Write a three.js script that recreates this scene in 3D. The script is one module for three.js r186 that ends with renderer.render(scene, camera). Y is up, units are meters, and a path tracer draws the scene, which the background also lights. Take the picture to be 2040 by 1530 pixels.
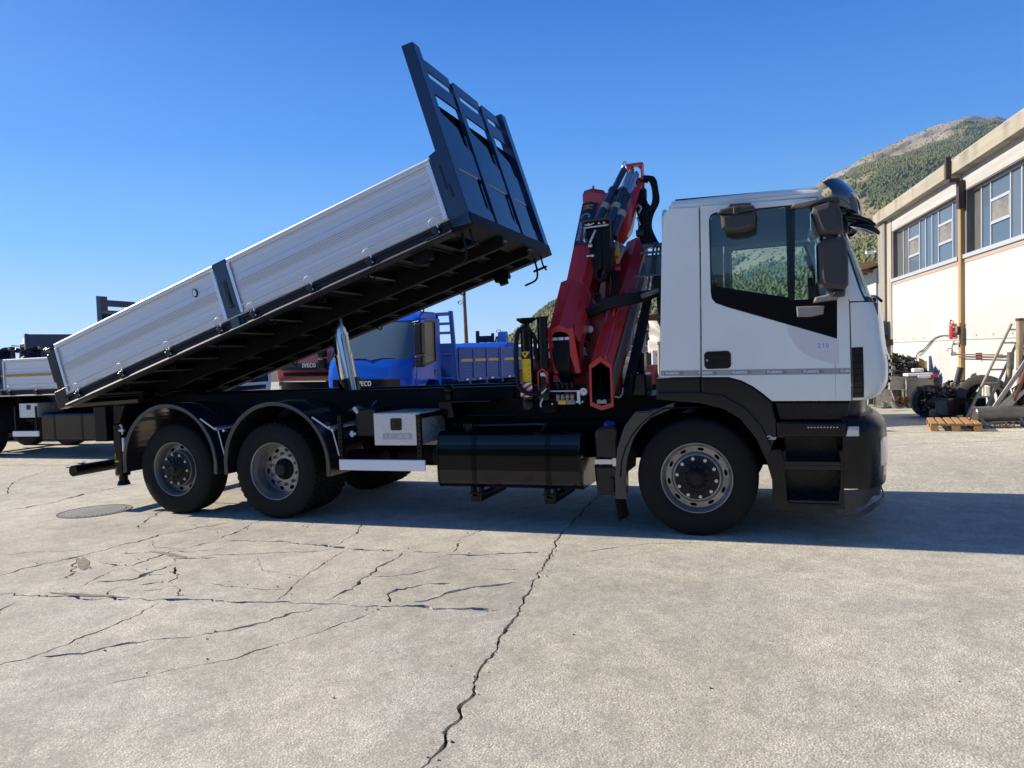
import * as THREE from 'three';
import { RoundedBoxGeometry } from 'three/addons/geometries/RoundedBoxGeometry.js';
import { mergeGeometries } from 'three/addons/utils/BufferGeometryUtils.js';
import { TextGeometry } from 'three/addons/geometries/TextGeometry.js';
import { FontLoader } from 'three/addons/loaders/FontLoader.js';

const scene = new THREE.Scene();
// ---------- camera: a phone's 26 mm lens held at eye height, a little rolled and tipped down
const camera = new THREE.PerspectiveCamera(2 * Math.atan(765 / 1492.24) * 180 / Math.PI, 4 / 3, 0.1, 9000);
camera.position.set(0, 1.6133, 0);
{
  const m = new THREE.Matrix4().makeRotationX(-0.0382).multiply(new THREE.Matrix4().makeRotationZ(-0.0261));
  camera.quaternion.setFromRotationMatrix(m);
}
// ---------- the truck's frame of reference: x forward, y up, z to its right-hand side (yard slopes with it)
const YARD = new THREE.Matrix4().makeRotationY(-0.3549).multiply(new THREE.Matrix4().makeRotationZ(0.0156));
YARD.setPosition(1.987, 0, -7.5372);
const yardP = (x, y, z) => new THREE.Vector3(x, y, z).applyMatrix4(YARD);
const yardQ = new THREE.Quaternion().setFromRotationMatrix(YARD);
// ---------- sun: behind the truck, almost along it, 27 degrees up
const SUN = new THREE.Vector3(-0.883, 0.470, -0.004).normalize().transformDirection(YARD);
const renderer = new THREE.WebGLRenderer({ antialias: true });
renderer.toneMapping = THREE.LinearToneMapping;
renderer.toneMappingExposure = 1.75;
renderer.shadowMap.enabled = true;
const sun = new THREE.DirectionalLight(new THREE.Color(1.0, 0.89, 0.73), 5.0);
sun.position.copy(SUN).multiplyScalar(60);
sun.castShadow = true;
sun.shadow.mapSize.set(4096, 4096);
Object.assign(sun.shadow.camera, { left: -30, right: 30, top: 30, bottom: -30, near: 1, far: 140 });
scene.add(sun, sun.target);
// ---------- sky: a clear autumn blue, paler to the horizon
{
  const W = 1024, H = 512, d = new Float32Array(W * H * 4);
  // elevation (degrees) -> linear colour
  const stops = [[-90, .16, .18, .20], [-4, .22, .28, .36], [0, .34, .44, .55], [3, .235, .385, .565], [8, .114, .285, .56], [15, .041, .178, .50], [25, .012, .097, .37], [45, .010, .056, .22], [90, .009, .038, .135]];
  const sd = SUN;
  for (let j = 0; j < H; j++) for (let i = 0; i < W; i++) {
    const v = (j + .5) / H, el = (v - .5) * 180, az = ((i + .5) / W - .5) * Math.PI * 2;
    let k = 0; while (k < stops.length - 2 && el > stops[k + 1][0]) k++;
    const a = stops[k], b = stops[k + 1], t = Math.min(1, Math.max(0, (el - a[0]) / (b[0] - a[0])));
    const ce = Math.cos(el * Math.PI / 180);
    // three: u = atan2(z, x)/2pi + .5
    const dx = Math.cos(az) * ce, dz = Math.sin(az) * ce, dy = Math.sin(el * Math.PI / 180);
    const c = dx * sd.x + dy * sd.y + dz * sd.z;
    const g = .16 * Math.pow(Math.max(0, c), 6) + .6 * Math.pow(Math.max(0, c), 40);   // paler air round the sun
    const o = (j * W + i) * 4, mul = .97 + .20 * c;
    d[o] = (a[1] + (b[1] - a[1]) * t) * mul + g * .55; d[o + 1] = (a[2] + (b[2] - a[2]) * t) * mul + g * .6; d[o + 2] = (a[3] + (b[3] - a[3]) * t) * mul + g * .62; d[o + 3] = 1;
  }
  const sky = new THREE.DataTexture(d, W, H, THREE.RGBAFormat, THREE.FloatType);
  sky.mapping = THREE.EquirectangularReflectionMapping;
  sky.minFilter = sky.magFilter = THREE.LinearFilter; sky.wrapS = THREE.RepeatWrapping; sky.needsUpdate = true;
  scene.background = sky; scene.environment = sky;
}

// =====================================================================  helpers
let seed = 7;
const rnd = () => { seed = (seed * 1664525 + 1013904223) >>> 0; return seed / 4294967296; };
const rr = (a, b) => a + (b - a) * rnd();
const hash = (x, y, s) => { let h = (x * 374761393 + y * 668265263 + s * 1274126177) | 0; h = Math.imul(h ^ (h >>> 13), 1274126177); h ^= h >>> 16; return (h >>> 0) / 4294967296; };
function vnoise(x, y, s) {
  const xi = Math.floor(x), yi = Math.floor(y), fx = x - xi, fy = y - yi, u = fx * fx * (3 - 2 * fx), v = fy * fy * (3 - 2 * fy);
  const a = hash(xi, yi, s), b = hash(xi + 1, yi, s), c = hash(xi, yi + 1, s), e = hash(xi + 1, yi + 1, s);
  return a + (b - a) * u + (c - a) * v + (a - b - c + e) * u * v;
}
function fbm(x, y, s, oct = 4) { let t = 0, a = .5, n = 0; for (let i = 0; i < oct; i++) { t += a * vnoise(x, y, s + i * 17); n += a; x = x * 2.03 + 5.1; y = y * 2.03 + 1.7; a *= .5; } return t / n; }
const V = (x, y, z) => new THREE.Vector3(x, y, z);
const used = {};
const numbered = n => { const k = used[n] = (used[n] ?? -1) + 1; return k ? `${n}_${String(k).padStart(3, '0')}` : n; };
function flat(g) {
  let q = g.index ? g.toNonIndexed() : g;
  for (const k of Object.keys(q.attributes)) if (!['position', 'normal', 'uv'].includes(k)) q.deleteAttribute(k);
  if (!q.attributes.uv) q.setAttribute('uv', new THREE.BufferAttribute(new Float32Array(q.attributes.position.count * 2), 2));
  if (!q.attributes.normal) q.computeVertexNormals();
  q.morphAttributes = {}; return q;
}
const join = list => { const a = list.flat(9).filter(Boolean).map(flat); return a.length === 1 ? a[0] : mergeGeometries(a, false); };
function M(name, geos, mat, parent, opt = {}) {
  const m = new THREE.Mesh(Array.isArray(geos) ? join(geos) : flat(geos), mat);
  m.name = parent ? name : numbered(name); m.castShadow = m.receiveShadow = true;
  if (opt.kind) m.userData.kind = opt.kind;
  if (opt.label) m.userData.label = opt.label;
  (parent || scene).add(m); return m;
}
function tag(o, label, category, group) { o.userData.label = label; o.userData.category = category; if (group) o.userData.group = group; return o; }
function thing(name, label, category, group) { const o = new THREE.Group(); o.name = numbered(name); tag(o, label, category, group); scene.add(o); return o; }
function part(name, parent) { const o = new THREE.Group(); o.name = name; parent.add(o); return o; }
function inYard(o, x = 0, y = 0, z = 0, turn = 0) { o.position.copy(yardP(x, y, z)); o.quaternion.copy(yardQ).multiply(new THREE.Quaternion().setFromAxisAngle(V(0, 1, 0), turn)); return o; }
const mv = (g, x, y, z) => { g.translate(x, y, z); return g; };
function rot(g, rx = 0, ry = 0, rz = 0) { if (rx) g.rotateX(rx); if (ry) g.rotateY(ry); if (rz) g.rotateZ(rz); return g; }
// box by its extents, edges rounded
function bx(x0, x1, y0, y1, z0, z1, r = .006) {
  const w = Math.abs(x1 - x0), h = Math.abs(y1 - y0), d = Math.abs(z1 - z0); r = Math.min(r, w * .49, h * .49, d * .49);
  const g = r > .0005 ? new RoundedBoxGeometry(w, h, d, 1, r) : new THREE.BoxGeometry(w, h, d);
  return mv(g, (x0 + x1) / 2, (y0 + y1) / 2, (z0 + z1) / 2);
}
const bc = (w, h, d, r = .006) => bx(-w / 2, w / 2, -h / 2, h / 2, -d / 2, d / 2, r);
function along(g, p, q) { // turn a shape lying along +y (centred) to run from p to q
  const d = q.clone().sub(p), m = new THREE.Matrix4().compose(p.clone().add(q).multiplyScalar(.5), new THREE.Quaternion().setFromUnitVectors(V(0, 1, 0), d.normalize()), V(1, 1, 1));
  return g.applyMatrix4(m);
}
const cy = (p, q, r0, r1 = r0, seg = 16, open = false) => along(new THREE.CylinderGeometry(r1, r0, p.distanceTo(q), seg, 1, open), p, q);
function bar(p, q, w, d, r = .004, roll = 0) { const g = bc(w, p.distanceTo(q), d, r); if (roll) g.rotateY(roll); return along(g, p, q); }
const tube = (pts, r, seg = 0, rad = 7) => new THREE.TubeGeometry(new THREE.CatmullRomCurve3(pts.map(p => p.isVector3 ? p : V(...p))), seg || pts.length * 6, r, rad);
function shp(pts, holes = []) {
  const s = new THREE.Shape(pts.map(p => new THREE.Vector2(p[0], p[1])));
  for (const h of holes) s.holes.push(new THREE.Path(h.map(p => new THREE.Vector2(p[0], p[1]))));
  return s;
}
// polygon in x,y drawn out from z0 to z1
function exz(pts, z0, z1, bev = 0, holes = []) {
  const d = z1 - z0, o = bev ? { depth: d - 2 * bev, bevelEnabled: true, bevelSize: bev, bevelThickness: bev, bevelOffset: -bev, bevelSegments: 2 } : { depth: d, bevelEnabled: false };
  return mv(new THREE.ExtrudeGeometry(shp(pts, holes), o), 0, 0, z0 + bev);
}
// polygon in z,y drawn out from x0 to x1
function exx(pts, x0, x1, bev = 0, holes = []) { const g = exz(pts.map(p => [-p[0], p[1]]), x0, x1, bev, holes.map(h => h.map(p => [-p[0], p[1]]))); g.rotateY(Math.PI / 2); return g; }
// polygon in x,z drawn up from y0 to y1
function exy(pts, y0, y1, bev = 0, holes = []) { const g = exz(pts.map(p => [p[0], -p[1]]), y0, y1, bev, holes.map(h => h.map(p => [p[0], -p[1]]))); g.rotateX(-Math.PI / 2); return g; }
const ell = (cx, cyy, a, b, n = 20, t0 = 0) => Array.from({ length: n }, (_, i) => [cx + a * Math.cos(t0 + i / n * 2 * Math.PI), cyy + b * Math.sin(t0 + i / n * 2 * Math.PI)]);
function rrect(x0, x1, y0, y1, r, n = 5) {
  const o = []; for (const [cx, cyy, a] of [[x1 - r, y1 - r, 0], [x0 + r, y1 - r, 1], [x0 + r, y0 + r, 2], [x1 - r, y0 + r, 3]]) for (let i = 0; i <= n; i++) { const t = (a + i / n) * Math.PI / 2; o.push([cx + r * Math.cos(t), cyy + r * Math.sin(t)]); }
  return o;
}
// a curved sheet with thickness: f(u,v) -> Vector3, u,v in 0..1
function sheet(f, nu, nv, thick = 0) {
  const pos = [], uv = [], idx = [];
  const grid = (off) => { const base = pos.length / 3;
    for (let j = 0; j <= nv; j++) for (let i = 0; i <= nu; i++) {
      const u = i / nu, v = j / nv, p = f(u, v), e = 1e-3;
      if (off) { const a = f(Math.min(1, u + e), v).sub(f(Math.max(0, u - e), v)), b = f(u, Math.min(1, v + e)).sub(f(u, Math.max(0, v - e))); p.addScaledVector(a.cross(b).normalize(), -off); }
      pos.push(p.x, p.y, p.z); uv.push(u, v);
    } return base; };
  const q = (a, b, c, d) => idx.push(a, b, c, a, c, d);
  const n1 = nu + 1, A = grid(0);
  for (let j = 0; j < nv; j++) for (let i = 0; i < nu; i++) { const k = A + j * n1 + i; q(k, k + 1, k + n1 + 1, k + n1); }
  let parts = [];
  const mk = () => { const g = new THREE.BufferGeometry(); g.setAttribute('position', new THREE.Float32BufferAttribute(pos, 3)); g.setAttribute('uv', new THREE.Float32BufferAttribute(uv, 2)); g.setIndex(idx.slice()); g.computeVertexNormals(); return flat(g); };
  if (!thick) return mk();
  parts.push(mk()); idx.length = 0;
  const B = grid(thick);
  for (let j = 0; j < nv; j++) for (let i = 0; i < nu; i++) { const k = B + j * n1 + i; q(k, k + n1, k + n1 + 1, k + 1); }
  parts.push(mk()); idx.length = 0;
  for (let i = 0; i < nu; i++) { q(A + i, B + i, B + i + 1, A + i + 1); const k = nv * n1 + i; q(A + k, A + k + 1, B + k + 1, B + k); }
  for (let j = 0; j < nv; j++) { const k = j * n1, l = k + nu; q(A + k, A + k + n1, B + k + n1, B + k); q(A + l, B + l, B + l + n1, A + l + n1); }
  const g = mk(); parts.push(g);
  return join(parts);
}
function lathe(prof, seg = 40) { return new THREE.LatheGeometry(prof.map(p => new THREE.Vector2(p[0], p[1])), seg); }
const latheZ = (prof, seg) => lathe(prof, seg).rotateX(Math.PI / 2); // profile [r, z], z along +z

// ---------- textures
function canvasTex(w, h, draw) { const c = document.createElement('canvas'); c.width = w; c.height = h; draw(c.getContext('2d'), w, h); const t = new THREE.CanvasTexture(c); t.colorSpace = THREE.SRGBColorSpace; return t; }
function dataTex(n, m, fn, srgb = true) { // fn(x,y) -> [r,g,b] 0..1 (already display values when srgb)
  const d = new Uint8Array(n * m * 4);
  for (let j = 0; j < m; j++) for (let i = 0; i < n; i++) { const c = fn(i, j), o = (j * n + i) * 4; d[o] = Math.max(0, Math.min(255, c[0] * 255)); d[o + 1] = Math.max(0, Math.min(255, c[1] * 255)); d[o + 2] = Math.max(0, Math.min(255, c[2] * 255)); d[o + 3] = 255; }
  const t = new THREE.DataTexture(d, n, m, THREE.RGBAFormat); t.wrapS = t.wrapT = THREE.RepeatWrapping; t.magFilter = THREE.LinearFilter; t.minFilter = THREE.LinearMipmapLinearFilter; t.generateMipmaps = true;
  if (srgb) t.colorSpace = THREE.SRGBColorSpace; t.needsUpdate = true; return t;
}
const srgb = v => v <= .0031308 ? v * 12.92 : 1.055 * Math.pow(v, 1 / 2.4) - .055;
const col = (r, g, b) => new THREE.Color().setRGB(r, g, b);
// tileable smudge for gloss variation, tileable fine grain for bump
const wrapN = (x, y, p, s) => { // value noise with period p
  const xi = Math.floor(x), yi = Math.floor(y), fx = x - xi, fy = y - yi, u = fx * fx * (3 - 2 * fx), v = fy * fy * (3 - 2 * fy), m = k => ((k % p) + p) % p;
  const a = hash(m(xi), m(yi), s), b = hash(m(xi + 1), m(yi), s), c = hash(m(xi), m(yi + 1), s), e = hash(m(xi + 1), m(yi + 1), s);
  return a + (b - a) * u + (c - a) * v + (a - b - c + e) * u * v;
};
const smudge = dataTex(256, 256, (i, j) => { let t = 0, a = .5; for (let o = 0; o < 5; o++) { const p = 4 << o; t += a * wrapN(i / 256 * p, j / 256 * p, p, 3 + o); a *= .55; } const v = .55 + .55 * (t - .5); return [v, v, v]; }, false);
const grain = dataTex(256, 256, (i, j) => { const v = .5 * wrapN(i / 2, j / 2, 128, 5) + .5 * wrapN(i / 5.12, j / 5.12, 50, 9); return [v, v, v]; }, false);
const dirtTex = dataTex(512, 512, (i, j) => { // specks and blotches of dust
  let t = 0, a = .5; for (let o = 0; o < 6; o++) { const p = 4 << o; t += a * wrapN(i / 512 * p, j / 512 * p, p, 23 + o); a *= .6; }
  const sp = wrapN(i / 2, j / 2, 256, 77) > .93 ? .12 : 0, v = .80 + .34 * (t - .62) + sp; return [v, v * .985, v * .96];
});
function rep(t, a, b = a) { const c = t.clone(); c.repeat.set(a, b); c.needsUpdate = true; return c; }
// =====================================================================  materials
const P = (c, rough, o = {}) => new THREE.MeshPhysicalMaterial({ color: c, roughness: rough, ...o });
const paintTex = dataTex(512, 512, (i, j) => { let t = 0, a = .5; for (let o = 0; o < 5; o++) { const p = 3 << o; t += a * wrapN(i / 512 * p, j / 512 * p, p, 61 + o); a *= .6; } const sp = wrapN(i / 2, j / 2, 256, 67) > .972 ? .06 : 0, v = .985 + .05 * (t - .62) - sp; return [v, v * .997, v * .99]; });
const m_white = P(col(.79, .825, .80), .42, { map: rep(paintTex, .8, .8), clearcoat: .6, clearcoatRoughness: .12, roughnessMap: null });
const m_black = P(col(.0045, .0048, .006), .5, { specularIntensity: 0, clearcoat: .4, clearcoatRoughness: .12 });      // painted chassis steel
const m_blackgloss = P(col(.003, .003, .004), .5, { specularIntensity: 0, clearcoat: .85, clearcoatRoughness: .09 });
const m_plastic = P(col(.013, .013, .0145), .5, { specularIntensity: .6, map: rep(dirtTex, .8, .8), roughnessMap: smudge, bumpMap: grain, bumpScale: .0006 });
const m_plasticB = P(col(.008, .0085, .010), .34, { specularIntensity: .7, roughnessMap: smudge });
const m_greyplastic = P(col(.040, .037, .036), .6, { bumpMap: grain, bumpScale: .0006 });
const m_guard = P(col(.016, .018, .022), .38, { clearcoat: .45, clearcoatRoughness: .16, roughnessMap: smudge });
const m_rubber = P(col(.0115, .0112, .011), .8, { specularIntensity: .6, map: rep(dirtTex, 3, 3), bumpMap: grain, bumpScale: .0008 });
const m_rubberHose = P(col(.005, .005, .0055), .55, { specularIntensity: .6 });
const m_rimgrey = P(col(.42, .43, .44), .42, { metalness: .55, roughnessMap: smudge, map: rep(dirtTex, 2, 2) });
const m_rimdark = P(col(.13, .13, .135), .45, { metalness: .5, map: rep(dirtTex, 2, 2) });
const m_hub = P(col(.008, .008, .009), .55, { specularIntensity: .7, map: dirtTex });
const m_chrome = P(col(.72, .72, .73), .12, { metalness: 1 });
const m_steel = P(col(.55, .56, .57), .35, { metalness: .9, roughnessMap: smudge });
const m_zinc = P(col(.62, .65, .70), .42, { metalness: .75 });
const brushed = dataTex(512, 256, (i, j) => { const v = .62 + .20 * wrapN(i / 32, j / 1.3333, 192, 31) * 1 + .14 * wrapN(i / 64, j / 10.667, 24, 35) - .12; return [v, v, v]; }, false);
const m_alu = P(col(.60, .61, .63), .42, { metalness: .35 });
const m_aluplate = P(col(.56, .565, .58), .5, { metalness: .35, roughnessMap: smudge });
const m_cream = P(col(.42, .37, .28), .6);                                                          // galvanised floor edge strip
const m_slate = P(col(.018, .033, .080), .5, { specularIntensity: 0, clearcoat: 1, clearcoatRoughness: .10 });  // dark grey-blue body paint
const m_under = P(col(.004, .004, .005), .6, { specularIntensity: .35, map: dirtTex });
const m_rail = P(col(.012, .017, .030), .6, { specularIntensity: .5 });
const m_dull = P(col(.16, .145, .12), .6);
const m_capplate = P(col(.62, .70, .80), .35, { metalness: .3 });
const m_letters = P(col(.78, .78, .80), .3, { metalness: .2 });
const m_blackblock = P(col(.005, .005, .006), .5, { specularIntensity: .35 });
const m_screenSkyTint = P(col(.075, .12, .16), .08, { specularIntensity: 0, clearcoat: 1, clearcoatRoughness: .03 });  // sky reflection painted into the windscreen's blue
const m_chassis = P(col(.004, .004, .0055), .5, { specularIntensity: .25 });
const m_recessShade = P(col(.003, .003, .004), .95, { specularIntensity: .1 });
const m_red = P(col(.54, .020, .020), .36, { clearcoat: .6, clearcoatRoughness: .12 });
const m_redB = P(col(.26, .010, .014), .42, { clearcoat: .5, clearcoatRoughness: .15 });
const m_tubeblue = P(col(.020, .030, .055), .3, { clearcoat: .6, clearcoatRoughness: .12 });
const m_glass = P(col(.84, .94, .97), .02, { transmission: 1, thickness: 0, ior: 1.5 });
const m_lens = P(col(.85, .87, .9), .05, { transmission: .6, thickness: 0, clearcoat: 1 });
const m_visor = P(col(.012, .018, .03), .05, { transmission: .10, thickness: 0, clearcoat: 1, clearcoatRoughness: .03 });
const m_seat = P(col(.05, .055, .07), .9);
const m_interior = P(col(.10, .105, .11), .85);
const m_yellow = P(col(.75, .48, .02), .5);
const m_whitepaint = P(col(.80, .81, .83), .45, { clearcoat: .3 });
const m_navy = P(col(.010, .095, .55), .4, { specularIntensity: 0, clearcoat: .7, clearcoatRoughness: .06 });
const m_navyB = P(col(.018, .085, .36), .5, { specularIntensity: .3, clearcoat: .2, clearcoatRoughness: .15 });
const m_redcab = P(col(.20, .007, .010), .35, { clearcoat: .8, clearcoatRoughness: .1 });
const m_darkglass = P(col(.008, .012, .016), .05, { specularIntensity: 0, clearcoat: 1, clearcoatRoughness: .03 });
const m_windscreen = P(col(.80, .90, .92), .03, { transmission: 1, thickness: 0 });
const m_mirrorglass = P(col(.8, .82, .85), .03, { metalness: 1 });
const m_rust = P(col(.16, .075, .04), .85, { map: rep(dirtTex, 1, 1), bumpMap: grain, bumpScale: .002 });
const m_scrapA = P(col(.045, .042, .040), .7, { map: dirtTex });
const m_scrapB = P(col(.10, .085, .07), .75, { map: dirtTex });
const m_scrapC = P(col(.26, .25, .24), .6, { map: dirtTex, metalness: .3 });
const m_pink = P(col(.45, .33, .28), .75, { map: dirtTex });
const m_galv = P(col(.38, .385, .38), .55, { metalness: .5, roughnessMap: smudge, map: rep(dirtTex, .7, .7) });
const m_wornwhite = P(col(.66, .65, .62), .6, { map: rep(dirtTex, .6, .6) });
const m_wornwhite2 = P(col(.40, .39, .37), .6, { map: rep(dirtTex, 1, 1) });
const m_concrete = P(col(.36, .35, .33), .9, { map: rep(dirtTex, .5, .5), bumpMap: rep(grain, 2, 2), bumpScale: .002 });
const wood = dataTex(512, 128, (i, j) => { const r = .5 + .5 * Math.sin((j / 128 * 9 + 2.2 * wrapN(i / 85.33, j / 32, 4, 51)) * 6.283), n = wrapN(i / 8, j / 2, 64, 53), v = .74 + .12 * r + .14 * (n - .5); return [v, v * .93, v * .84]; });
const m_wood = P(col(.62, .42, .22), .75, { map: rep(wood, 1, 1) });
const m_woodgrey = P(col(.30, .24, .18), .8, { map: rep(wood, 1, 1) });
const font = await new FontLoader().loadAsync('fonts/droid/droid_sans_bold.typeface.json');
function letters(text, size, depth) { const g = new TextGeometry(text, { font, size, depth, curveSegments: 4, bevelEnabled: false }); g.computeBoundingBox(); const b = g.boundingBox; return mv(g, -(b.min.x + b.max.x) / 2, -(b.min.y + b.max.y) / 2, 0); }
const m_plasterW = P(col(.54, .55, .56), .85, { map: rep(dirtTex, .3, .3) });
const m_plasterR = P(col(.52, .44, .37), .9, { map: rep(dirtTex, .6, .6) });
const m_concDark = P(col(.20, .20, .205), .85, { map: rep(dirtTex, .5, .5) });
const m_paneGrey = P(col(.27, .265, .27), .6, { map: rep(dirtTex, .8, .8) });
const m_pipeBrown = P(col(.045, .028, .026), .5);
const m_pipeYellow = P(col(.58, .38, .16), .55, { map: rep(dirtTex, 1, .5) });
const m_pipeCopper = P(col(.22, .11, .07), .5, { metalness: .3 });
const m_wornwhite2b = P(col(.46, .43, .36), .7, { map: rep(dirtTex, 1, 2) });
const m_pvc = P(col(.48, .39, .27), .55, { map: rep(dirtTex, 1, 1) });
const m_yellowB = P(col(.68, .50, .06), .55, { map: rep(dirtTex, 1, 1) });
const m_boardB = P(col(.30, .25, .19), .8, { map: rep(dirtTex, 1, 1) });
const m_guardgrey = P(col(.10, .12, .16), .5);
// =====================================================================  the yard: concrete slabs, broken and cracked
function concreteTex(n, metres, cell, s, tint, contrast) {
  const nc = Math.round(metres / cell), k = nc / n, hgt = new Float32Array(n * n), px = new Float32Array(nc * nc), py = new Float32Array(nc * nc), pt = new Float32Array(nc * nc), pr = new Float32Array(nc * nc);
  for (let j = 0; j < nc; j++) for (let i = 0; i < nc; i++) { const o = j * nc + i; px[o] = hash(i, j, s); py[o] = hash(i, j, s + 1); pt[o] = hash(i, j, s + 2); pr[o] = .25 + .45 * hash(i, j, s + 3); }
  const P4 = Math.round(metres / 1.6), P5 = Math.round(metres / .45), P6 = Math.round(metres / .12), PL = Math.round(metres / .035);
  const map = dataTex(n, n, (x, y) => {
    const u = x * k, v = y * k, iu = Math.floor(u), iv = Math.floor(v); let best = 9, bo = 0;
    for (let b = -1; b <= 1; b++) for (let a = -1; a <= 1; a++) {
      const ci = (iu + a + nc) % nc, cj = (iv + b + nc) % nc, o = cj * nc + ci, dx = iu + a + px[o] - u, dy = iv + b + py[o] - v, d = Math.sqrt(dx * dx + dy * dy) / pr[o];
      if (d < best) { best = d; bo = o; }
    }
    const X = x / n, Y = y / n;
    const big = wrapN(X * P4, Y * P4, P4, s + 11) * .6 + wrapN(X * P5, Y * P5, P5, s + 12) * .4, mid = wrapN(X * P6, Y * P6, P6, s + 13), fine = wrapN(X * PL, Y * PL, PL, s + 14);
    const stone = Math.max(0, 1 - best * best), tone = pt[bo];
    const wear = Math.min(1, Math.max(0, (big * .55 + mid * .45 - .28) * 2.4));      // how far the laitance is worn off the aggregate
    hgt[y * n + x] = .45 * stone * (.35 + .65 * wear) + .35 * fine + .2 * mid;
    let v0 = .69 + contrast * (.13 * (big - .5) + .08 * (mid - .5) + .05 * (fine - .5));
    v0 += contrast * (.7 + .3 * wear) * (stone * (tone - .54) * .33 - (1 - stone) * .05);
    const dark = tone > .985 && stone > .3 ? -.16 : 0; v0 += dark;
    const warm = (wrapN(X * P5, Y * P5, P5, s + 19) - .5) * .010;
    return [v0 * tint[0] + warm, v0 * tint[1] + warm * .6, v0 * tint[2] - warm];
  });
  const bump = dataTex(n, n, (x, y) => { const v = hgt[y * n + x]; return [v, v, v]; }, false);
  return [map, bump];
}
const texA = concreteTex(2048, 6, .010, 101, [1.0, .972, .885], 1.15), texB = concreteTex(2048, 6, .0095, 301, [1.0, .970, .895], 1.15), texC = concreteTex(2048, 14, .03, 501, [1.0, .972, .885], .9);
const groundMat = ([a, b], m, bs) => P(col(1.08, 1.08, 1.08), .93, { map: rep(a, 1 / m), bumpMap: rep(b, 1 / m), bumpScale: bs });
const m_slabR = groundMat(texA, 6, .0036), m_slabL = groundMat(texB, 6, .0034), m_yard = groundMat(texC, 14, .0045);
const m_dirt = P(col(.085, .072, .056), .95, { map: rep(dirtTex, 1, 1), bumpMap: grain, bumpScale: .006 });
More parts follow.
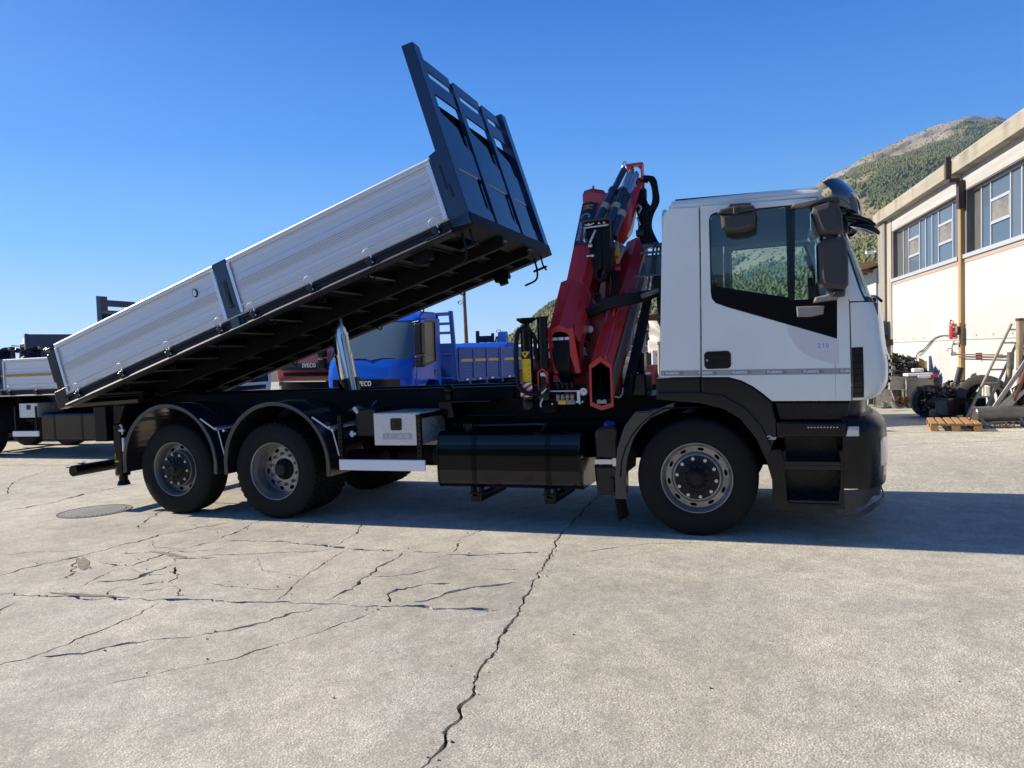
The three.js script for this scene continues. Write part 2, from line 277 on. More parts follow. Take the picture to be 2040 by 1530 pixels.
{
  const jag = (pts, step, amp, s) => { // resample a polyline and make it wander
    const o = []; let n = 0;
    for (let i = 0; i < pts.length - 1; i++) { const [a, b] = pts[i], [c, d] = pts[i + 1], L = Math.hypot(c - a, d - b), k = Math.max(1, Math.round(L / step));
      for (let q = 0; q < k; q++) { const t = q / k, w = amp * ((vnoise(n * .9, 0, s) - .5) * 2 + (vnoise(n * .31, 0, s + 1) - .5) * 2.5); o.push([a + (c - a) * t - (d - b) / L * w, b + (d - b) * t + (c - a) / L * w]); n++; } }
    o.push(pts[pts.length - 1]); return o;
  };
  const joint = jag([[-1.32, -1.2], [-1.3, 0], [-1.21, 1.17], [-1.12, 1.84], [-1.01, 2.49], [-.91, 3.12], [-.87, 3.48], [-.81, 3.87], [-.77, 4.18], [-.70, 4.53], [-.65, 4.86], [-.62, 5.17], [-.5, 6.3]], .035, .011, 900);
  const side = (dir, s) => joint.map((p, i) => [p[0] + dir * (.004 + .012 * Math.pow(vnoise(i * .23, 3, s), 2) + .02 * Math.max(0, vnoise(i * .6, 7, s + 4) - .62)), p[1]]);
  const eL = side(-1, 41), eR = side(1, 57);
  const cracks = [
    [0.0188, [[-5.9, 4.2], [-5.32, 3.53], [-5.33, 3.31], [-5.23, 2.92], [-5.18, 2.65], [-5.13, 2.30], [-5.14, 2.04], [-4.95, 1.70], [-4.75, 1.34], [-4.6, .9]]],
    [0.0203, [[-5.16, 2.96], [-4.93, 3.19], [-4.65, 3.46]]],
    [0.0159, [[-5.4, 3.95], [-4.82, 3.89], [-4.23, 3.84], [-3.92, 3.80], [-3.48, 3.72], [-3.27, 3.67], [-2.94, 3.63], [-2.59, 3.57], [-2.21, 3.52], [-1.77, 3.46], [-1.46, 3.41], [-.92, 3.34]]],
    [0.0130, [[-3.5, 5.4], [-3.43, 4.88], [-3.36, 4.73], [-3.34, 4.43], [-3.33, 4.15], [-3.36, 3.89], [-3.40, 3.76]]],
    [0.0130, [[-3.33, 4.76], [-3.11, 4.61], [-2.95, 4.41], [-2.64, 4.19], [-2.42, 4.00], [-2.32, 3.76], [-2.20, 3.56]]],
    [0.0130, [[-2.21, 3.48], [-2.21, 3.31], [-2.23, 3.08], [-2.31, 2.67], [-2.33, 2.12]]],
    [0.0145, [[-4.25, 2.13], [-3.66, 2.05], [-3.07, 2.12], [-2.73, 2.16], [-2.33, 2.12], [-1.99, 2.14], [-1.67, 2.14], [-1.41, 2.02], [-1.10, 1.96]]],
    [0.0101, [[-4.41, 2.76], [-4.07, 2.65], [-3.75, 2.52], [-3.41, 2.38], [-3.09, 2.28], [-3.06, 2.16]]], [0.0087, [[-3.07, 2.06], [-3.10, 1.87], [-3.14, 1.62], [-3.34, 1.22]]],
    [0.0174, [[-4.34, 3.46], [-4.10, 3.37], [-4.11, 3.16], [-4.13, 2.93]]], [0.0116, [[-4.14, 2.86], [-4.24, 2.76], [-3.90, 2.65]]],
    [0.0145, [[-4.10, 2.93], [-3.84, 3.17], [-3.69, 3.36]]], [0.0130, [[-3.66, 3.41], [-3.48, 3.49], [-3.29, 3.63]]],
    [0.0247, [[-3.93, 3.46], [-3.73, 3.35]]], [0.0159, [[-3.76, 3.61], [-3.64, 3.52], [-3.67, 3.42]]], [0.0130, [[-3.92, 3.77], [-4.01, 3.61], [-4.01, 3.50]]],
    [0.0072, [[-2.59, 3.53], [-2.73, 3.10], [-2.80, 2.70], [-2.89, 2.28], [-2.91, 2.18]]],
    [0.0130, [[-1.78, 3.42], [-1.86, 3.23], [-1.86, 3.12], [-1.73, 2.94], [-1.54, 2.88]]],
    [0.0174, [[-1.67, 3.37], [-1.56, 3.28], [-1.46, 3.09], [-1.41, 2.99], [-1.26, 2.88], [-1.13, 2.77], [-1.02, 2.74]]],
    [0.0116, [[-4.36, 3.60], [-4.46, 3.16], [-4.44, 2.84], [-4.47, 2.55], [-4.37, 2.20]]], [0.0116, [[-4.38, 2.06], [-4.44, 1.70], [-4.53, 1.36], [-4.5, .95]]],
    [0.0188, [[-8.6, 2.2], [-8.27, 1.44], [-8.15, .87], [-8.32, .19], [-8.25, -.64]]],
    [0.0087, [[-1.9, 2.1], [-2.05, 1.6], [-1.95, 1.1]]], [0.0087, [[-5.6, 1.9], [-5.9, 1.5], [-6.2, .9]]], [0.0087, [[-3.6, 5.3], [-4.2, 4.6], [-4.5, 4.0]]], [0.0072, [[-2.75, 3.0], [-3.2, 2.9], [-3.5, 2.6]]],
    [0.0072, [[-.9, 1.9], [-.4, 1.5], [.1, 1.35]]],
    [.009, [[-4.9, 3.0], [-4.5, 3.05], [-4.2, 3.2], [-3.9, 3.2]]], [.010, [[-5.1, 2.2], [-4.75, 2.5], [-4.5, 2.45]]], [.008, [[-4.9, 2.75], [-4.6, 2.6], [-4.3, 2.55], [-4.05, 2.4]]], [.007, [[-3.4, 3.3], [-3.0, 3.35], [-2.65, 3.3]]], [.007, [[-2.3, 2.9], [-1.95, 2.75], [-1.8, 2.4]]], [.006, [[-1.5, 2.5], [-1.2, 2.45]]], [.008, [[-6.4, 3.3], [-5.9, 2.9], [-5.4, 2.7]]], [.007, [[-2.6, 4.9], [-2.2, 4.5], [-1.9, 3.9], [-1.8, 3.6]]], [.008, [[-5.2, 1.6], [-4.75, 1.75], [-4.5, 1.9]]], [.006, [[-3.9, 2.0], [-3.8, 1.5], [-3.9, 1.15]]],
  ];
  const taken = [], holesL = [], holesR = [];
  const nearJoint = (x, z, m) => joint.some(p => Math.abs(p[1] - z) < .08 && Math.abs(p[0] - x) < m);
  cracks.forEach(([w, pts], ci) => {
    const q = jag(pts, .034, Math.min(.019, w * 1.5), 200 + ci * 7); let run = [], runs = [];
    q.forEach((p, i) => {
      const bad = nearJoint(p[0], p[1], .06) || taken.some(t => t[3] !== ci && Math.hypot(t[0] - p[0], t[1] - p[1]) < t[2] + w + .007);
      if (bad) { if (run.length > 2) runs.push(run); run = []; } else run.push(p);
    });
    if (run.length > 2) runs.push(run);
    for (const r of runs) {
      const a = [], b = [];
      r.forEach((p, i) => {
        const e = Math.min(i, r.length - 1 - i), hw = .82 * w * (e === 0 ? .05 : e === 1 ? .55 : 1) * (.22 + .75 * vnoise(i * .8, ci, 31) + 1.5 * Math.pow(vnoise(i * .37, ci, 37), 4));
        const n0 = r[Math.max(0, i - 1)], n1 = r[Math.min(r.length - 1, i + 1)], L = Math.hypot(n1[0] - n0[0], n1[1] - n0[1]) || 1, nx = -(n1[1] - n0[1]) / L, nz = (n1[0] - n0[0]) / L;
        a.push([p[0] + nx * hw, p[1] + nz * hw]); b.unshift([p[0] - nx * hw * (.6 + .8 * vnoise(i * .9, ci, 44)), p[1] - nz * hw]); taken.push([p[0], p[1], w, ci]);
      });
      (r[0][0] > -.9 ? holesR : holesL).push([...a, ...b]);
    }
  });
  const g = thing('ground'); delete g.userData.label; delete g.userData.category; g.userData.kind = 'structure'; inYard(g);
  const X0 = -9, X1 = 5, Z0 = -1.2, Z1 = 6.3;
  M('concrete_slab', exy([[X0, Z0], ...eL, [X0, Z1]], -.03, 0, 0, holesL), m_slabL, g);
  M('concrete_slab', exy([[X1, Z1], ...eR.slice().reverse(), [X1, Z0]], -.03, 0, 0, holesR), m_slabR, g);
  // round the two broken slabs the yard goes on to the horizon, with a few long joints
  const far = [[[2.0, -5.27], [2.65, -5.47], [3.19, -5.74], [4.24, -6.15], [6, -6.7]], [[1.2, -7.0], [2.31, -7.15], [2.90, -7.28], [4.48, -7.40], [6.5, -7.6]], [[-9.6, .4], [-10.6, -.4], [-11.4, -1.6]], [[-14, -2.0], [-11, -2.3], [-9.2, -1.9]]];
  const fh = far.map((pts, i) => { const q = jag(pts, .12, .02, 640 + i * 5), w = .016; return [...q.map((p, k) => [p[0], p[1] + w * (.4 + vnoise(k * .5, i, 5))]), ...q.slice().reverse().map((p, k) => [p[0], p[1] - w * (.3 + vnoise(k * .5, i, 8))])]; });
  const big = 420;
  M('concrete_slab', exy([[-70, -70], [70, -70], [70, 40], [-70, 40]], -.03, 0, 0, [[[X0, Z0], [X1, Z0], [X1, Z1], [X0, Z1]], ...fh]), m_yard, g);
  M('earth', exy([[-big, -big], [big, -big], [big, big], [-big, big]], -.9, -.024), m_dirt, g);
  // crumbled patches where the slab has broken up: sandy rubble with its own ragged edge
  const sandM = P(col(.44, .39, .315), .95, { map: rep(dirtTex, 3, 3), bumpMap: rep(grain, 4, 4), bumpScale: .006 });
  [[-4.95, 3.08, .26, .05, .6], [-4.1, 3.76, .30, .025, -.08], [-4.40, 2.66, .24, .035, .2]].forEach(([x, z, a, b, t], i) => {
    const o = Array.from({ length: 40 }, (_, k) => { const q = k / 40 * 6.2832, r = .45 + .75 * vnoise(k * .55, i * 3, 951) + .25 * vnoise(k * 1.7, i, 953), X = a * r * Math.cos(q), Z = b * r * Math.sin(q); return [x + X * Math.cos(t) - Z * Math.sin(t), z + X * Math.sin(t) + Z * Math.cos(t)]; });
    M('sand_patch', exy(o, .0005, .004), sandM, g);
  });
  // loose grit
  const gi = new THREE.InstancedMesh(new THREE.DodecahedronGeometry(1, 0), P(col(.30, .275, .24), .9), 900), mm = new THREE.Matrix4();
  gi.name = numbered('grit'); gi.userData.kind = 'stuff'; gi.userData.label = 'loose grit and small stones scattered over the concrete yard'; gi.userData.category = 'gravel'; gi.castShadow = gi.receiveShadow = true;
  for (let i = 0; i < 900; i++) {
    let x, z; if (i < 330) { const p = joint[Math.floor(rnd() * joint.length)]; x = p[0] + rr(-.06, .06) * (rnd() + .3); z = p[1] + rr(-.03, .03); } else if (i < 560) { const p = taken[Math.floor(rnd() * taken.length)]; x = p[0] + rr(-.09, .09); z = p[1] + rr(-.09, .09); } else { x = rr(-7, 6); z = rr(-7, 5.5); }
    const s = .0018 + .006 * Math.pow(rnd(), 4);
    mm.compose(yardP(x, s * .5, z), new THREE.Quaternion().setFromEuler(new THREE.Euler(rnd() * 6, rnd() * 6, rnd() * 6)), V(s * rr(.8, 1.5), s * .75, s)); gi.setMatrixAt(i, mm); gi.setColorAt(i, new THREE.Color().setScalar(rr(.55, 1.5)));
  }
  scene.add(gi);
  // tufts and leaves caught in the joint are too few to matter; one drain cover lies flush near the tail
  const mc = inYard(thing('drain_cover', 'round cast drain cover with lattice ribs set flush near the tail wheels', 'manhole cover'), -7.0, 0, 1.2);
  M('frame_ring', exy(ell(0, 0, .40, .40, 48), .001, .006, 0, [ell(0, 0, .385, .385, 48)]), P(col(.20, .19, .175), .7, { metalness: .3, map: dirtTex }), mc);
  const ribs = []; for (let i = -8; i <= 8; i++) { const z = i * .04, l = Math.sqrt(Math.max(.0, .335 * .335 - z * z)); ribs.push(bx(-l, l, .003, .009, z - .011, z + .011, .002)); }
  for (let i = -3; i <= 3; i++) { const x = i * .1, l = Math.sqrt(.335 * .335 - x * x); ribs.push(bx(x - .008, x + .008, .003, .0075, -l, l, .002)); }
  M('lattice', ribs, P(col(.52, .51, .49), .6, { map: dirtTex }), mc);
  M('cover_plate', exy(ell(0, 0, .384, .384, 48), -.0, .0035), P(col(.33, .32, .30), .8, { map: dirtTex }), mc);
  for (const [x, z, a, l] of [[-11.55, -2.45, .5, 'larger white scrap of plastic sheet lying behind the tail of the tipper'], [-11.3, -2.0, -.3, 'smaller crumpled white plastic scrap lying nearer the underrun tube']]) {
    const q = sheet((u, v) => V(x + (u - .5) * .42 + .06 * v, .012 + .035 * vnoise(u * 4, v * 3, 71 + a * 10), z + (v - .5) * .16 * (1 + u)), 10, 5, .002); q.applyMatrix4(YARD);
    tag(M('plastic_scrap', q, m_wornwhite), l, 'litter');
  }
}
// =====================================================================  the mountain behind: real terrain, over a mile off
{
  // the crest as seen on a map: bearing (radians east of the view axis), distance, height
  const crest = [[-.9, 900, 4], [-.35, 900, 4], [-.10, 1000, 2], [-.02, 1050, 14], [.027, 1100, 50], [.057, 1150, 82], [.11, 1250, 108], [.18, 1400, 146], [.28, 1600, 230], [.35, 1750, 312], [.38, 1800, 352], [.424, 1900, 418], [.47, 2000, 478], [.508, 2100, 530], [.545, 2150, 556], [.575, 2200, 548], [.60, 2200, 520], [.66, 2200, 420], [.75, 2150, 310], [.95, 2000, 260], [1.3, 1900, 120]];
  const at = b => { let k = 0; while (k < crest.length - 2 && b > crest[k + 1][0]) k++; const p = crest[k], q = crest[k + 1], t = (b - p[0]) / (q[0] - p[0]), s = t; return [p[1] + (q[1] - p[1]) * s, p[2] + (q[2] - p[2]) * s]; };
  const height = (x, z) => {
    const b = Math.atan2(x, -z), r = Math.hypot(x, z), [R, H] = at(Math.max(-.9, Math.min(1.3, b))), foot = 230, t = (r - foot) / (R - foot);
    let h = t <= 0 ? -8 : t < 1 ? -8 + (H + 8) * (.82 * t + .18 * t * t) : H * Math.max(.2, 1 - (t - 1) * .8);
    const k = Math.max(0, Math.min(1, t * 2)) * Math.min(1, H / 120 + .15) * (t > .93 ? .35 : 1);
    h += k * ((fbm(x / 260, z / 260, 601, 4) - .5) * 70 + (fbm(x / 60, z / 60, 603, 3) - .5) * 16) + (t > .8 ? (fbm(x / 24, z / 24, 607, 2) - .5) * 9 * Math.min(1, H / 200) : 0); return h;
  };
  const wood = (x, z, h) => { // 0 bare scree and dry grass .. 1 closed wood
    const b = Math.atan2(x, -z), r = Math.hypot(x, z), [R] = at(b), t = (r - 230) / (R - 230);
    const n = fbm(x / 170, z / 170, 611, 5), n2 = fbm(x / 420 + 3, z / 420, 613, 3), n3 = vnoise(x / 14, z / 14, 619);
    const bare = 1.5 * Math.max(0, t - .80) / .20 + 1.6 * Math.max(0, b - .50) * (t > .35 ? 1 : .4) - 1.2 * Math.max(0, .52 - t) - .6 * Math.max(0, .42 - b);
    return Math.max(0, Math.min(1, (n * 1.0 + n2 * .5 + n3 * .14 - .63 - bare * .50) * 4.2));
  };
  const pos = [], colr = [], idx = [], NA = 620, NR = 190, b0 = -.9, b1 = 1.3;
  for (let j = 0; j <= NR; j++) for (let i = 0; i <= NA; i++) {
    // finer where the crest shows
    const b = b0 + (b1 - b0) * i / NA, f = j / NR, R = at(b)[0], r = 180 + f * (R * 1.12 - 180), x = Math.sin(b) * r, z = -Math.cos(b) * r, h = height(x, z), w = wood(x, z, h);
    pos.push(x, h, z);
    const a = fbm(x / 32, z / 32, 631, 4), q = fbm(x / 9, z / 9, 637, 2), scrub = [.20 + .08 * a, .155 + .07 * a, .09 + .03 * a], rock = [.27 + .16 * (q - .5), .23 + .15 * (q - .5), .18 + .13 * (q - .5)], floor = [.075 + .06 * a, .09 + .05 * a, .034];
    const rk = Math.max(0, Math.min(1, (fbm(x / 85, z / 85, 641, 4) - .38) * 5 * (h > 300 ? 1 : .55) + (h - 420) / 160));
    colr.push(...[0, 1, 2].map(c => { const bare = scrub[c] + (rock[c] - scrub[c]) * rk; return (bare + (floor[c] - bare) * w) * (.85 + .3 * q); }));
  }
  for (let j = 0; j < NR; j++) for (let i = 0; i < NA; i++) { const k = j * (NA + 1) + i; idx.push(k, k + 1, k + NA + 2, k, k + NA + 2, k + NA + 1); }
  const g = new THREE.BufferGeometry(); g.setAttribute('position', new THREE.Float32BufferAttribute(pos, 3)); g.setAttribute('color', new THREE.Float32BufferAttribute(colr, 3)); g.setIndex(idx); g.computeVertexNormals();
  const mt = new THREE.Mesh(g, P(col(1, 1, 1), .95, { vertexColors: true })); mt.name = 'mountain'; mt.userData.kind = 'structure'; mt.castShadow = mt.receiveShadow = true; scene.add(mt);
  // the wood on it: crowns of small facets
  const crown = (() => { const a = []; for (let i = 0; i < 5; i++) { const q = new THREE.IcosahedronGeometry(1, 0); q.scale(rr(.5, .75), rr(.55, .9), rr(.5, .75)); q.rotateY(rnd() * 6); q.rotateX(rr(-.5, .5)); q.translate(rr(-.5, .5), rr(.3, 1.0), rr(-.5, .5)); a.push(q); } return join(a); })();
  const N = 120000, im = new THREE.InstancedMesh(crown, P(col(1, 1, 1), .9), N), mm = new THREE.Matrix4(), qq = new THREE.Quaternion(); let n = 0;
  im.name = 'forest'; im.userData.kind = 'stuff'; im.userData.label = 'green wood of small trees covering the mountain slope'; im.userData.category = 'forest'; im.castShadow = im.receiveShadow = true;
  for (let t = 0; t < 500000 && n < N; t++) {
    const b = rr(-.05, .68), R = at(b)[0], r = 240 + (R * 1.01 - 240) * Math.sqrt(rnd()), x = Math.sin(b) * r, z = -Math.cos(b) * r, h = height(x, z), w = wood(x, z, h);
    if (rnd() > w * 1.1 + .02) continue;
    const s = rr(1.6, 3.3) * (w < .35 ? .55 : 1); mm.compose(V(x, h - .4, z), qq.setFromAxisAngle(V(0, 1, 0), rnd() * 6.28), V(s, s * rr(.9, 1.4), s)); im.setMatrixAt(n, mm);
    const k = vnoise(x / 70, z / 70, 651), l = rnd(); im.setColorAt(n, new THREE.Color().setRGB(.080 + .07 * k + .03 * l, .094 + .055 * k + .025 * l, .030 + .015 * l)); n++;
  }
  im.count = n; scene.add(im);
  scene.fog = new THREE.FogExp2(new THREE.Color().setRGB(.42, .66, .95), 0.00010);
}
// =====================================================================  wheels (axle along z, outer face at z = 0, +z outwards)
const tyreProf = [[.297, -.012], [.312, .000], [.335, .006], [.345, .004], [.352, .008], [.395, .013], [.432, .010], [.440, .006], [.447, .008], [.478, .000], [.500, -.012], [.511, -.028], [.5135, -.050]];
for (const z of [-.092, -.150, -.208]) tyreProf.push([.515, z + .010], [.515, z + .006], [.503, z + .004], [.503, z - .004], [.515, z - .006], [.515, z - .010]);
tyreProf.push([.5135, -.252], [.511, -.272], [.500, -.288], [.44, -.308], [.36, -.306], [.312, -.298], [.297, -.288]);
const lugTyre = tyreProf.map(p => p[0] > .5 ? [p[0] > .51 ? .502 : Math.min(p[0], .5), p[1]] : p);
function treadBlocks() { // the drive tyre's blocks
  const a = [];
  for (let i = 0; i < 46; i++) for (const [z, w, o] of [[-.040, .05, 0], [-.092, .044, .5], [-.150, .044, 0], [-.208, .044, .5], [-.270, .05, 0]]) {
    const g = bc(.046, .018, w, .004); g.rotateY((z < -.1 ? 1 : -1) * .22); g.translate(0, .504, z); g.rotateZ((i + o) / 46 * Math.PI * 2); a.push(g);
  } return a;
}
const nutG = (r, z, l) => { const a = []; for (let i = 0; i < 10; i++) { const t = (i + .5) / 10 * Math.PI * 2, x = r * Math.cos(t), y = r * Math.sin(t); a.push(cy(V(x, y, z), V(x, y, z + l), .0155, .0155, 6), cy(V(x, y, z + l), V(x, y, z + l + .012), .010, .008, 8)); } return a; };
const slots = (r, a, b) => Array.from({ length: 10 }, (_, i) => { const t = i / 10 * Math.PI * 2, q = ell(0, 0, a, b, 14); return q.map(([x, y]) => { const X = r + x; return [X * Math.cos(t) - y * Math.sin(t), X * Math.sin(t) + y * Math.cos(t)]; }); });
const geoWheel = {};
function makeWheel(parent, kind, x, y, z, dir, spin) {
  const w = part('wheel', parent); w.position.set(x, y, z); if (dir < 0) w.rotation.y = Math.PI;
  const G = geoWheel[kind] ||= (() => {
    const o = {};
    o.tyre = kind === 'drive' ? join([latheZ(lugTyre, 64), ...treadBlocks()]) : latheZ(tyreProf, 72);
    const lip = [[.297, -.012], [.3075, -.006], [.309, .004], [.304, .009], [.297, .006], [.290, -.010]];
    if (kind === 'drive') { // deep dish: the disc sits far in
      o.rim = join([latheZ([...lip, [.285, -.035], [.272, -.050], [.264, -.085], [.256, -.145], [.258, -.155], [.25, -.17]], 64), exz(ell(0, 0, .258, .258, 48), -.185, -.17, 0, [...slots(.214, .021, .031), ell(0, 0, .09, .09, 32)]), latheZ([[.185, -.171], [.180, -.164], [.155, -.163], [.15, -.170]], 40)]);
      o.hub = join([latheZ([[.118, -.172], [.116, -.160], [.104, -.156], [.100, -.140], [.078, -.136], [.072, -.100], [.064, -.085], [.04, -.080], [.001, -.079]], 36), ...Array.from({ length: 10 }, (_, i) => { const t = (i + .5) / 10 * 6.2832; return cy(V(.088 * Math.cos(t), .088 * Math.sin(t), -.14), V(.088 * Math.cos(t), .088 * Math.sin(t), -.126), .009, .009, 6); })]);
      o.nuts = join(nutG(.1675, -.165, .03));
    } else if (kind === 'tag') { // hub carried forward, dished disc with oval holes well behind it
      o.rim = join([latheZ([...lip, [.283, -.030], [.274, -.050], [.270, -.085], [.268, -.112]], 64), exz(ell(0, 0, .270, .270, 56), -.112, -.100, .003, [...slots(.238, .017, .031), ell(0, 0, .19, .19, 40)]), latheZ([[.206, -.104], [.203, -.060], [.200, -.040], [.195, -.034], [.14, -.034]], 56)]);
    } if (kind !== 'drive') { // nearly flush disc with oval hand holes
      o.rim ||= join([latheZ([...lip, [.283, -.030], [.272, -.050], [.268, -.072]], 64), exz(ell(0, 0, .272, .272, 56), -.078, -.066, .003, [...slots(.246, .013, .028), ell(0, 0, .205, .205, 40)]), latheZ([[.223, -.068], [.214, -.052], [.206, -.040], [.197, -.036], [.14, -.036]], 56)]);
      o.hub = join([latheZ([[.193, -.037], [.192, -.030], [.135, -.030], [.132, -.020], [.118, -.018], [.116, -.010], [.090, -.008], [.075, .018], [.058, .030], [.056, .038], [.001, .040]], 40), cy(V(0, 0, .03), V(0, 0, .052), .048, .046, 6),
        ...Array.from({ length: 12 }, (_, i) => { const t = i / 12 * 6.2832; return cy(V(.103 * Math.cos(t), .103 * Math.sin(t), -.012), V(.103 * Math.cos(t), .103 * Math.sin(t), .008), .013, .012, 8); })]);
      o.nuts = join(nutG(.1675, -.030, .024));
    }
    o.dark = exz(ell(0, 0, .29, .29, 32), -.215, -.205); return o;
  })();
  M('tyre', G.tyre, m_rubber, w).rotation.z = spin; M('rim', G.rim, kind === 'steer' ? m_rimgrey : kind === 'tag' ? m_rimgrey2 : m_rimgrey, w).rotation.z = spin; M('hub', G.hub, m_hub, w).rotation.z = spin;
  M('lug_nuts', G.nuts, kind === 'drive' ? m_rimgrey2 : m_steel, w, { kind: 'stuff' }).rotation.z = spin; M('brake_drum', G.dark, m_hub, w);
  return w;
}
const m_rimgrey2 = P(col(.34, .345, .35), .42, { metalness: .55, map: rep(dirtTex, 2, 2) });
// arched mudguard: centre (x, y), radius, from angle a to b (degrees), between z0 and z1, with rolled lips
function mudguard(parent, x, y, R, a0, a1, z0, z1, mat, drop = [0, 0]) {
  const pts = (r) => { const o = []; if (drop[1]) o.push([x + r * Math.cos(a1 * Math.PI / 180), y + r * Math.sin(a1 * Math.PI / 180) - drop[1]]); for (let i = 0; i <= 30; i++) { const t = (a1 + (a0 - a1) * i / 30) * Math.PI / 180; o.push([x + r * Math.cos(t), y + r * Math.sin(t)]); } if (drop[0]) o.push([x + r * Math.cos(a0 * Math.PI / 180), y + r * Math.sin(a0 * Math.PI / 180) - drop[0]]); return o; };
  const band = (r0, r1, za, zb, bv = 0) => exz([...pts(r1), ...pts(r0).reverse()], za, zb, bv);
  return M('mudguard', [band(R - .012, R, z0, z1), band(R - .034, R - .006, z1 - .006, z1 + .001), tube(pts(R - .007).map(p => [p[0], p[1], z1 - .006]), .013, 90, 8), tube(pts(R - .035).map(p => [p[0], p[1], z1 - .003]), .007, 90, 6), band(R - .010, R + .004, z1 - .05, z1 - .006, .003), band(R - .004, R + .004, (z0 + z1) / 2 - .02, (z0 + z1) / 2 + .02)], mat, parent);
}
// =====================================================================  the tipper truck in the middle (x forward from the front axle, y up, z to its right)
const T = inYard(thing('tipper_truck', 'white cab three axle tipper truck, aluminium body tilted up, red folded crane behind the cab', 'truck'));
{
  // ---- chassis
  const rails = []; for (const s of [-1, 1]) rails.push(bx(-7.05, 1.2, .80, 1.02, s * .40 - .04, s * .40 + .04, .01), bx(-7.0, -.95, 1.05, 1.315, s * .42 - .05, s * .42 + .05, .012), bx(-7.0, -.95, 1.30, 1.328, s * .42 - .07, s * .42 + .07, .004));
  for (const x of [-6.9, -6.1, -5.2, -4.7, -3.9, -3.0, -2.0, -1.1, -.2, .9]) rails.push(bx(x - .05, x + .05, .84, 1.0, -.4, .4, .006));
  for (const x of [-6.6, -5.2, -4.0, -2.7, -1.6]) rails.push(bx(x - .04, x + .04, 1.08, 1.3, -.42, .42, .006));
  M('chassis_frame', rails, m_chassis, T);
  // skirt plates on the sub-frame's near side, crane sub-frame, gearbox, prop shaft, air tanks: the dark clutter below
  M('subframe_plate', [bx(-7.0, -1.9, 1.03, 1.318, .475, .49, .003), bx(-1.9, -.32, .98, 1.2, .475, .5, .003), bx(-7.0, -1.9, 1.03, 1.318, -.49, -.475, .003), bx(-1.9, -.32, .98, 1.2, -.5, -.475, .003), bx(-1.9, -.3, 1.17, 1.20, -.55, .55, .004)], m_chassis, T);
  M('drivetrain', [bx(-1.2, .2, .55, .95, -.28, .28, .08), cy(V(-4.2, .52, 0), V(-1.2, .72, 0), .06, .06, 12), cy(V(-3.4, .62, -.95), V(-2.6, .62, -.95), .14, .14, 16), cy(V(-2.5, .62, -.95), V(-1.6, .62, -.95), .14, .14, 16), bx(-2.3, -1.3, .5, .95, -1.15, -.72, .06), bx(.2, 1.0, .5, 1.1, -.35, .35, .08), cy(V(-4.0, .58, .75), V(-3.3, .58, .75), .12, .12, 16), cy(V(-3.15, .62, .62), V(-2.75, .62, .62), .11, .11, 16)], m_under, T);
  M('front_axle', [cy(V(0, .5, -1.0), V(0, .5, 1.0), .07, .07, 12), ...[-1, 1].map(s => bx(-.7, .7, .62, .68, s * .45 - .04, s * .45 + .04, .01)), cy(V(.25, .55, .55), V(.25, .9, .55), .06, .06, 10)], m_under, T);
  M('rear_axle', [cy(V(-4.39, .5, -1.0), V(-4.39, .5, 1.0), .09, .09, 12), new THREE.SphereGeometry(.24, 20, 14).translate(-4.39, .52, 0), cy(V(-5.78, .5, -1.0), V(-5.78, .5, 1.0), .08, .08, 12), ...[-1, 1].flatMap(s => [bx(-5.2, -3.7, .63, .72, s * .45 - .05, s * .45 + .05, .01), cy(V(-4.9, .68, s * .45), V(-4.9, .9, s * .45), .12, .12, 14), cy(V(-5.3, .68, s * .45), V(-5.3, .9, s * .45), .12, .12, 14), bx(-6.5, -5.2, .60, .68, s * .45 - .05, s * .45 + .05, .01)])], m_under, T);
  for (const s of [-1, 1]) {
    const st = makeWheel(T, 'steer', 0, .510, s * 1.155, s, .16); if (s > 0) st.rotation.y = .03;
    makeWheel(T, 'drive', -4.39, .515, s * 1.20, s, .1); makeWheel(T, 'drive', -4.39, .515, s * .86, s, .25); makeWheel(T, 'tag', -5.78, .515, s * 1.165, s, .22);
    mudguard(T, -4.335, .585, .672, -4, 184, s > 0 ? .58 : -1.25, s > 0 ? 1.25 : -.58, m_guard, [.06, .06]);
    mudguard(T, -5.782, .585, .672, -4, 184, s > 0 ? .58 : -1.25, s > 0 ? 1.25 : -.58, m_guard, [.06, .06]);
    // inner splash plates and the guards' tubular stays
    M('splash_plate', [bx(-6.3, -3.75, .62, 1.02, s * .54 - .006, s * .54 + .006, .003)], m_under, T);
    for (const [x, w] of [[-5.06, .06], [-3.60, -.02]]) M('mudguard_stay', [cy(V(x - .08, 1.00, s * .5), V(x - .08, .98, s * 1.2), .012, .012, 8), cy(V(x + w, .955, s * 1.20), V(x + w, .955, s * 1.245), .014, .014, 8), bar(V(x - .02, .96, s * 1.235), V(x + .05, .69, s * 1.235), .012, .012), bar(V(x - .06, .97, s * 1.235), V(x - .26, 1.09, s * 1.235), .018, .01), bar(V(x - .06, .965, s * 1.235), V(x + .2, 1.01, s * .9), .018, .014)], m_zinc, T);
  }
  // ---- front axle's rear mudguard and mud flap, near and far
  for (const s of [-1, 1]) {
    const z0 = s > 0 ? .86 : -1.22, z1 = s > 0 ? 1.22 : -.86;
    const outer = [[-.17, 1.165], [-.348, 1.10], [-.50, 1.098], [-.605, .968], [-.675, .771], [-.706, .517], [-.705, .318]], inner = [[-.66, .318], [-.655, .517], [-.628, .765], [-.565, .945], [-.475, 1.06], [-.34, 1.075], [-.165, 1.135]];
    const wide = [[-.348, 1.093], [-.507, 1.093], [-.603, .968], [-.674, .771], [-.704, .517], [-.705, .318], [-.60, .321], [-.615, .518], [-.58, .72], [-.52, .870], [-.45, .965], [-.36, 1.045]];
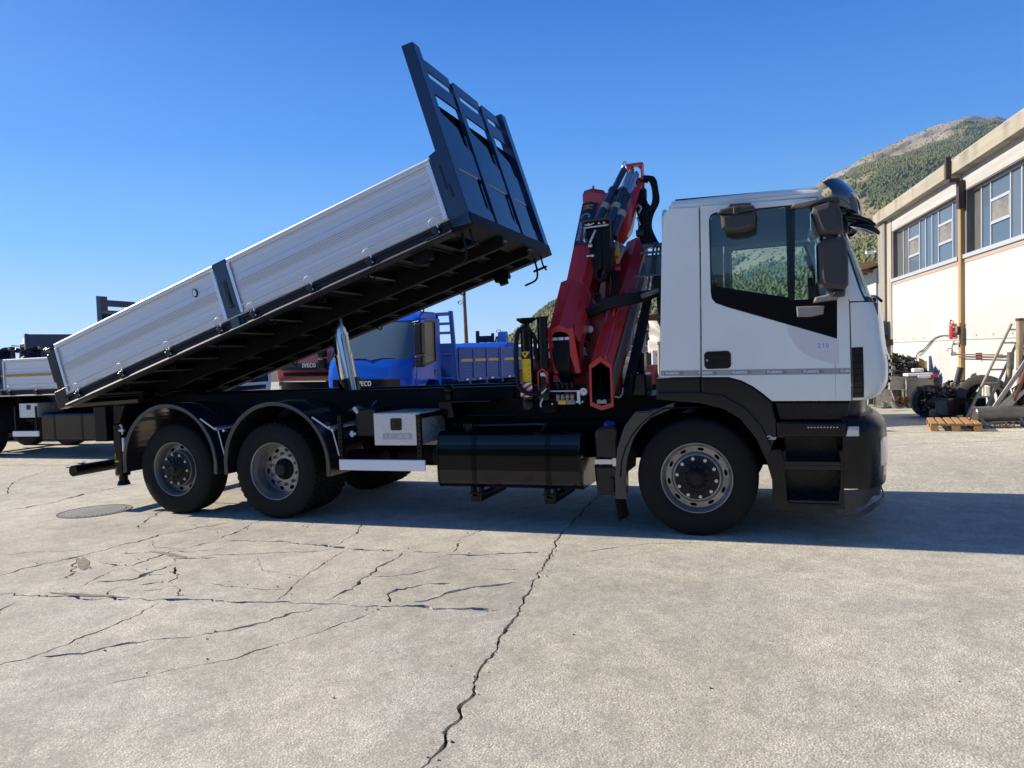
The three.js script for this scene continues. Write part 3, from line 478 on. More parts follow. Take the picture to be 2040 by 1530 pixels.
    M('mudguard', [exz([...outer, ...inner], z0, z1 - .01, 0), exz(wide, s > 0 ? z1 - .022 : z0, s > 0 ? z1 : z0 + .022, .006), exz([[-.17, 1.165], [-.348, 1.093], [-.36, 1.045], [-.18, 1.12]], s > 0 ? z1 - .05 : z0, s > 0 ? z1 - .012 : z0 + .04, .004)], m_guard, T);
    M('mud_flap', sheet((u, v) => V(-.69 + .03 * v * v + .012 * Math.sin(u * 5), .322 - .205 * v, z0 + (z1 - z0) * u), 8, 6, .008), m_rubber, T);
  }
  // ---- fuel tank
  const tankProf = []; for (const [cyy, cz, a0, a1, r] of [[.83, 1.13, 0, 90, .09], [.83, .62, 90, 180, .09], [.475, .62, 180, 270, .09], [.475, 1.13, 270, 360, .09]]) for (let i = 0; i <= 6; i++) { const t = (a0 + (a1 - a0) * i / 6) * Math.PI / 180; tankProf.push([cz + r * Math.cos(t), cyy + r * Math.sin(t)]); }
  // the near side bulges a little
  const bulge = []; for (const [z, y] of tankProf) { if (z > 1.215 && y < .5) { bulge.push([1.222, y], [1.226, .56], [1.226, .64], [1.223, .70], [1.216, .76], [1.209, .80]); continue; } if (z > 1.215 && y >= .83) { bulge.push([1.203, .832]); continue; } bulge.push([y > .8 && z > 1.1 ? z - .016 : z, y]); }
  const tank = M('fuel_tank', [exx(bulge, -2.445, -1.025, .012), ...[-2.445, -1.025].map(x => exx(bulge.map(([z, y]) => [.875 + (z - .875) * 1.012, .652 + (y - .652) * 1.012]), x - .008, x + .008, .003))], m_blackgloss, T);
  for (const x of [-2.065, -1.325]) { M('strap', exx([...bulge.map(([z, y]) => [.875 + (z - .875) * 1.014, .652 + (y - .652) * 1.014])], x - .024, x + .024, .002, [bulge.map(([z, y]) => [.875 + (z - .875) * .99, .652 + (y - .652) * .99])]), m_black, tank);
    M('tank_bracket', [bx(x - .045, x + .045, .25, .31, .5, 1.2, .008), bx(x - .055, x - .03, .26, .40, 1.12, 1.2, .004), bx(x + .03, x + .055, .26, .40, 1.12, 1.2, .004), cy(V(x, .33, 1.19), V(x, .40, 1.19), .008, .008, 6), bx(x - .07, x + .07, .33, .345, 1.15, 1.21, .003)], m_black, tank); }
  M('tank_cap', [cy(V(-2.2, .90, .98), V(-2.2, .985, .98), .05, .055, 18), ...Array.from({ length: 8 }, (_, i) => cy(V(-2.2 + .055 * Math.cos(i * .785), .94, .98 + .055 * Math.sin(i * .785)), V(-2.2 + .055 * Math.cos(i * .785), .985, .98 + .055 * Math.sin(i * .785)), .012, .012, 8))], m_plastic, tank);
  M('fuel_line', tube([[-2.3, .955, .9], [-1.9, .955, .85], [-1.45, .955, .86], [-1.42, .93, 1.05], [-1.42, .88, 1.16]], .012), m_tubeblue, tank); M('fuel_line', tube([[-2.35, .96, .95], [-2.44, .97, .8], [-2.5, .95, .6]], .012), m_tubeblue, tank);
  // ---- urea tank by the front mudguard
  const ad = M('urea_tank', [exz([[-.905, .68], [-.905, .87], [-.893, .925], [-.86, .955], [-.72, .965], [-.69, .93], [-.685, .66]], .68, 1.13, .025), exz([[-.90, .33], [-.918, .60], [-.685, .60], [-.7, .33]], .70, 1.12, .02)], m_plasticB, T);
  M('tank_strap', [bx(-.91, -.70, .615, .665, .7, 1.135, .006), bx(-.74, -.70, .60, .68, 1.12, 1.15, .006)], m_steel, ad);
  M('filler_cap', [cy(V(-.79, .93, 1.02), V(-.775, .985, 1.035), .055, .05, 16)], P(col(.02, .05, .35), .4), ad);
  M('level_bracket', [bx(-.77, -.73, .37, .50, 1.12, 1.15, .004)], m_plastic, ad);
  // ---- tool box, rinse-water can, side guard
  const tb = M('tool_box', [bx(-3.14, -2.635, .80, 1.105, .62, 1.205, .006), bx(-3.146, -2.629, .795, 1.11, 1.197, 1.21, .004), bx(-3.15, -2.625, 1.1, 1.118, .62, 1.205, .004)], m_aluplate, T);
  M('box_latch', [exz(rrect(-2.955, -2.83, .945, 1.066, .018), 1.208, 1.218, .003), exz(rrect(-2.932, -2.853, .965, 1.045, .01), 1.2185, 1.2195), bx(-2.905, -2.88, .985, 1.04, 1.21, 1.228, .004), bx(-2.93, -2.855, .972, .982, 1.212, 1.226, .003)], m_plasticB, tb);
  const embl = canvasTex(256, 64, (c, w, h) => { c.fillStyle = '#b9bbc0'; c.fillRect(0, 0, w, h); c.strokeStyle = '#d9dbdf'; c.lineWidth = 3; c.font = 'bold 34px sans-serif'; c.strokeText('T  A', 18, 44); c.strokeText('M', 140, 44); c.beginPath(); c.arc(212, 32, 20, 0, 7); c.stroke(); c.strokeText('S', 201, 44); });
  const em = M('embossed_mark', bx(-3.05, -2.72, .855, .915, 1.2105, 1.2125, 0), P(col(.8, .8, .8), .5, { metalness: .5, map: embl }), tb); planarUV(em.geometry, -3.05, -2.72, .855, .915);
  M('water_can', [exz([[-3.45, .87], [-3.45, 1.10], [-3.40, 1.155], [-3.2, 1.16], [-3.15, .87]], .75, 1.08, .02)], m_plastic, T);
  M('water_cap', cy(V(-3.42, 1.12, 1.06), V(-3.42, 1.165, 1.12), .022, .02, 12), m_whitepaint, T);
  M('water_tap', [cy(V(-3.44, .90, 1.08), V(-3.50, .90, 1.10), .015, .015, 10), cy(V(-3.475, .87, 1.10), V(-3.475, .93, 1.10), .017, .017, 10)], m_whitepaint, T);
  const sg = M('side_guard', bx(-3.55, -2.574, .545, .655, 1.225, 1.25, .008), m_whitepaint, T);
  for (const [x, y] of [[-3.54, 1.10], [-2.64, 1.10]]) { const hole = Array.from({ length: 9 }, (_, i) => rrect(x - .008, x + .008, y - .075 - i * .045, y - .055 - i * .045, .004, 2)); M('guard_post', [exz([[x - .024, .58], [x + .024, .58], [x + .024, y], [x - .024, y]], 1.19, 1.225, 0, hole), bx(x - .03, x + .03, 1.06, 1.10, .5, 1.2, .004)], m_black, T); }
  M('gusset_plate', [exz([[-3.60, 1.135], [-3.50, 1.185], [-3.36, 1.14], [-3.45, 1.10]], .9, .96, .004)], m_scrapB, T);
  M('valve_handle', [bar(V(-3.32, 1.17, .95), V(-3.24, 1.23, .98), .018, .012)], m_navyB, T);
  // body rest bracket in front of the tool box
  M('rest_bracket', [exz([[-2.572, 1.195], [-2.425, 1.205], [-2.40, 1.037], [-2.53, 1.033]], .55, .90, .004), bx(-2.5, -2.0, 1.19, 1.205, .5, .9, .003), bx(-2.51, -2.45, 1.21, 1.30, .80, .86, .008), new THREE.SphereGeometry(.055, 18, 12).translate(-2.48, 1.32, .83)], m_black, T);
  // rear: hinge, bumper tube, light bar, stabiliser foot
  M('underrun_bar', [cy(V(-7.37, .47, -1.16), V(-7.37, .47, 1.16), .067, .067, 24), ...[-.5, .5].map(z => bar(V(-7.36, .47, z), V(-6.9, .95, z), .08, .03))], m_black, T);
  M('rear_crossmember', [bx(-7.05, -6.86, .82, 1.24, -1.1, 1.1, .01), exz([[-7.0, 1.24], [-6.62, 1.24], [-6.72, 1.03], [-6.86, 1.02]], .98, 1.04, .004)], m_black, T);
  const leg = M('rear_stabiliser', [bx(-6.80, -6.69, .40, 1.02, .94, 1.06, .008), bx(-6.83, -6.80, .42, 1.0, .96, 1.04, .004), cy(V(-6.745, .34, 1.0), V(-6.745, .42, 1.0), .05, .05, 16), cy(V(-6.745, .29, 1.0), V(-6.745, .34, 1.0), .075, .06, 20)], m_black, T);
  const tri = canvasTex(64, 64, (c) => { c.fillStyle = '#c9b82a'; c.fillRect(0, 0, 64, 64); c.fillStyle = '#151515'; c.beginPath(); c.moveTo(32, 14); c.lineTo(54, 52); c.lineTo(10, 52); c.fill(); });
  for (const y of [.62, .45]) planarUV(M('warning_label', exz([[-6.80, y - .05], [-6.73, y - .05], [-6.79, y + .06]], 1.061, 1.063), P(col(1, 1, 1), .5, { map: tri }), leg).geometry, -6.82, -6.72, y - .06, y + .08);
  M('valve', [cy(V(-6.66, .70, 1.04), V(-6.66, .86, 1.04), .026, .022, 12), cy(V(-6.70, .95, 1.06), V(-6.62, .95, 1.06), .016, .016, 10), tube([[-6.70, 1.01, 1.05], [-6.665, 1.01, 1.06], [-6.665, .9, 1.05]], .012)], m_zinc, leg);
  M('hinge', [...[-.42, .42].map(z => bx(-6.92, -6.68, 1.16, 1.40, z - .07, z + .07, .02)), cy(V(-6.8, 1.36, -.55), V(-6.8, 1.36, .55), .035, .035, 14)], m_black, T);
  // ---- tipping ram: three chromed stages in a barrel
  const dirn = V(-4.30, 2.10, 0).sub(V(-4.17, 1.30, 0)).normalize(), at = t => V(-4.17, 1.30, .0).addScaledVector(dirn, t);
  const ram = part('tipping_ram', T);
  M('barrel', [cy(at(-.45), at(.14), .125, .125, 28), cy(at(.10), at(.15), .135, .135, 28)], m_blackgloss, ram);
  M('stage', [cy(at(.1), at(.44), .108, .108, 28), cy(at(.42), at(.45), .113, .113, 28)], m_chrome, ram);
  M('stage', [cy(at(.4), at(.70), .097, .097, 28), cy(at(.675), at(.70), .102, .102, 28)], m_chrome, ram);
  M('stage', [cy(at(.66), at(.97), .086, .086, 28)], m_chrome, ram);
  M('ram_pipe', [cy(V(-4.03, 1.3, .14), V(-4.14, 1.98, .14), .03, .03, 12)], m_zinc, ram);
}
function planarUV(g, x0, x1, y0, y1) { const p = g.attributes.position, u = g.attributes.uv; for (let i = 0; i < p.count; i++) u.setXY(i, (p.getX(i) - x0) / (x1 - x0), (p.getY(i) - y0) / (y1 - y0)); }
// =====================================================================  the tilted aluminium body (own axes: x forward along the floor, y up from the dropside's foot)
function makeBody(parent, opt) {
  const B = part('tipping_body', parent), H = .615, L = 5.325;
  // one dropside board: hollow extruded aluminium with rolled top edge, ribs and a foot groove; profile [z, y] seen from the front
  const prof = (() => { const o = [[1.205, 0], [1.252, 0], [1.252, .016], [1.240, .020], [1.240, .066], [1.256, .072], [1.257, .088], [1.240, .091]];
    o.push([1.240, .150], [1.2435, .158], [1.2435, .172], [1.240, .180]);
    for (let i = 0; i < 5; i++) { const y = .236 + i * .0235; o.push([1.240, y], [1.250, y + .003], [1.250, y + .011], [1.240, y + .013]); }
    o.push([1.240, .400], [1.236, .415], [1.236, .500], [1.240, .515], [1.240, .548], [1.234, .553], [1.250, .560], [1.254, .572], [1.254, .600], [1.248, H], [1.205, H]); return o; })();
  const board = (x0, x1, s) => { const g = exx(prof, x0, x1); if (s < 0) { g.rotateY(Math.PI); g.translate(x0 + x1, 0, 0); } return g; };
  for (const s of [1, -1]) for (const [x0, x1] of [[.03, 2.556], [2.752, L - .01]]) {
    const d = M('dropside', board(x0, x1, s), m_alu, B);
    // plain end plates with rivets
    for (const [a, b] of [[x0 - .004, x0 + .034], [x1 - .034, x1 + .004]]) { M('end_cap', [bx(a, b, .002, .560, s * 1.257 - .003, s * 1.257 + .003, .002), ...[.05, .2, .36, .52].map(y => cy(V((a + b) / 2, y, s * 1.25), V((a + b) / 2, y, s * 1.264), .008, .007, 8))], m_capplate, d); }
  }
  for (const s of [1, -1]) {
    M('dropside_post', [bx(2.572, 2.738, -.13, .612, s * 1.195 - .045, s * 1.195 + .055, .006), bx(2.56, 2.75, .604, .618, s * 1.195 - .05, s * 1.195 + .06, .004), bx(2.60, 2.71, -.14, -.02, s * 1.265 - .02, s * 1.265 + .012, .006)], m_slate, B);
    M('post_latch', [bx(2.632, 2.678, .10, .40, s * 1.252 - .001, s * 1.252 + .004, .002), bx(2.640, 2.670, .12, .24, s * 1.257 - .001, s * 1.257 + .006, .002), bx(2.632, 2.69, .10, .113, s * 1.26 - .004, s * 1.26 + .01, .002)], m_plasticB, B);
    // side rail: cream floor edge strip, folded steel rail below it
    M('floor_edge_strip', bx(.02, L, -.020, -.004, s * 1.20 - .05, s * 1.20 + .062, .003), m_cream, B);
    M('side_rail', [exx([[1.18, -.022], [1.255, -.022], [1.255, -.05], [1.238, -.062], [1.238, -.108], [1.27, -.118], [1.285, -.138], [1.27, -.156], [1.15, -.156], [1.15, -.14], [1.18, -.12]].map(([z, y]) => [s * z, y]), -.02, L, .002)], m_rail, B);
    // latches along the foot
    for (const x of [.20, .93, 1.67, 2.43, 2.90, 3.66, 4.40, 5.17]) {
      const z = s * 1.262, o = s * .006;
      M('dropside_latch', [tube([[x - .050, -.01, z], [x - .050, .032, z + o], [x - .025, .055, z + o], [x + .025, .055, z + o], [x + .050, .032, z + o], [x + .050, -.03, z]], .0034, 20, 6), bx(x + .022, x + .036, -.10, -.02, z - .004, z + .014, .003)], m_zinc, B);
      M('latch_hook', [bx(x - .045, x + .040, -.09, -.045, z - .016, z + .016, .008), bx(x - .02, x + .022, -.115, -.03, z - .014, z + .018, .006), tube([[x - .01, -.11, z], [x + .05, -.125, z + o], [x + .085, -.10, z + o]], .009, 12, 6)], m_plasticB, B);
    }
    M('grab_handle', [bx(4.9 + .14, 4.9 + .28, -.12, -.105, s * 1.25 - .01, s * 1.25 + .03, .004)], m_slate, B);
  }
  // floor, long stringers, crossbars with pale top flanges
  M('floor', [bx(0, 5.53, -.055, -.022, -1.15, 1.15, .003)], m_under, B);
  for (const z of [.40, -.40]) M('stringer', [bx(.35, 5.50, -.245, -.056, z - .04, z + .04, .008)], m_under, B);
  for (let i = 0; i < 12; i++) { const x = .3 + i * .43; M('crossbar', [bx(x - .028, x + .028, -.135, -.056, -1.15, 1.15, .003), bx(x - .04, x - .026, -.15, -.135, -1.15, 1.15, .002)], i === 9 || i === 10 ? m_under : m_under, B); M('crossbar_flange', [bx(x + .0285, x + .032, -.134, -.118, .45, 1.13, .001), bx(x + .0285, x + .032, -.134, -.118, -.35, .35, .001)], i === 9 ? m_cream : m_dull, B); }
  M('front_floor_edge', [bx(5.31, 5.54, -.15, -.02, -1.25, 1.25, .004)], m_under, B);
  M('stake_pocket', [bx(4.78, 4.98, -.25, -.15, 1.02, 1.14, .02), cy(V(4.88, -.28, 1.08), V(4.88, -.2, 1.08), .05, .05, 12), bx(4.78, 4.98, -.25, -.15, -1.14, -1.02, .02), cy(V(4.88, -.30, -1.08), V(4.88, -.2, -1.08), .06, .06, 12)], m_under, B);
  for (const z of [1.12, -1.05]) M('rope_crank', [tube([[5.36, -.14, z], [5.34, -.33, z], [5.30, -.40, z], [5.14, -.42, z]], .013, 24, 8), tube([[5.45, -.14, z], [5.44, -.28, z], [5.46, -.34, z]], .011, 14, 8), bx(5.30, 5.48, -.31, -.285, z - .02, z + .02, .006)], m_black, B);
  for (const x of [.75, 1.5, 2.2, 2.95, 3.62, 4.25]) for (const s of [1, -1]) M('lashing_hook', tube([[x, -.15, s * 1.12], [x + .02, -.20, s * 1.12], [x + .06, -.215, s * 1.12], [x + .08, -.18, s * 1.12]], .009, 12, 6), m_under, B);
  // tail: gate, corner posts
  M('tailgate', exx(prof.map(([z, y]) => [z - 1.2, y]), -1.16, 1.16).rotateY(-Math.PI / 2).translate(-.02, 0, 0), m_alu, B);
  for (const s of [1, -1]) M('tail_post', [bx(-.115, .0, .0, .56, s * 1.19 - .05, s * 1.19 + .055, .012), bx(-.15, -.09, .18, .54, s * 1.20 - .03, s * 1.20 + .045, .02), bx(-.175, .03, -.142, .075, s * 1.19 - .06, s * 1.19 + .065, .01), bx(-.14, -.05, .57, .60, s * 1.2 - .05, s * 1.2 + .05, .01), bx(-.18, -.10, .58, .62, s * 1.2 - .06, s * 1.2 + .04, .01)], m_plasticB, B);
  M('tail_crossmember', [bx(-.16, .02, -.14, -.02, -1.15, 1.15, .006)], m_under, B);
  // headboard: two heavy corner posts, two middle posts, plates and open slats
  for (const s of [1, -1]) {
    const z0 = s > 0 ? 1.10 : -1.25, z1 = s > 0 ? 1.25 : -1.10;
    M('headboard_post', [exz([[5.325, -.105], [5.535, -.142], [5.535, 1.72], [5.41, 1.735], [5.405, .652], [5.325, .632]], z0, z1, .006)], m_slate, B);
    M('post_recess', [bx(5.395, 5.415, .26, .50, s * 1.2505 - .001, s * 1.2505 + .003, .001), bx(5.43, 5.45, .17, .30, s * 1.2505 - .001, s * 1.2505 + .004, .001)], m_plasticB, B);
  }
  for (const z of [.35, -.45]) M('headboard_upright', [bx(5.46, 5.512, -.18, 1.60, z - .060, z + .060, .004)], m_slate, B);
  const bays = [[.412, 1.10], [-.388, .288], [-1.10, -.512]];
  M('recess_shade_plate', bx(5.435, 5.445, -.13, 1.23, -1.1, 1.1, .002), m_recessShade, B);  // black plate stands in for the shade seen through cut-outs and slats
  for (const [z0, z1] of bays) {
    M('headboard_slat', bx(5.475, 5.497, 1.535, 1.66, z0, z1, .003), m_slate, B);
    M('headboard_slat', bx(5.475, 5.497, 1.29, 1.46, z0, z1, .003), m_slate, B);
    // upper and lower plates with bevelled cut-outs that show the black shade plate behind
    M('headboard_plate', exx([[z0, .49], [z1, .49], [z1, 1.11], [z0 + .23, 1.01], [z0 + .20, .85], [z0, .79]], 5.475, 5.498), m_slate, B);
    M('headboard_plate', exx([[z0, -.13], [z1, -.13], [z1, .465], [z0 + .17, .465], [z0 + .17, .17], [z0, .10]], 5.475, 5.498), m_slate, B);
    M('plate_ledge', bx(5.465, 5.506, .467, .485, z0 + .15, z1, .001), m_cream, B);
    M('inner_bar', [bx(5.478, 5.494, .15, .44, z0 + .055, z0 + .085, .002), bx(5.478, 5.494, .82, .98, z0 + .06, z0 + .09, .002)], m_slate, B);
  }
  M('oval_badge', [exz(ell(2.235, .424, .034, .05, 20), 1.238, 1.250, .003)], m_plasticB, B);
  M('badge_mark', [exz(ell(2.235, .424, .024, .038, 16), 1.2505, 1.2525), bx(2.222, 2.248, .44, .447, 1.252, 1.255, 0), bx(2.232, 2.239, .405, .445, 1.252, 1.255, 0)], m_zinc, B);
  return B;
}
{
  const B = makeBody(T); B.position.set(-7.30, 1.41, 0); B.rotation.z = 16.95 * Math.PI / 180;
}
// =====================================================================  the cab
{
  const C = part('cab', T);
  // front skin: plan section runs from the door edge round the corner to the nose; xf is the nose, x0 the door edge
  const lerpT = (t, a) => { let k = 0; while (k < a.length - 2 && t > a[k + 1][0]) k++; const p = a[k], q = a[k + 1], f = Math.min(1, Math.max(0, (t - p[0]) / (q[0] - p[0]))), s = f; return p[1] + (q[1] - p[1]) * s; };
  const nose = [[1.16, 1.44], [1.19, 1.52], [1.25, 1.575], [1.32, 1.60], [1.40, 1.605], [1.48, 1.60], [1.58, 1.575], [1.66, 1.565], [1.80, 1.555], [1.90, 1.53], [1.945, 1.50], [2.05, 1.455], [2.30, 1.375], [2.55, 1.29], [2.72, 1.215], [2.80, 1.16], [2.87, 1.06]];
  const doorX = [[1.16, 1.245], [1.945, 1.245], [2.03, 1.215], [2.49, 1.115], [2.80, 1.025], [2.87, 1.0]];
  const halfW = [[1.16, 1.22], [1.25, 1.248], [1.945, 1.25], [2.3, 1.245], [2.75, 1.215], [2.87, 1.14]];
  const skin = (t, y, out = 0) => { // t: -1 (left) .. 1 (right)
    const s = Math.sign(t) || 1, f = 1 - Math.abs(t), ph = f * Math.PI / 2, x0 = lerpT(y, doorX), xn = lerpT(y, nose), w = lerpT(y, halfW), ex = y > 1.95 ? .62 : .60, ez = y > 1.95 ? .72 : .72;
    const v = V(x0 + (xn - x0) * Math.pow(Math.sin(ph), ex), y, s * w * Math.pow(Math.max(0, Math.cos(ph)), ez));
    if (out) { const n = V(Math.sin(ph), 0, s * Math.cos(ph)).normalize(); v.addScaledVector(n, out); } return v;
  };
  const tAt = (x, y) => { const a = lerpT(y, doorX), b = lerpT(y, nose); return 1 - Math.asin(Math.pow(Math.max(0, Math.min(1, (x - a) / (b - a))), 1 / .60)) * 2 / Math.PI; };
  const patch = (t0, t1, y0, y1, out, nu, nv, th) => sheet((u, v) => skin(t1 + (t0 - t1) * u, y0 + (y1 - y0) * v, out), nu, nv, th);
  // side walls: rear quarter and door, each a plate with its own opening
  const quarter = [[-.275, 1.392], [.071, 1.388], [.083, 1.80], [.104, 2.82], [-.13, 2.835], [-.185, 2.80], [-.215, 2.60]];
  const door = [[.081, 1.386], [.30, 1.380], [.40, 1.350], [.489, 1.300], [.57, 1.235], [.64, 1.172], [1.236, 1.163], [1.238, 1.945], [1.212, 2.03], [1.11, 2.47], [1.035, 2.765], [.9, 2.80], [.114, 2.815], [.093, 1.80]];
  const band = [[.178, 2.10], [.182, 2.70], [.198, 2.742], [.235, 2.757], [.80, 2.755], [.985, 2.738], [1.045, 2.55], [1.125, 2.12], [1.150, 1.964], [1.143, 1.662], [.83, 1.776], [.30, 1.968], [.215, 2.005], [.185, 2.045]];
  const panes = [[[.192, 2.150], [.192, 2.70], [.215, 2.740], [.785, 2.742], [.785, 2.014]], [[.858, 2.735], [.965, 2.728], [1.02, 2.56], [1.098, 2.13], [1.118, 1.985], [.835, 1.99]]];
  for (const s of [1, -1]) {
    const z0 = s > 0 ? 1.205 : -1.25, z1 = s > 0 ? 1.25 : -1.205, Z = s * 1.25;
    M('rear_quarter', exz(quarter, z0, z1, .012), m_white, C);
    const dr = M('door', exz(door, z0, z1, .006, [band]), m_white, C);
    M('window_surround', exz(band, s > 0 ? 1.222 : -1.247, s > 0 ? 1.247 : -1.222, 0, panes), m_blackgloss, C);
    for (const p of panes) M('side_window', exz(p.map(([x, y]) => [x, y]), s > 0 ? 1.232 : -1.238, s > 0 ? 1.238 : -1.232), m_glass, C);
    M('window_post', bx(.792, .832, 1.99, 2.74, Z - .004, Z + .004, .003), m_plasticB, C);
    M('door_handle', [exz(rrect(.107, .325, 1.452, 1.60, .035), Math.min(Z, Z + s * .006), Math.max(Z, Z + s * .006), .002), bx(.165, .285, 1.545, 1.572, Z - .002, Z + s * .020 , .006), exz(rrect(.165, .29, 1.475, 1.505, .012), Math.min(Z + s * .006, Z + s * .009), Math.max(Z + s * .006, Z + s * .009))], m_plasticB, dr);
    M('lock', [cy(V(.132, 1.526, Z), V(.132, 1.526, Z + s * .011), .011, .010, 14)], m_steel, dr);
    if (s > 0) {
      M('door_sticker_panel', exz([[.762, 1.798], [.78, 1.72], [.835, 1.615], [.89, 1.555], [.961, 1.512], [1.135, 1.452], [1.152, 1.47], [1.155, 1.65]], 1.2502, 1.2515), P(col(.64, .64, .65), .35, { clearcoat: .5 }), dr);
      const st = canvasTex(256, 128, (c) => { c.fillStyle = '#d2d2d4'; c.fillRect(0, 0, 256, 128); c.fillStyle = '#5f8fc4'; c.font = 'bold 66px sans-serif'; c.fillText('3 1 0', 20, 60); c.fillStyle = '#a9b4c4'; c.font = 'bold 26px sans-serif'; c.fillText('•  —  • • 16', 24, 108); });
      planarUV(M('number_sticker', bx(.985, 1.135, 1.535, 1.64, 1.2508, 1.2520, 0), P(col(1, 1, 1), .4, { map: st }), dr).geometry, .985, 1.135, 1.535, 1.64);
      M('rust_run', exz([[1.119, 1.45], [1.126, 1.45], [1.124, 1.30], [1.1235, 1.19], [1.121, 1.19], [1.1215, 1.33]], 1.2503, 1.2508), P(col(.50, .36, .24), .7), dr);
    }
    // reflective strip with the maker's word printed along it
    const strip = canvasTex(1024, 32, (c, w, h) => { c.fillStyle = '#8f9298'; c.fillRect(0, 0, w, h); c.fillStyle = '#a3a6ac'; for (let i = 0; i < 1024; i += 8) c.fillRect(i, 0, 3, h); c.font = 'bold 17px sans-serif'; for (let i = 0; i < 6; i++) { const x = 50 + i * 177; c.fillStyle = '#7c7f85'; c.fillRect(x - 6, 6, 104, 20); c.fillStyle = '#e6e7ea'; c.fillText('PLANDEX', x, 22); } });
    const sm = P(col(1, 1, 1), .35, { map: strip });
    for (const [a, b, par] of [[-.262, .068, C], [.086, 1.232, dr]]) { const f = x => 1.4515 - (x + .25) * .0185; const g = exz([[a, f(a) - .047], [b, f(b) - .048], [b, f(b)], [a, f(a)]], Math.min(Z + s * .0004, Z + s * .0016), Math.max(Z + s * .0004, Z + s * .0016)); const p = g.attributes.position, u = g.attributes.uv; for (let i = 0; i < p.count; i++) u.setXY(i, (s > 0 ? p.getX(i) + .3 : 1.3 - p.getX(i)) / 1.6, (p.getY(i) - f(p.getX(i)) + .048) / .048); M('reflective_strip', g, sm, par); }
    // wheel arch trim in black plastic: upper bulge, lip
    const arch = [[-.305, 1.386], [.073, 1.382], [.30, 1.376], [.40, 1.345], [.488, 1.292], [.565, 1.228], [.64, 1.160], [.665, 1.02], [.665, .885], [.60, .72], [.585, .66], [.50, .873], [.44, .96], [.38, 1.032], [.256, 1.113], [.16, 1.145], [.063, 1.165], [-.308, 1.200]];
    M('wheel_arch', [exz(arch.filter(p => p[0] > .07).concat([[.078, 1.163], [.078, 1.382]].slice(0, 1)), s > 0 ? 1.05 : -1.255, s > 0 ? 1.255 : -1.05, .014), exz([[-.305, 1.386], [.068, 1.382], [.066, 1.168], [-.308, 1.203]], s > 0 ? 1.05 : -1.255, s > 0 ? 1.255 : -1.05, .014), exz([[-.29, 1.27], [.07, 1.262], [.25, 1.235], [.42, 1.13], [.55, .98], [.63, .80], [.60, .72], [.50, .873], [.38, 1.032], [.256, 1.113], [.063, 1.165], [-.308, 1.205]], s > 0 ? 1.24 : -1.272, s > 0 ? 1.272 : -1.24, .012)], m_plasticB, C);
    M('arch_liner', exz([...Array.from({ length: 17 }, (_, i) => { const t = (0 + i * 11.25) * Math.PI / 180; return [.0 + .66 * Math.cos(t), .52 + .66 * Math.sin(t)]; }), ...Array.from({ length: 17 }, (_, i) => { const t = (180 - i * 11.25) * Math.PI / 180; return [.0 + .645 * Math.cos(t), .52 + .645 * Math.sin(t)]; })].filter(p => p[1] < 1.165), s > 0 ? .55 : -1.22, s > 0 ? 1.22 : -.55), m_under, C);
    // entrance: upper housing, two treads set into a frame
    M('step_housing', [exz([[.655, 1.158], [1.236, 1.150], [1.20, 1.0], [.69, 1.005]], s > 0 ? 1.00 : -1.17, s > 0 ? 1.17 : -1.00, .01), exz([[.665, 1.003], [1.20, .992], [1.185, .873], [.735, .875], [.715, .862], [.668, .868]], s > 0 ? .85 : -1.252, s > 0 ? 1.252 : -.85, .02), bx(.72, 1.18, .30, .88, s * .86 - .01, s * .86 + .01, .004)], m_plastic, C);
    M('step_frame', [exz([[.552, .768], [.70, .775], [.722, .68], [.735, .36], [.76, .335], [1.13, .335], [1.145, .68], [1.13, .76], [1.165, .775], [1.165, .285], [1.123, .292], [.90, .278], [.718, .268], [.665, .275], [.640, .31], [.632, .468], [.60, .60]], s > 0 ? 1.215 : -1.25, s > 0 ? 1.25 : -1.215, .010), bx(.62, .735, .30, .76, s * 1.05 - .17, s * 1.05 + .17, .01), bx(1.14, 1.165, .30, .76, s * 1.05 - .17, s * 1.05 + .17, .01)], m_plastic, C);
    for (const [y, a, b, zz] of [[.655, .715, 1.148, 1.24], [.335, .735, 1.142, 1.235]]) {
      const holes = [0, 1, 2].map(i => ell(.84 + i * .095, s * 1.12, .018, .03, 12));
      M('step_tread', [exy([[a, s * .87], [b, s * .87], [b, s * zz], [a, s * zz]], y - .022, y + .02, .006, holes), bx(a, b, y - .05, y - .01, s * zz - .012, s * zz + .003, .006)], m_plasticB, C);
    }
    M('vent_teeth', Array.from({ length: 10 }, (_, i) => bx(.905 + i * .024, .917 + i * .024, .948, .958, s * 1.25 - .002, s * 1.25 + .012, .002)), m_zinc, C);
    M('panel_clip', [tube([[.575, .868, s * 1.256], [.60, .882, s * 1.262], [.615, .885, s * 1.262], [.63, .87, s * 1.262], [.665, .873, s * 1.262]], .006, 16, 6), bx(.575, .66, .856, .862, s * 1.25 - .003, s * 1.25 + .006, .001)], m_zinc, C);
    // air intake strip behind the corner panel
    M('corner_grille', sheet((u, v) => { const y = 1.186 + .40 * v; return skin(s * tAt(1.2465 + .082 * (s > 0 ? u : 1 - u), y), y, .004); }, 8, 8, .006), m_plasticB, C);
    M('grille_fin', Array.from({ length: 7 }, (_, i) => sheet((u, v) => { const y = 1.215 + i * .05 + .006 * v; return skin(s * tAt(1.252 + .07 * (s > 0 ? u : 1 - u), y), y, .008); }, 6, 1, .005)), m_under, C);
    // A pillar
    M('front_pillar', sheet((u, v) => skin(s * (1 - .20 * (s > 0 ? u : 1 - u) * (1 - .25 * v)), 1.952 + .90 * v), 10, 16, .03), m_white, C);
    // indicator in the bumper corner, head lamp
  }
  M('front_panel', [patch(-1, 1, 1.165, 1.94, 0, 60, 26, .02)], m_white, C);
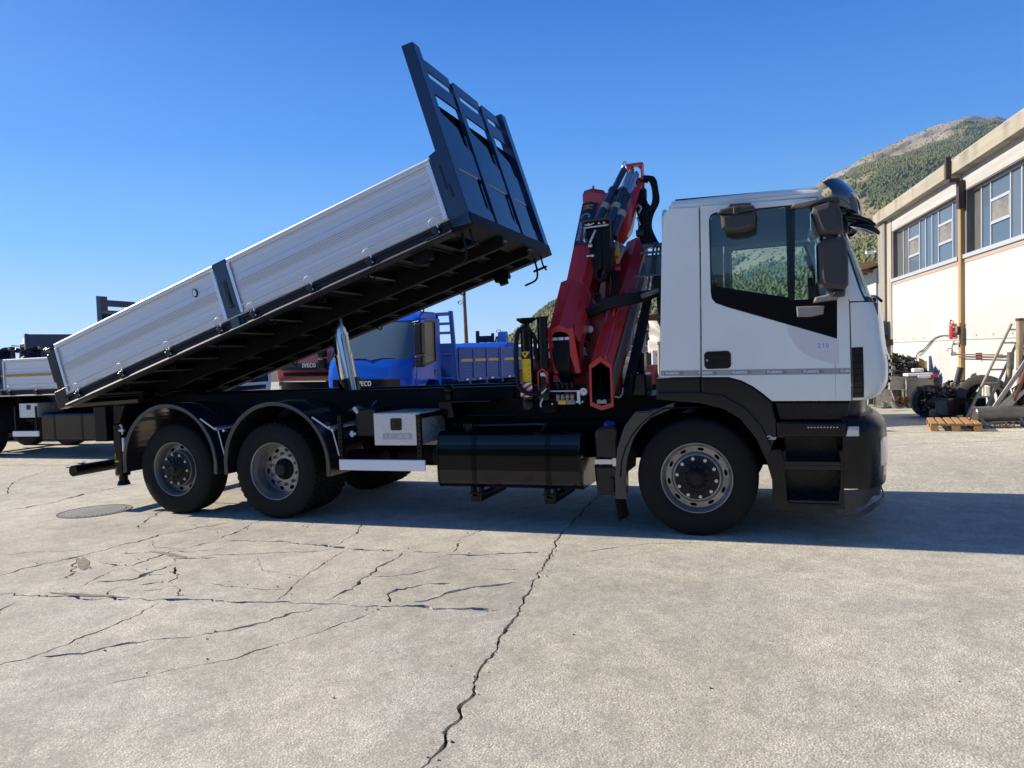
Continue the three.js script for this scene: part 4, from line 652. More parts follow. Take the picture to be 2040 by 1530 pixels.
  M('grille', [patch(-.5, .5, 1.20, 1.52, .004, 24, 8, .01), ...Array.from({ length: 5 }, (_, i) => patch(-.45, .45, 1.23 + i * .055, 1.255 + i * .055, .016, 24, 2, .01))], m_plasticB, C);
  M('windscreen', patch(-.79, .79, 1.975, 2.80, -.010, 40, 16, .005), m_windscreen, C);
  M('windscreen_seal', [patch(-.83, .83, 1.948, 1.985, .004, 40, 2, .012), ...[1, -1].map(s => sheet((u, v) => skin(s * (.835 + .04 * v - .035 * (s > 0 ? u : 1 - u)), 1.96 + .84 * v, .004), 3, 12, .008))], m_plasticB, C);
  M('screen_header', patch(-.83, .83, 2.79, 2.868, 0, 40, 4, .03), m_white, C);
  M('wiper', [tube([[1.52, 1.965, .75], [1.50, 2.01, .6], [1.50, 2.05, .1]], .012), tube([[1.52, 1.965, -.05], [1.51, 2.01, -.2], [1.50, 2.05, -.7]], .012), new THREE.SphereGeometry(.022, 10, 8).translate(1.44, 1.965, .98)], m_plasticB, C);
  // roof, back wall, floor
  M('roof', [exz([[-.13, 2.80], [-.155, 2.85], [-.12, 2.885], [-.02, 2.893], [.55, 2.884], [.93, 2.872], [1.04, 2.862], [1.06, 2.84], [1.03, 2.80]], -1.235, 1.235, .035), sheet((u, v) => V(-.13 + 1.16 * u, 2.878 + .05 * Math.sin(Math.PI * v) * Math.min(1, 6 * u + .3) - .012 * u, -1.2 + 2.4 * v), 16, 20, .02)], m_white, C);
  M('drip_rail', [bar(V(.12, 2.815, 1.245), V(1.02, 2.79, 1.225), .012, .02), bar(V(.12, 2.815, -1.245), V(1.02, 2.79, -1.225), .012, .02)], m_white, C);
  M('roof_rail', [bar(V(-.14, 2.962, .88), V(.93, 2.936, .88), .022, .03), bar(V(-.14, 2.962, -.88), V(.93, 2.936, -.88), .022, .03), ...[-.05, .4, .85].flatMap(x => [bx(x - .03, x + .03, 2.87, 2.93, .865, .895, .004), bx(x - .03, x + .03, 2.87, 2.93, -.895, -.865, .004)])], m_black, C);
  M('back_wall', [exx([[-1.2, 1.40], [1.2, 1.40], [1.2, 2.78], [1.12, 2.85], [-1.12, 2.85], [-1.2, 2.78]], -.22, -.19, .004)], m_white, C);
  M('cab_floor', [bx(-.2, 1.35, 1.30, 1.345, -1.19, 1.19, .004), bx(-.2, .45, 1.345, 1.60, -.42, .42, .03), bx(-.28, .06, 1.20, 1.38, -1.0, 1.0, .01)], m_interior, C);
  M('headlining', bx(-.18, 1.0, 2.79, 2.80, -1.17, 1.17, .002), m_interior, C);
  M('back_lining', bx(-.185, -.17, 1.35, 2.79, -1.17, 1.17, .002), m_interior, C);
  M('door_lining', [1, -1].map(s => exz([[.12, 1.38], [.35, 1.37], [.62, 1.25], [1.2, 1.22], [1.2, 1.64], [.80, 1.76], [.19, 1.99], [.12, 2.0]], s > 0 ? 1.17 : -1.20, s > 0 ? 1.20 : -1.17, .006)), m_interior, C);
  M('dashboard', [exz([[1.0, 1.35], [1.45, 1.35], [1.46, 1.93], [1.25, 1.98], [1.05, 1.90], [.98, 1.72]], -1.12, 1.12, .03)], m_interior, C);
  for (const z of [.62, -.62]) M('seat', [bc(.52, .16, .52, .06).translate(.30, 1.72, z), bx(.12, .48, 1.34, 1.66, z - .18, z + .18, .03), bc(.16, .72, .50, .06).rotateZ(.16).translate(.02, 2.12, z), bc(.12, .22, .30, .05).rotateZ(.12).translate(-.06, 2.56, z)], m_seat, C);
  M('steering_wheel', [new THREE.TorusGeometry(.23, .017, 10, 40).rotateY(Math.PI / 2).rotateZ(.75).translate(.80, 1.98, -.62), cy(V(.80, 1.98, -.62), V(1.05, 1.78, -.62), .035, .05, 12), bar(V(.79, 1.97, -.83), V(.79, 1.97, -.41), .02, .03)], m_plasticB, C);
  // wing mirrors
  for (const s of [1, -1]) {
    const z = s * 1.40, head = (y0, y1, w) => bx(0, 0, 0, 0, 0, 0);
    const shell = (pts, zz0, zz1) => exz(pts, Math.min(zz0, zz1), Math.max(zz0, zz1), .045);
    const mr = M('wing_mirror', [shell([[.968, 2.64], [.985, 2.685], [1.10, 2.715], [1.165, 2.69], [1.192, 2.62], [1.20, 2.49], [1.155, 2.448], [1.03, 2.46], [1.005, 2.52]], s * 1.33, s * 1.48), shell([[1.0, 2.38], [1.05, 2.432], [1.12, 2.446], [1.185, 2.44], [1.215, 2.40], [1.226, 2.25], [1.222, 2.07], [1.19, 2.02], [1.03, 2.055], [1.005, 2.12], [1.002, 2.27]], s * 1.32, s * 1.49), shell([[1.06, 2.03], [1.20, 2.03], [1.196, 1.985], [1.10, 1.975]], s * 1.32, s * 1.47), cy(V(1.11, 2.0, z), V(1.11, 2.6, z), .035, .035, 12)], m_greyplastic, C);
    M('mirror_face', [bx(.992, .998, 2.10, 2.40, s * 1.40 - .085, s * 1.40 + .085, .002), bx(.960, .966, 2.50, 2.64, s * 1.40 - .075, s * 1.40 + .075, .002)].map((g, i) => g), m_mirrorglass, mr);
    M('mirror_bracket', [exz([[.975, 2.715], [1.06, 2.755], [1.16, 2.76], [1.18, 2.715]], s > 0 ? 1.26 : -1.43, s > 0 ? 1.43 : -1.26, .012)], m_greyplastic, mr);
    M('mirror_arm', [exz([[.826, 2.725], [.85, 2.755], [1.02, 2.775], [1.04, 2.735]], s > 0 ? 1.2 : -1.32, s > 0 ? 1.32 : -1.2, .012), exz([[.973, 1.955], [.985, 1.99], [1.05, 2.0], [1.12, 2.02], [1.15, 1.97]], s > 0 ? 1.22 : -1.44, s > 0 ? 1.44 : -1.22, .012), exz([[.845, 1.935], [1.055, 1.930], [1.047, 1.862], [.95, 1.845], [.85, 1.850]], s > 0 ? 1.24 : -1.275, s > 0 ? 1.275 : -1.24, .012)], m_wornwhite2, mr);
    if (s > 0) {
      const km = M('kerb_mirror', [exz([[.272, 2.70], [.29, 2.735], [.40, 2.755], [.545, 2.745], [.565, 2.70], [.42, 2.685]], 1.33, 1.50, .02), exz([[.292, 2.69], [.555, 2.698], [.552, 2.58], [.47, 2.552], [.36, 2.552], [.302, 2.582]], 1.34, 1.50, .03), exz([[.322, 2.735], [.36, 2.79], [.525, 2.782], [.525, 2.742], [.45, 2.72]], 1.21, 1.40, .012), bx(.395, .435, 2.68, 2.74, 1.48, 1.52, .01)], m_greyplastic, C);
    }
  }
  // sun visor over the screen, on stays; front mirror
  const vis = (u, v) => { const z = 1.10 - 2.20 * u, q = Math.abs(u * 2 - 1), e = Math.pow(q, 3), bow = .30 * (1 - Math.pow(q, 4.6)) - .03; const lo = [1.145 + bow, 2.765 - .085 * (1 - e)], hi = [1.09 + bow * .72, 2.985 + .02 * (1 - e) - .05 * Math.pow(q, 14)]; return V(hi[0] + (lo[0] - hi[0]) * v + .05 * Math.sin(Math.PI * v) * 1, hi[1] + (lo[1] - hi[1]) * v, z); };
  M('sun_visor', sheet(vis, 40, 12, .006), m_visor, C);
  M('visor_stay', [-.95, -.5, 0, .5, .95].flatMap(z => [bar(V(1.12 + .1 * (1 - z * z), 2.80, z), vis((1.10 - z) / 2.2, .75), .03, .02), bar(V(1.16 + .1 * (1 - z * z), 2.72, z), vis((1.10 - z) / 2.2, .95), .025, .02)]).concat([tube([[1.19, 2.745, 1.0], [1.33, 2.72, .6], [1.38, 2.715, 0], [1.33, 2.72, -.6], [1.19, 2.745, -1.0]], .016, 30)]), m_black, C);
  const fm = M('front_mirror', [tube([[1.20, 2.70, .74], [1.30, 2.70, .70], [1.44, 2.66, .62], [1.49, 2.62, .60]], .026, 20, 8), tube([[1.22, 2.45, .80], [1.25, 2.60, .78], [1.24, 2.68, .74]], .03, 12, 8), new THREE.SphereGeometry(.13, 24, 12, 0, Math.PI * 2, 0, 1.75).scale(1, .36, .75).rotateZ(-.42).translate(1.42, 2.60, .60)], m_plastic, C);
  M('mirror_face', [new THREE.SphereGeometry(.12, 20, 8).scale(1, .06, .72).rotateZ(-.42).translate(1.412, 2.588, .60)], m_mirrorglass, fm);
  // bumper
  const bump = (t, y) => { const s = Math.sign(t) || 1, f = 1 - Math.abs(t), ph = f * Math.PI / 2, k = y > .93 ? 1 - Math.pow((y - .93) / .12, 2) * .35 : 1, xn = 1.545 + .02 * Math.sin((y - .4) * 4), w = 1.24 - (y < .5 ? (.5 - y) * .2 : 0); return V(1.165 + (xn - 1.165) * Math.pow(Math.sin(ph), .62) * k, y, s * w * Math.pow(Math.max(0, Math.cos(ph)), .66) * (k * .2 + .8)); };
  M('bumper', sheet((u, v) => bump(1 - 2 * u, .455 + .575 * v), 60, 18, .02), m_plastic, C);
  M('bumper_shelf', [sheet((u, v) => bump(1 - 2 * u, 1.03).add(V(-.22 * v, .025 * v, 0)).multiply(V(1, 1, 1 - .12 * v)), 40, 3, .01), sheet((u, v) => { const p = bump(1 - 2 * u, .93); return V(p.x - .14, 1.0 + .18 * v, p.z * .93); }, 40, 2, .01)], m_plastic, C);
  for (const s of [1, -1]) {
    const bAt = (x, y) => { const k = y > .93 ? 1 - Math.pow((y - .93) / .12, 2) * .35 : 1, xn = 1.545 + .02 * Math.sin((y - .4) * 4); return 1 - Math.asin(Math.pow(Math.max(0, Math.min(1, (x - 1.165) / (xn - 1.165) / k)), 1 / .62)) * 2 / Math.PI; };
    const onX = (xa, xb, y0, y1, out, sl = 0) => sheet((u, v) => { const w = s > 0 ? u : 1 - u, y = y0 + (y1 - y0) * v, t = s * bAt(xa + (xb - xa) * w + sl * v * (1 - w), y), p = bump(t, y), ph = (1 - Math.abs(t)) * Math.PI / 2; return p.add(V(Math.sin(ph) * out, 0, s * Math.cos(ph) * out)); }, 8, 8, .012);
    const onB = (t0, t1, y0, y1, out, sl = 0) => sheet((u, v) => { const t = s * (s > 0 ? t0 + (t1 - t0) * u : t1 + (t0 - t1) * u), y = y0 + (y1 - y0) * v + sl * (u - .5); const p = bump(t, y), ph = (1 - Math.abs(t)) * Math.PI / 2; return p.add(V(Math.sin(ph) * out, 0, s * Math.cos(ph) * out)); }, 8, 8, .012);
    M('indicator_lamp', onX(1.19, 1.285, .878, .958, .008, .016), m_lens, C);
    M('indicator_reflector', onX(1.194, 1.281, .884, .952, .003, .016), m_chrome, C);
    const hl = M('headlamp', onB(.60, .34, .62, .845, .010), m_lens, C);
    M('lamp_reflector', [onB(.59, .35, .63, .835, .002)], m_chrome, hl);
    M('fog_lamp', [onB(.52, .36, .53, .605, .006)], m_lens, C);
  }
  // the loose spoiler lip hanging under the bumper
  M('bumper_lip', [sheet((u, v) => { const p = bump(1 - 2 * u, .47), k = Math.max(0, 1 - 6 * u); return V(p.x - .03 - .02 * v, .465 - .02 * k - (.10 + .085 * k) * v - (v > .75 ? .0 : 0) + .012 * Math.sin(u * 40) * v, p.z * (1 - .02 * v) + .02 * k * v); }, 60, 8, .012), sheet((u, v) => { const p = bump(1 - 2 * u, .47), k = Math.max(0, 1 - 6 * u); return V(p.x - .03 + .01 * v, .325 - .10 * k - .035 * v, p.z * .99); }, 50, 4, .01)], m_greyplastic, C);
  M('lip_bracket', [bx(1.28, 1.31, .40, .47, 1.12, 1.15, .004), bx(1.36, 1.38, .40, .47, 1.05, 1.08, .004)], m_under, C);
}
// =====================================================================  the folded loader crane between body and cab
// a beam whose two ends are polygons in x,y at depths za and zb
function prism(A, za, B, zb, cap = true) {
  const n = A.length, pos = [], uv = [], L = Math.hypot(zb - za, B[0][1] - A[0][1]); const tri = (...p) => p.forEach(q => { pos.push(q[0], q[1], q[2]); uv.push(q[0], q[1]); });
  let ar = 0; for (let i = 0; i < n; i++) { const a = A[i], b = A[(i + 1) % n]; ar += a[0] * b[1] - b[0] * a[1]; }
  const P3 = (p, z) => [p[0], p[1], z];
  for (let i = 0; i < n; i++) { const j = (i + 1) % n, a = P3(A[i], za), b = P3(A[j], za), c = P3(B[j], zb), d = P3(B[i], zb); if ((ar > 0) === (za > zb)) { tri(a, c, b); tri(a, d, c); } else { tri(a, b, c); tri(a, c, d); } }
  if (cap) for (const [Q, z] of [[A, za], [B, zb]]) for (const f of THREE.ShapeUtils.triangulateShape(Q.map(p => new THREE.Vector2(...p)), [])) tri(...f.map(i => P3(Q[i], z)));
  const g = new THREE.BufferGeometry(); g.setAttribute('position', new THREE.Float32BufferAttribute(pos, 3)); g.setAttribute('uv', new THREE.Float32BufferAttribute(uv, 2)); g.computeVertexNormals(); return g;
}
const inset = (A, k) => { const c = A.reduce((s, p) => [s[0] + p[0] / A.length, s[1] + p[1] / A.length], [0, 0]); return A.map(p => [c[0] + (p[0] - c[0]) * k, c[1] + (p[1] - c[1]) * k]); };
const lerp2 = (A, B, t) => A.map((p, i) => [p[0] + (B[i][0] - p[0]) * t, p[1] + (B[i][1] - p[1]) * t]);
{
  const K = part('loader_crane', T);
  M('crane_base', [bx(-1.70, -1.08, 1.43, 1.60, -.95, .80, .03), bx(-1.35, -.75, 1.2, 1.52, -.45, .55, .04), bx(-1.66, -1.50, 1.36, 1.50, .55, 1.02, .02), bx(-1.66, -1.50, 1.36, 1.50, -1.02, -.55, .02)], m_redB, K);
  M('column', [cy(V(-1.02, 1.2, -.1), V(-.95, 2.3, -.15), .2, .16, 24), bx(-1.2, -.8, 1.3, 1.62, -.35, .35, .05)], m_redB, K);
  // right-hand beam: long hollow hexagon whose open end looks at us
  const mouth = [[-.965, 1.512], [-.86, 1.585], [-.757, 1.505], [-.755, 1.135], [-.862, 1.105], [-.970, 1.148]], tip = [[-.795, 2.79], [-.69, 2.83], [-.575, 2.785], [-.58, 2.43], [-.69, 2.40], [-.79, 2.44]], zA = .95, zB = -.15;
  const ring = (A, za, B, zb, k) => [prism(A, za, B, zb, false), prism(inset(A, k).reverse(), za, lerp2(inset(A, k), inset(B, k), 1).reverse(), zb, false)];
  const beam = M('extension_beam', [prism(mouth, zA, tip, zB, false), exz(tip, zB - .02, zB)], m_red, K);
  M('mouth_collar', [exz(inset(mouth, 1.05), zA - .03, zA + .012, .003, [inset(mouth, .87)])], m_red, beam);
  M('mouth_shade', [prism(inset(mouth, .87).reverse(), zA + .01, inset(lerp2(mouth, tip, .4), .87).reverse(), .51, false), exz(inset(lerp2(mouth, tip, .4), .88), .50, .51), exz([[-.945, 1.16], [-.775, 1.155], [-.775, 1.20], [-.945, 1.205]], .72, .94, .004), ...[.0, .05, .10].map(d => prism([[-.95 + d, 1.25], [-.945 + d, 1.25], [-.945 + d, 1.48], [-.95 + d, 1.48]], .93 - d * 2, [[-.9 + d, 1.6], [-.895 + d, 1.6], [-.895 + d, 1.8], [-.9 + d, 1.8]], .6))], m_under, beam);  // inner walls and stop plate coloured black for the shade inside the beam
  M('beam_lamp', [exz([[-.905, 1.158], [-.815, 1.158], [-.815, 1.192], [-.84, 1.198], [-.85, 1.188], [-.87, 1.188], [-.88, 1.198], [-.905, 1.192]], .95, .968, .003), cy(V(-.89, 1.177, .965), V(-.89, 1.177, .975), .012, .012, 12), cy(V(-.83, 1.177, .965), V(-.83, 1.177, .975), .012, .012, 12)], m_cream, beam);
  M('rub_strip', [prism([[-.82, 1.60], [-.80, 1.60], [-.80, 1.565], [-.82, 1.565]], .96, [[-.735, 2.24], [-.715, 2.24], [-.715, 2.2], [-.735, 2.2]], .44), prism([[-.80, 2.02], [-.785, 2.03], [-.785, 1.98], [-.80, 1.97]], .62, [[-.77, 2.2], [-.755, 2.21], [-.755, 2.15], [-.77, 2.14]], .46)], m_red, beam);
  M('side_strip', prism([[-.750, 1.46], [-.740, 1.44], [-.740, 1.25], [-.750, 1.22]], .94, [[-.585, 2.55], [-.572, 2.52], [-.572, 2.4], [-.585, 2.4]], .08), m_dull, beam);  // narrow beige-grey strip along the beam's side
  // left-hand boom: sleeve with a forked foot, narrower beam rising out of it
  const fA = [[-1.378, 1.868], [-1.27, 1.915], [-1.155, 1.858], [-1.075, 1.74], [-1.085, 1.55], [-1.378, 1.55]], fB = [[-1.36, 2.36], [-1.24, 2.395], [-1.125, 2.342], [-1.045, 2.22], [-1.055, 2.02], [-1.36, 2.02]], fC = [[-1.30, 2.36], [-1.235, 2.37], [-1.135, 2.345], [-1.07, 2.25], [-1.08, 2.04], [-1.30, 2.04]], fD = [[-1.212, 3.30], [-1.13, 3.318], [-1.01, 3.286], [-.945, 3.19], [-.955, 2.98], [-1.212, 2.98]];
  const boom = M('main_boom', [prism(fA, .86, fB, .45, false), prism(inset(fA, .88).reverse(), .86, inset(fB, .88).reverse(), .45, false), exz(fB, .44, .452), prism(fC, .46, fD, -.05), prism(inset(fD, 1.04), .0, inset(fD.map(([x, y]) => [x + .005, y + .05]), 1.04), -.05), bx(-1.12, -1.10, 3.31, 3.40, -.06, -.04, .004), bx(-1.0, -.90, 2.98, 3.32, -.12, -.09, .01), bx(-1.0, -.93, 3.05, 3.28, -.05, .02, .01)], m_red, K);
  M('boom_collar', exz([[-1.378, 1.80], [-1.378, 1.868], [-1.27, 1.915], [-1.155, 1.858], [-1.155, 1.80], [-1.185, 1.81], [-1.21, 1.835], [-1.27, 1.85], [-1.325, 1.84], [-1.35, 1.81]], .84, .875, .004), m_red, boom);
  for (const [x0, x1, l] of [[-1.385, -1.355, -.06], [-1.178, -1.135, -.0]]) M('fork_plate', prism([[x0, 1.87], [x1, 1.88], [x1 + .045, 1.56], [x1 + .06, 1.45], [x0 + .062, 1.445], [x0 + .01, 1.62]], .885, [[x0, 1.99], [x1, 2.0], [x1 + .04, 1.56], [x1 + .04, 1.45], [x0 + .05, 1.45], [x0 + .0, 1.62]], .60), m_red, boom);
  M('hose_pack', [...Array.from({ length: 9 }, (_, i) => tube([[-1.345 + i * .021, 1.84, .78], [-1.345 + i * .021, 1.78, .85], [-1.335 + i * .019, 1.62, .885 + .006 * Math.sin(i * 2)], [-1.31 + i * .016, 1.50, .885], [-1.29 + i * .014, 1.36, .78]], .012, 24, 6)), bx(-1.36, -1.17, 1.4, 1.88, .58, .70, .02)], m_rubberHose, K);
  M('hose_clamp', [0, 1, 2].map(i => bx(-1.345 + i * .062, -1.292 + i * .062, 1.765, 1.795, .855, .878, .004)), m_zinc, K);
  // maker's panel on the boom
  const deco = canvasTex(256, 1024, (c, w, h) => {
    c.fillStyle = '#161a2c'; c.fillRect(0, 0, w, h); c.fillStyle = '#e7952a'; c.save(); c.translate(128, 118); c.rotate(Math.PI / 2);
    c.font = 'bold 250px sans-serif'; c.textAlign = 'center'; c.textBaseline = 'middle'; c.save(); c.scale(.72, .92); c.fillText('H', 0, 10); c.restore(); c.fillStyle = '#161a2c'; c.fillRect(-90, -16, 60, 14); c.restore();
    c.fillStyle = '#8d97ab'; c.save(); c.translate(122, 330); c.rotate(Math.PI / 2); c.font = 'bold 260px sans-serif'; c.textAlign = 'center'; c.textBaseline = 'middle'; c.scale(.8, .9); c.fillText('C', 0, 10); c.restore();
    c.save(); c.translate(66, 690); c.rotate(Math.PI / 2); c.font = 'bold 98px sans-serif'; c.textAlign = 'center'; c.textBaseline = 'middle'; c.fillStyle = '#c3c9d6'; c.scale(.92, 1); c.fillText('INDUSTRIE', 0, 0); c.restore();
    c.strokeStyle = '#9aa3b6'; c.lineWidth = 5; c.strokeRect(118, 440, 110, 550); c.save(); c.translate(172, 715); c.rotate(Math.PI / 2); c.font = '54px sans-serif'; c.textAlign = 'center'; c.textBaseline = 'middle'; c.fillStyle = '#aeb6c6'; c.fillText('HYDRAULIC CRANE', 0, 0); c.restore();
  });
  const face = (u, v) => { const a = [fC[0], fC[1], fC[2]], b = [fD[0], fD[1], fD[2]], row = (q) => u < .5 ? [q[0][0] + (q[1][0] - q[0][0]) * u * 2, q[0][1] + (q[1][1] - q[0][1]) * u * 2] : [q[1][0] + (q[2][0] - q[1][0]) * (u - .5) * 2, q[1][1] + (q[2][1] - q[1][1]) * (u - .5) * 2]; const p = row(a), q = row(b); return V(p[0] + (q[0] - p[0]) * v, p[1] + (q[1] - p[1]) * v + .004, .46 + (-.05 - .46) * v + .006); };
  M('maker_panel', sheet((u, v) => face(.0 + .86 * u, .40 + .50 * v), 12, 12, .003), P(col(1, 1, 1), .35, { map: deco, clearcoat: .5 }), boom);
  // lifting cylinder and the black jumble between the booms
  M('boom_cylinder', [cy(V(-1.13, 1.75, .42), V(-.99, 2.62, .15), .062, .062, 20), cy(V(-1.0, 2.55, .18), V(-.93, 2.95, .02), .036, .036, 16)], m_blackgloss, K);
  M('cylinder_pipe', [tube([[-1.06, 1.95, .50], [-1.00, 2.3, .36], [-.96, 2.5, .28]], .012), tube([[-1.02, 2.22, .42], [-.985, 2.22, .42], [-.98, 2.16, .43], [-1.0, 2.1, .45]], .010), tube([[-1.03, 2.1, .45], [-.99, 2.1, .46], [-.985, 2.02, .48]], .010)], m_plasticB, K);
  M('inner_frame', [prism([[-1.14, 1.55], [-.93, 1.55], [-.90, 2.0], [-1.06, 2.2]], .45, [[-1.05, 1.7], [-.85, 1.7], [-.8, 2.6], [-.98, 2.75]], -.1), prism([[-1.02, 2.05], [-.86, 2.0], [-.80, 2.55], [-.9, 2.62]], .40, [[-.98, 2.1], [-.8, 2.1], [-.75, 2.7], [-.88, 2.8]], .0)], m_redB, K);
  for (const [x, y, r] of [[-1.045, 1.865, .036], [-1.135, 1.64, .05], [-1.155, 1.51, .03]]) M('pivot_pin', [cy(V(x, y, .50), V(x, y, .60), r, r, 20), cy(V(x, y, .60), V(x, y, .615), r * .55, r * .5, 12)], m_steel, K);
  // extension cylinders: bundle of tubes rising to the tip bracket
  const tops = [[-.766, 3.515, 0], [-.735, 3.44, -.02], [-.690, 3.50, .0], [-.645, 3.445, .02]], lows = [[-.985, 2.86, .50], [-.89, 2.88, .46], [-.85, 2.85, .50], [-.80, 2.75, .52]], rad = [.042, .030, .043, .048];
  tops.forEach((t, i) => { const a = V(...lows[i]), b = V(...t), q = s => a.clone().lerp(b, s); const ec = M('extension_cylinder', [cy(a, q(.62), rad[i], rad[i], 18), cy(q(.60), q(.64), rad[i] * 1.2, rad[i] * 1.2, 18)], m_tubeblue, K); M('cylinder_rod', [cy(q(.62), b, rad[i] * .78, rad[i] * .78, 16), cy(q(.97), b.clone().add(V(.01, .03, -.01)), rad[i] * .5, rad[i] * .3, 10)], i === 0 ? m_tubeblue : m_steel, ec); M('tube_clamp', cy(q(.30), q(.38), rad[i] * 1.08, rad[i] * 1.08, 18), m_cream, ec); });
  M('tip_bracket', [bx(-.735, -.565, 3.535, 3.56, -.06, .04, .006), bx(-.735, -.715, 3.40, 3.55, -.06, .04, .006), bx(-.59, -.57, 3.38, 3.55, -.06, .04, .006), ...[-.70, -.60].map(x => cy(V(x, 3.51, .0), V(x, 3.51, .055), .014, .014, 12))], m_red, K);
  M('lifting_eye', [tube([[-.79, 3.50, .01], [-.775, 3.57, 0], [-.76, 3.60, 0], [-.745, 3.57, 0], [-.745, 3.51, .01]], .007, 20, 6)], m_zinc, K);
  M('jib_beam', [prism([[-.84, 2.76], [-.74, 2.70], [-.66, 2.86], [-.64, 3.02], [-.67, 3.13], [-.715, 3.05]], .30, [[-.80, 2.9], [-.70, 2.85], [-.60, 3.25], [-.575, 3.36], [-.63, 3.40], [-.68, 3.3]], .02), bx(-.66, -.57, 3.15, 3.42, -.08, -.02, .01)], m_red, K);
  M('jib_web', [prism([[-.745, 2.83], [-.725, 2.84], [-.715, 2.96], [-.735, 2.96]], .325, [[-.72, 2.9], [-.70, 2.9], [-.69, 3.0], [-.71, 3.0]], .24), prism([[-.695, 3.0], [-.675, 3.0], [-.665, 3.10], [-.685, 3.1]], .31, [[-.69, 3.0], [-.67, 3.0], [-.66, 3.10], [-.68, 3.1]], .2)], m_red, K);
  M('warning_tape', exz([[-.80, 2.60], [-.765, 2.72], [-.745, 2.60], [-.765, 2.50], [-.79, 2.50]], .42, .435), m_yellow, K);
  M('tag_rod', [cy(V(-.765, 2.50, .45), V(-.70, 2.66, .45), .008, .008, 8)], m_wornwhite, K);
  M('shackle', [bx(-.81, -.77, 2.55, 2.58, .42, .45, .005), bx(-.80, -.745, 2.43, 2.47, .44, .47, .006)], m_red, K);
  // black tip block hanging in front
  const blk = M('extension_tip', [exz([[-1.03, 2.86], [-.785, 2.86], [-.772, 2.63], [-.80, 2.45], [-.838, 2.335], [-.92, 2.31], [-.955, 2.36], [-.985, 2.52], [-1.01, 2.68]], .56, .68, .012, [ell(-.885, 2.385, .038, .05, 16)]), bx(-.965, -.955, 2.45, 2.82, .68, .70, .003), bx(-.88, -.872, 2.42, 2.82, .68, .692, .002)], m_blackblock, K);
  M('tip_frame', [bx(-1.05, -.765, 2.885, 2.91, .55, .74, .01), bar(V(-1.045, 2.72, .73), V(-1.04, 2.89, .73), .016, .016), bar(V(-.768, 2.62, .73), V(-.772, 2.89, .73), .016, .016)], m_greyplastic, blk);
  M('tip_rail', [cy(V(-1.03, 2.83, .73), V(-.79, 2.838, .73), .009, .009, 8), tube([[-1.02, 2.86, .72], [-.97, 2.855, .73], [-.93, 2.87, .72]], .008), tube([[-.92, 2.80, .72], [-.95, 2.73, .74], [-.975, 2.68, .74]], .012), cy(V(-.99, 2.66, .72), V(-.955, 2.66, .72), .022, .018, 12), cy(V(-1.02, 2.565, .70), V(-.945, 2.565, .70), .009, .009, 8), cy(V(-.97, 2.565, .70), V(-.945, 2.565, .70), .015, .015, 8), tube([[-1.03, 2.82, .7], [-1.045, 2.76, .71], [-1.03, 2.70, .7]], .012), ...[-.98, -.88, -.83].map(x => cy(V(x, 2.855, .73), V(x, 2.87, .735), .014, .010, 10))], m_zinc, blk);
  // hoses
  for (let i = 0; i < 4; i++) { const o = i * .018, w = (a) => rr(-a, a); M('hose', tube([[-.60 + o, 3.36, .02 - o], [-.555 + o, 3.42, .0 - o], [-.505 + o, 3.38 + w(.01), 0], [-.470 + o * .8, 3.26, .02 + w(.02)], [-.475 + o, 3.14, .03], [-.535 + o, 3.02 + w(.02), .05], [-.548 + o, 2.88, .08 + w(.02)], [-.50 + o, 2.75, .12], [-.44 + o, 2.66, .2]], .015 - i * .0015, 60, 8), m_rubberHose, K); }
  for (let i = 0; i < 3; i++) M('hose', tube([[-.60, 3.32, .04], [-.63 + i * .02, 3.1, .1], [-.60 + i * .02, 2.95, .12 + i * .02], [-.61 + i * .015, 2.82, .14], [-.58, 2.74, .15]], .013, 40, 7), m_rubberHose, K);
  M('valve_cluster', [bx(-.64, -.555, 2.79, 2.86, .05, .16, .01), bx(-.62, -.55, 2.90, 2.98, .08, .14, .01), cy(V(-.60, 3.0, .14), V(-.60, 3.09, .14), .018, .018, 10), bx(-.66, -.62, 3.27, 3.37, .05, .09, .01)], m_plasticB, K);
  M('hose_fitting', [tube([[-.63, 3.08, .15], [-.60, 3.10, .17], [-.575, 3.07, .17], [-.60, 3.02, .17]], .009), tube([[-.62, 2.98, .16], [-.60, 2.93, .18], [-.59, 2.90, .17]], .009), cy(V(-.655, 3.36, .08), V(-.63, 3.30, .09), .012, .012, 8)], m_zinc, K);
  for (let i = 0; i < 4; i++) M('hose', tube([[-1.10, 1.98 + i * .02, .55], [-.95, 2.02 + i * .02, .63 + i * .02], [-.80, 2.07 + i * .025, .70], [-.60, 2.10 + i * .02, .68], [-.45, 2.14 + i * .015, .58], [-.34, 2.2, .45]], .026, 40, 8), m_rubberHose, K);
  M('hose_sleeve', [cy(V(-.50, 2.145, .70), V(-.37, 2.20, .60), .026, .024, 12)], m_galv, K);
  for (let i = 0; i < 5; i++) M('hose', tube([[-.90 + i * .03, 2.45, .45], [-.88 + i * .03, 2.30, .50 + (i % 2) * .04], [-.90 + i * .02, 2.1, .50], [-.93 + i * .01, 1.95, .42]], .012, 24, 6), m_rubberHose, K);
  for (let i = 0; i < 9; i++) { const x = -.62 + .012 * i, o = rr(-.015, .015); M('hose', tube([[x + .02, 3.30 - i * .03, .06], [x + .035 + o, 3.14 - i * .01, .10 + o], [x + .02 - o, 3.0, .12], [x + .03 + o, 2.86, .13], [x + .05, 2.72, .16]], rr(.010, .016), 28, 6), m_rubberHose, K); }
  M('valve_bracket', [bx(-.60, -.50, 2.72, 2.80, .0, .14, .01), bx(-.585, -.535, 3.18, 3.28, .02, .10, .01), bx(-.60, -.54, 3.04, 3.10, .04, .12, .01)], m_blackblock, K);
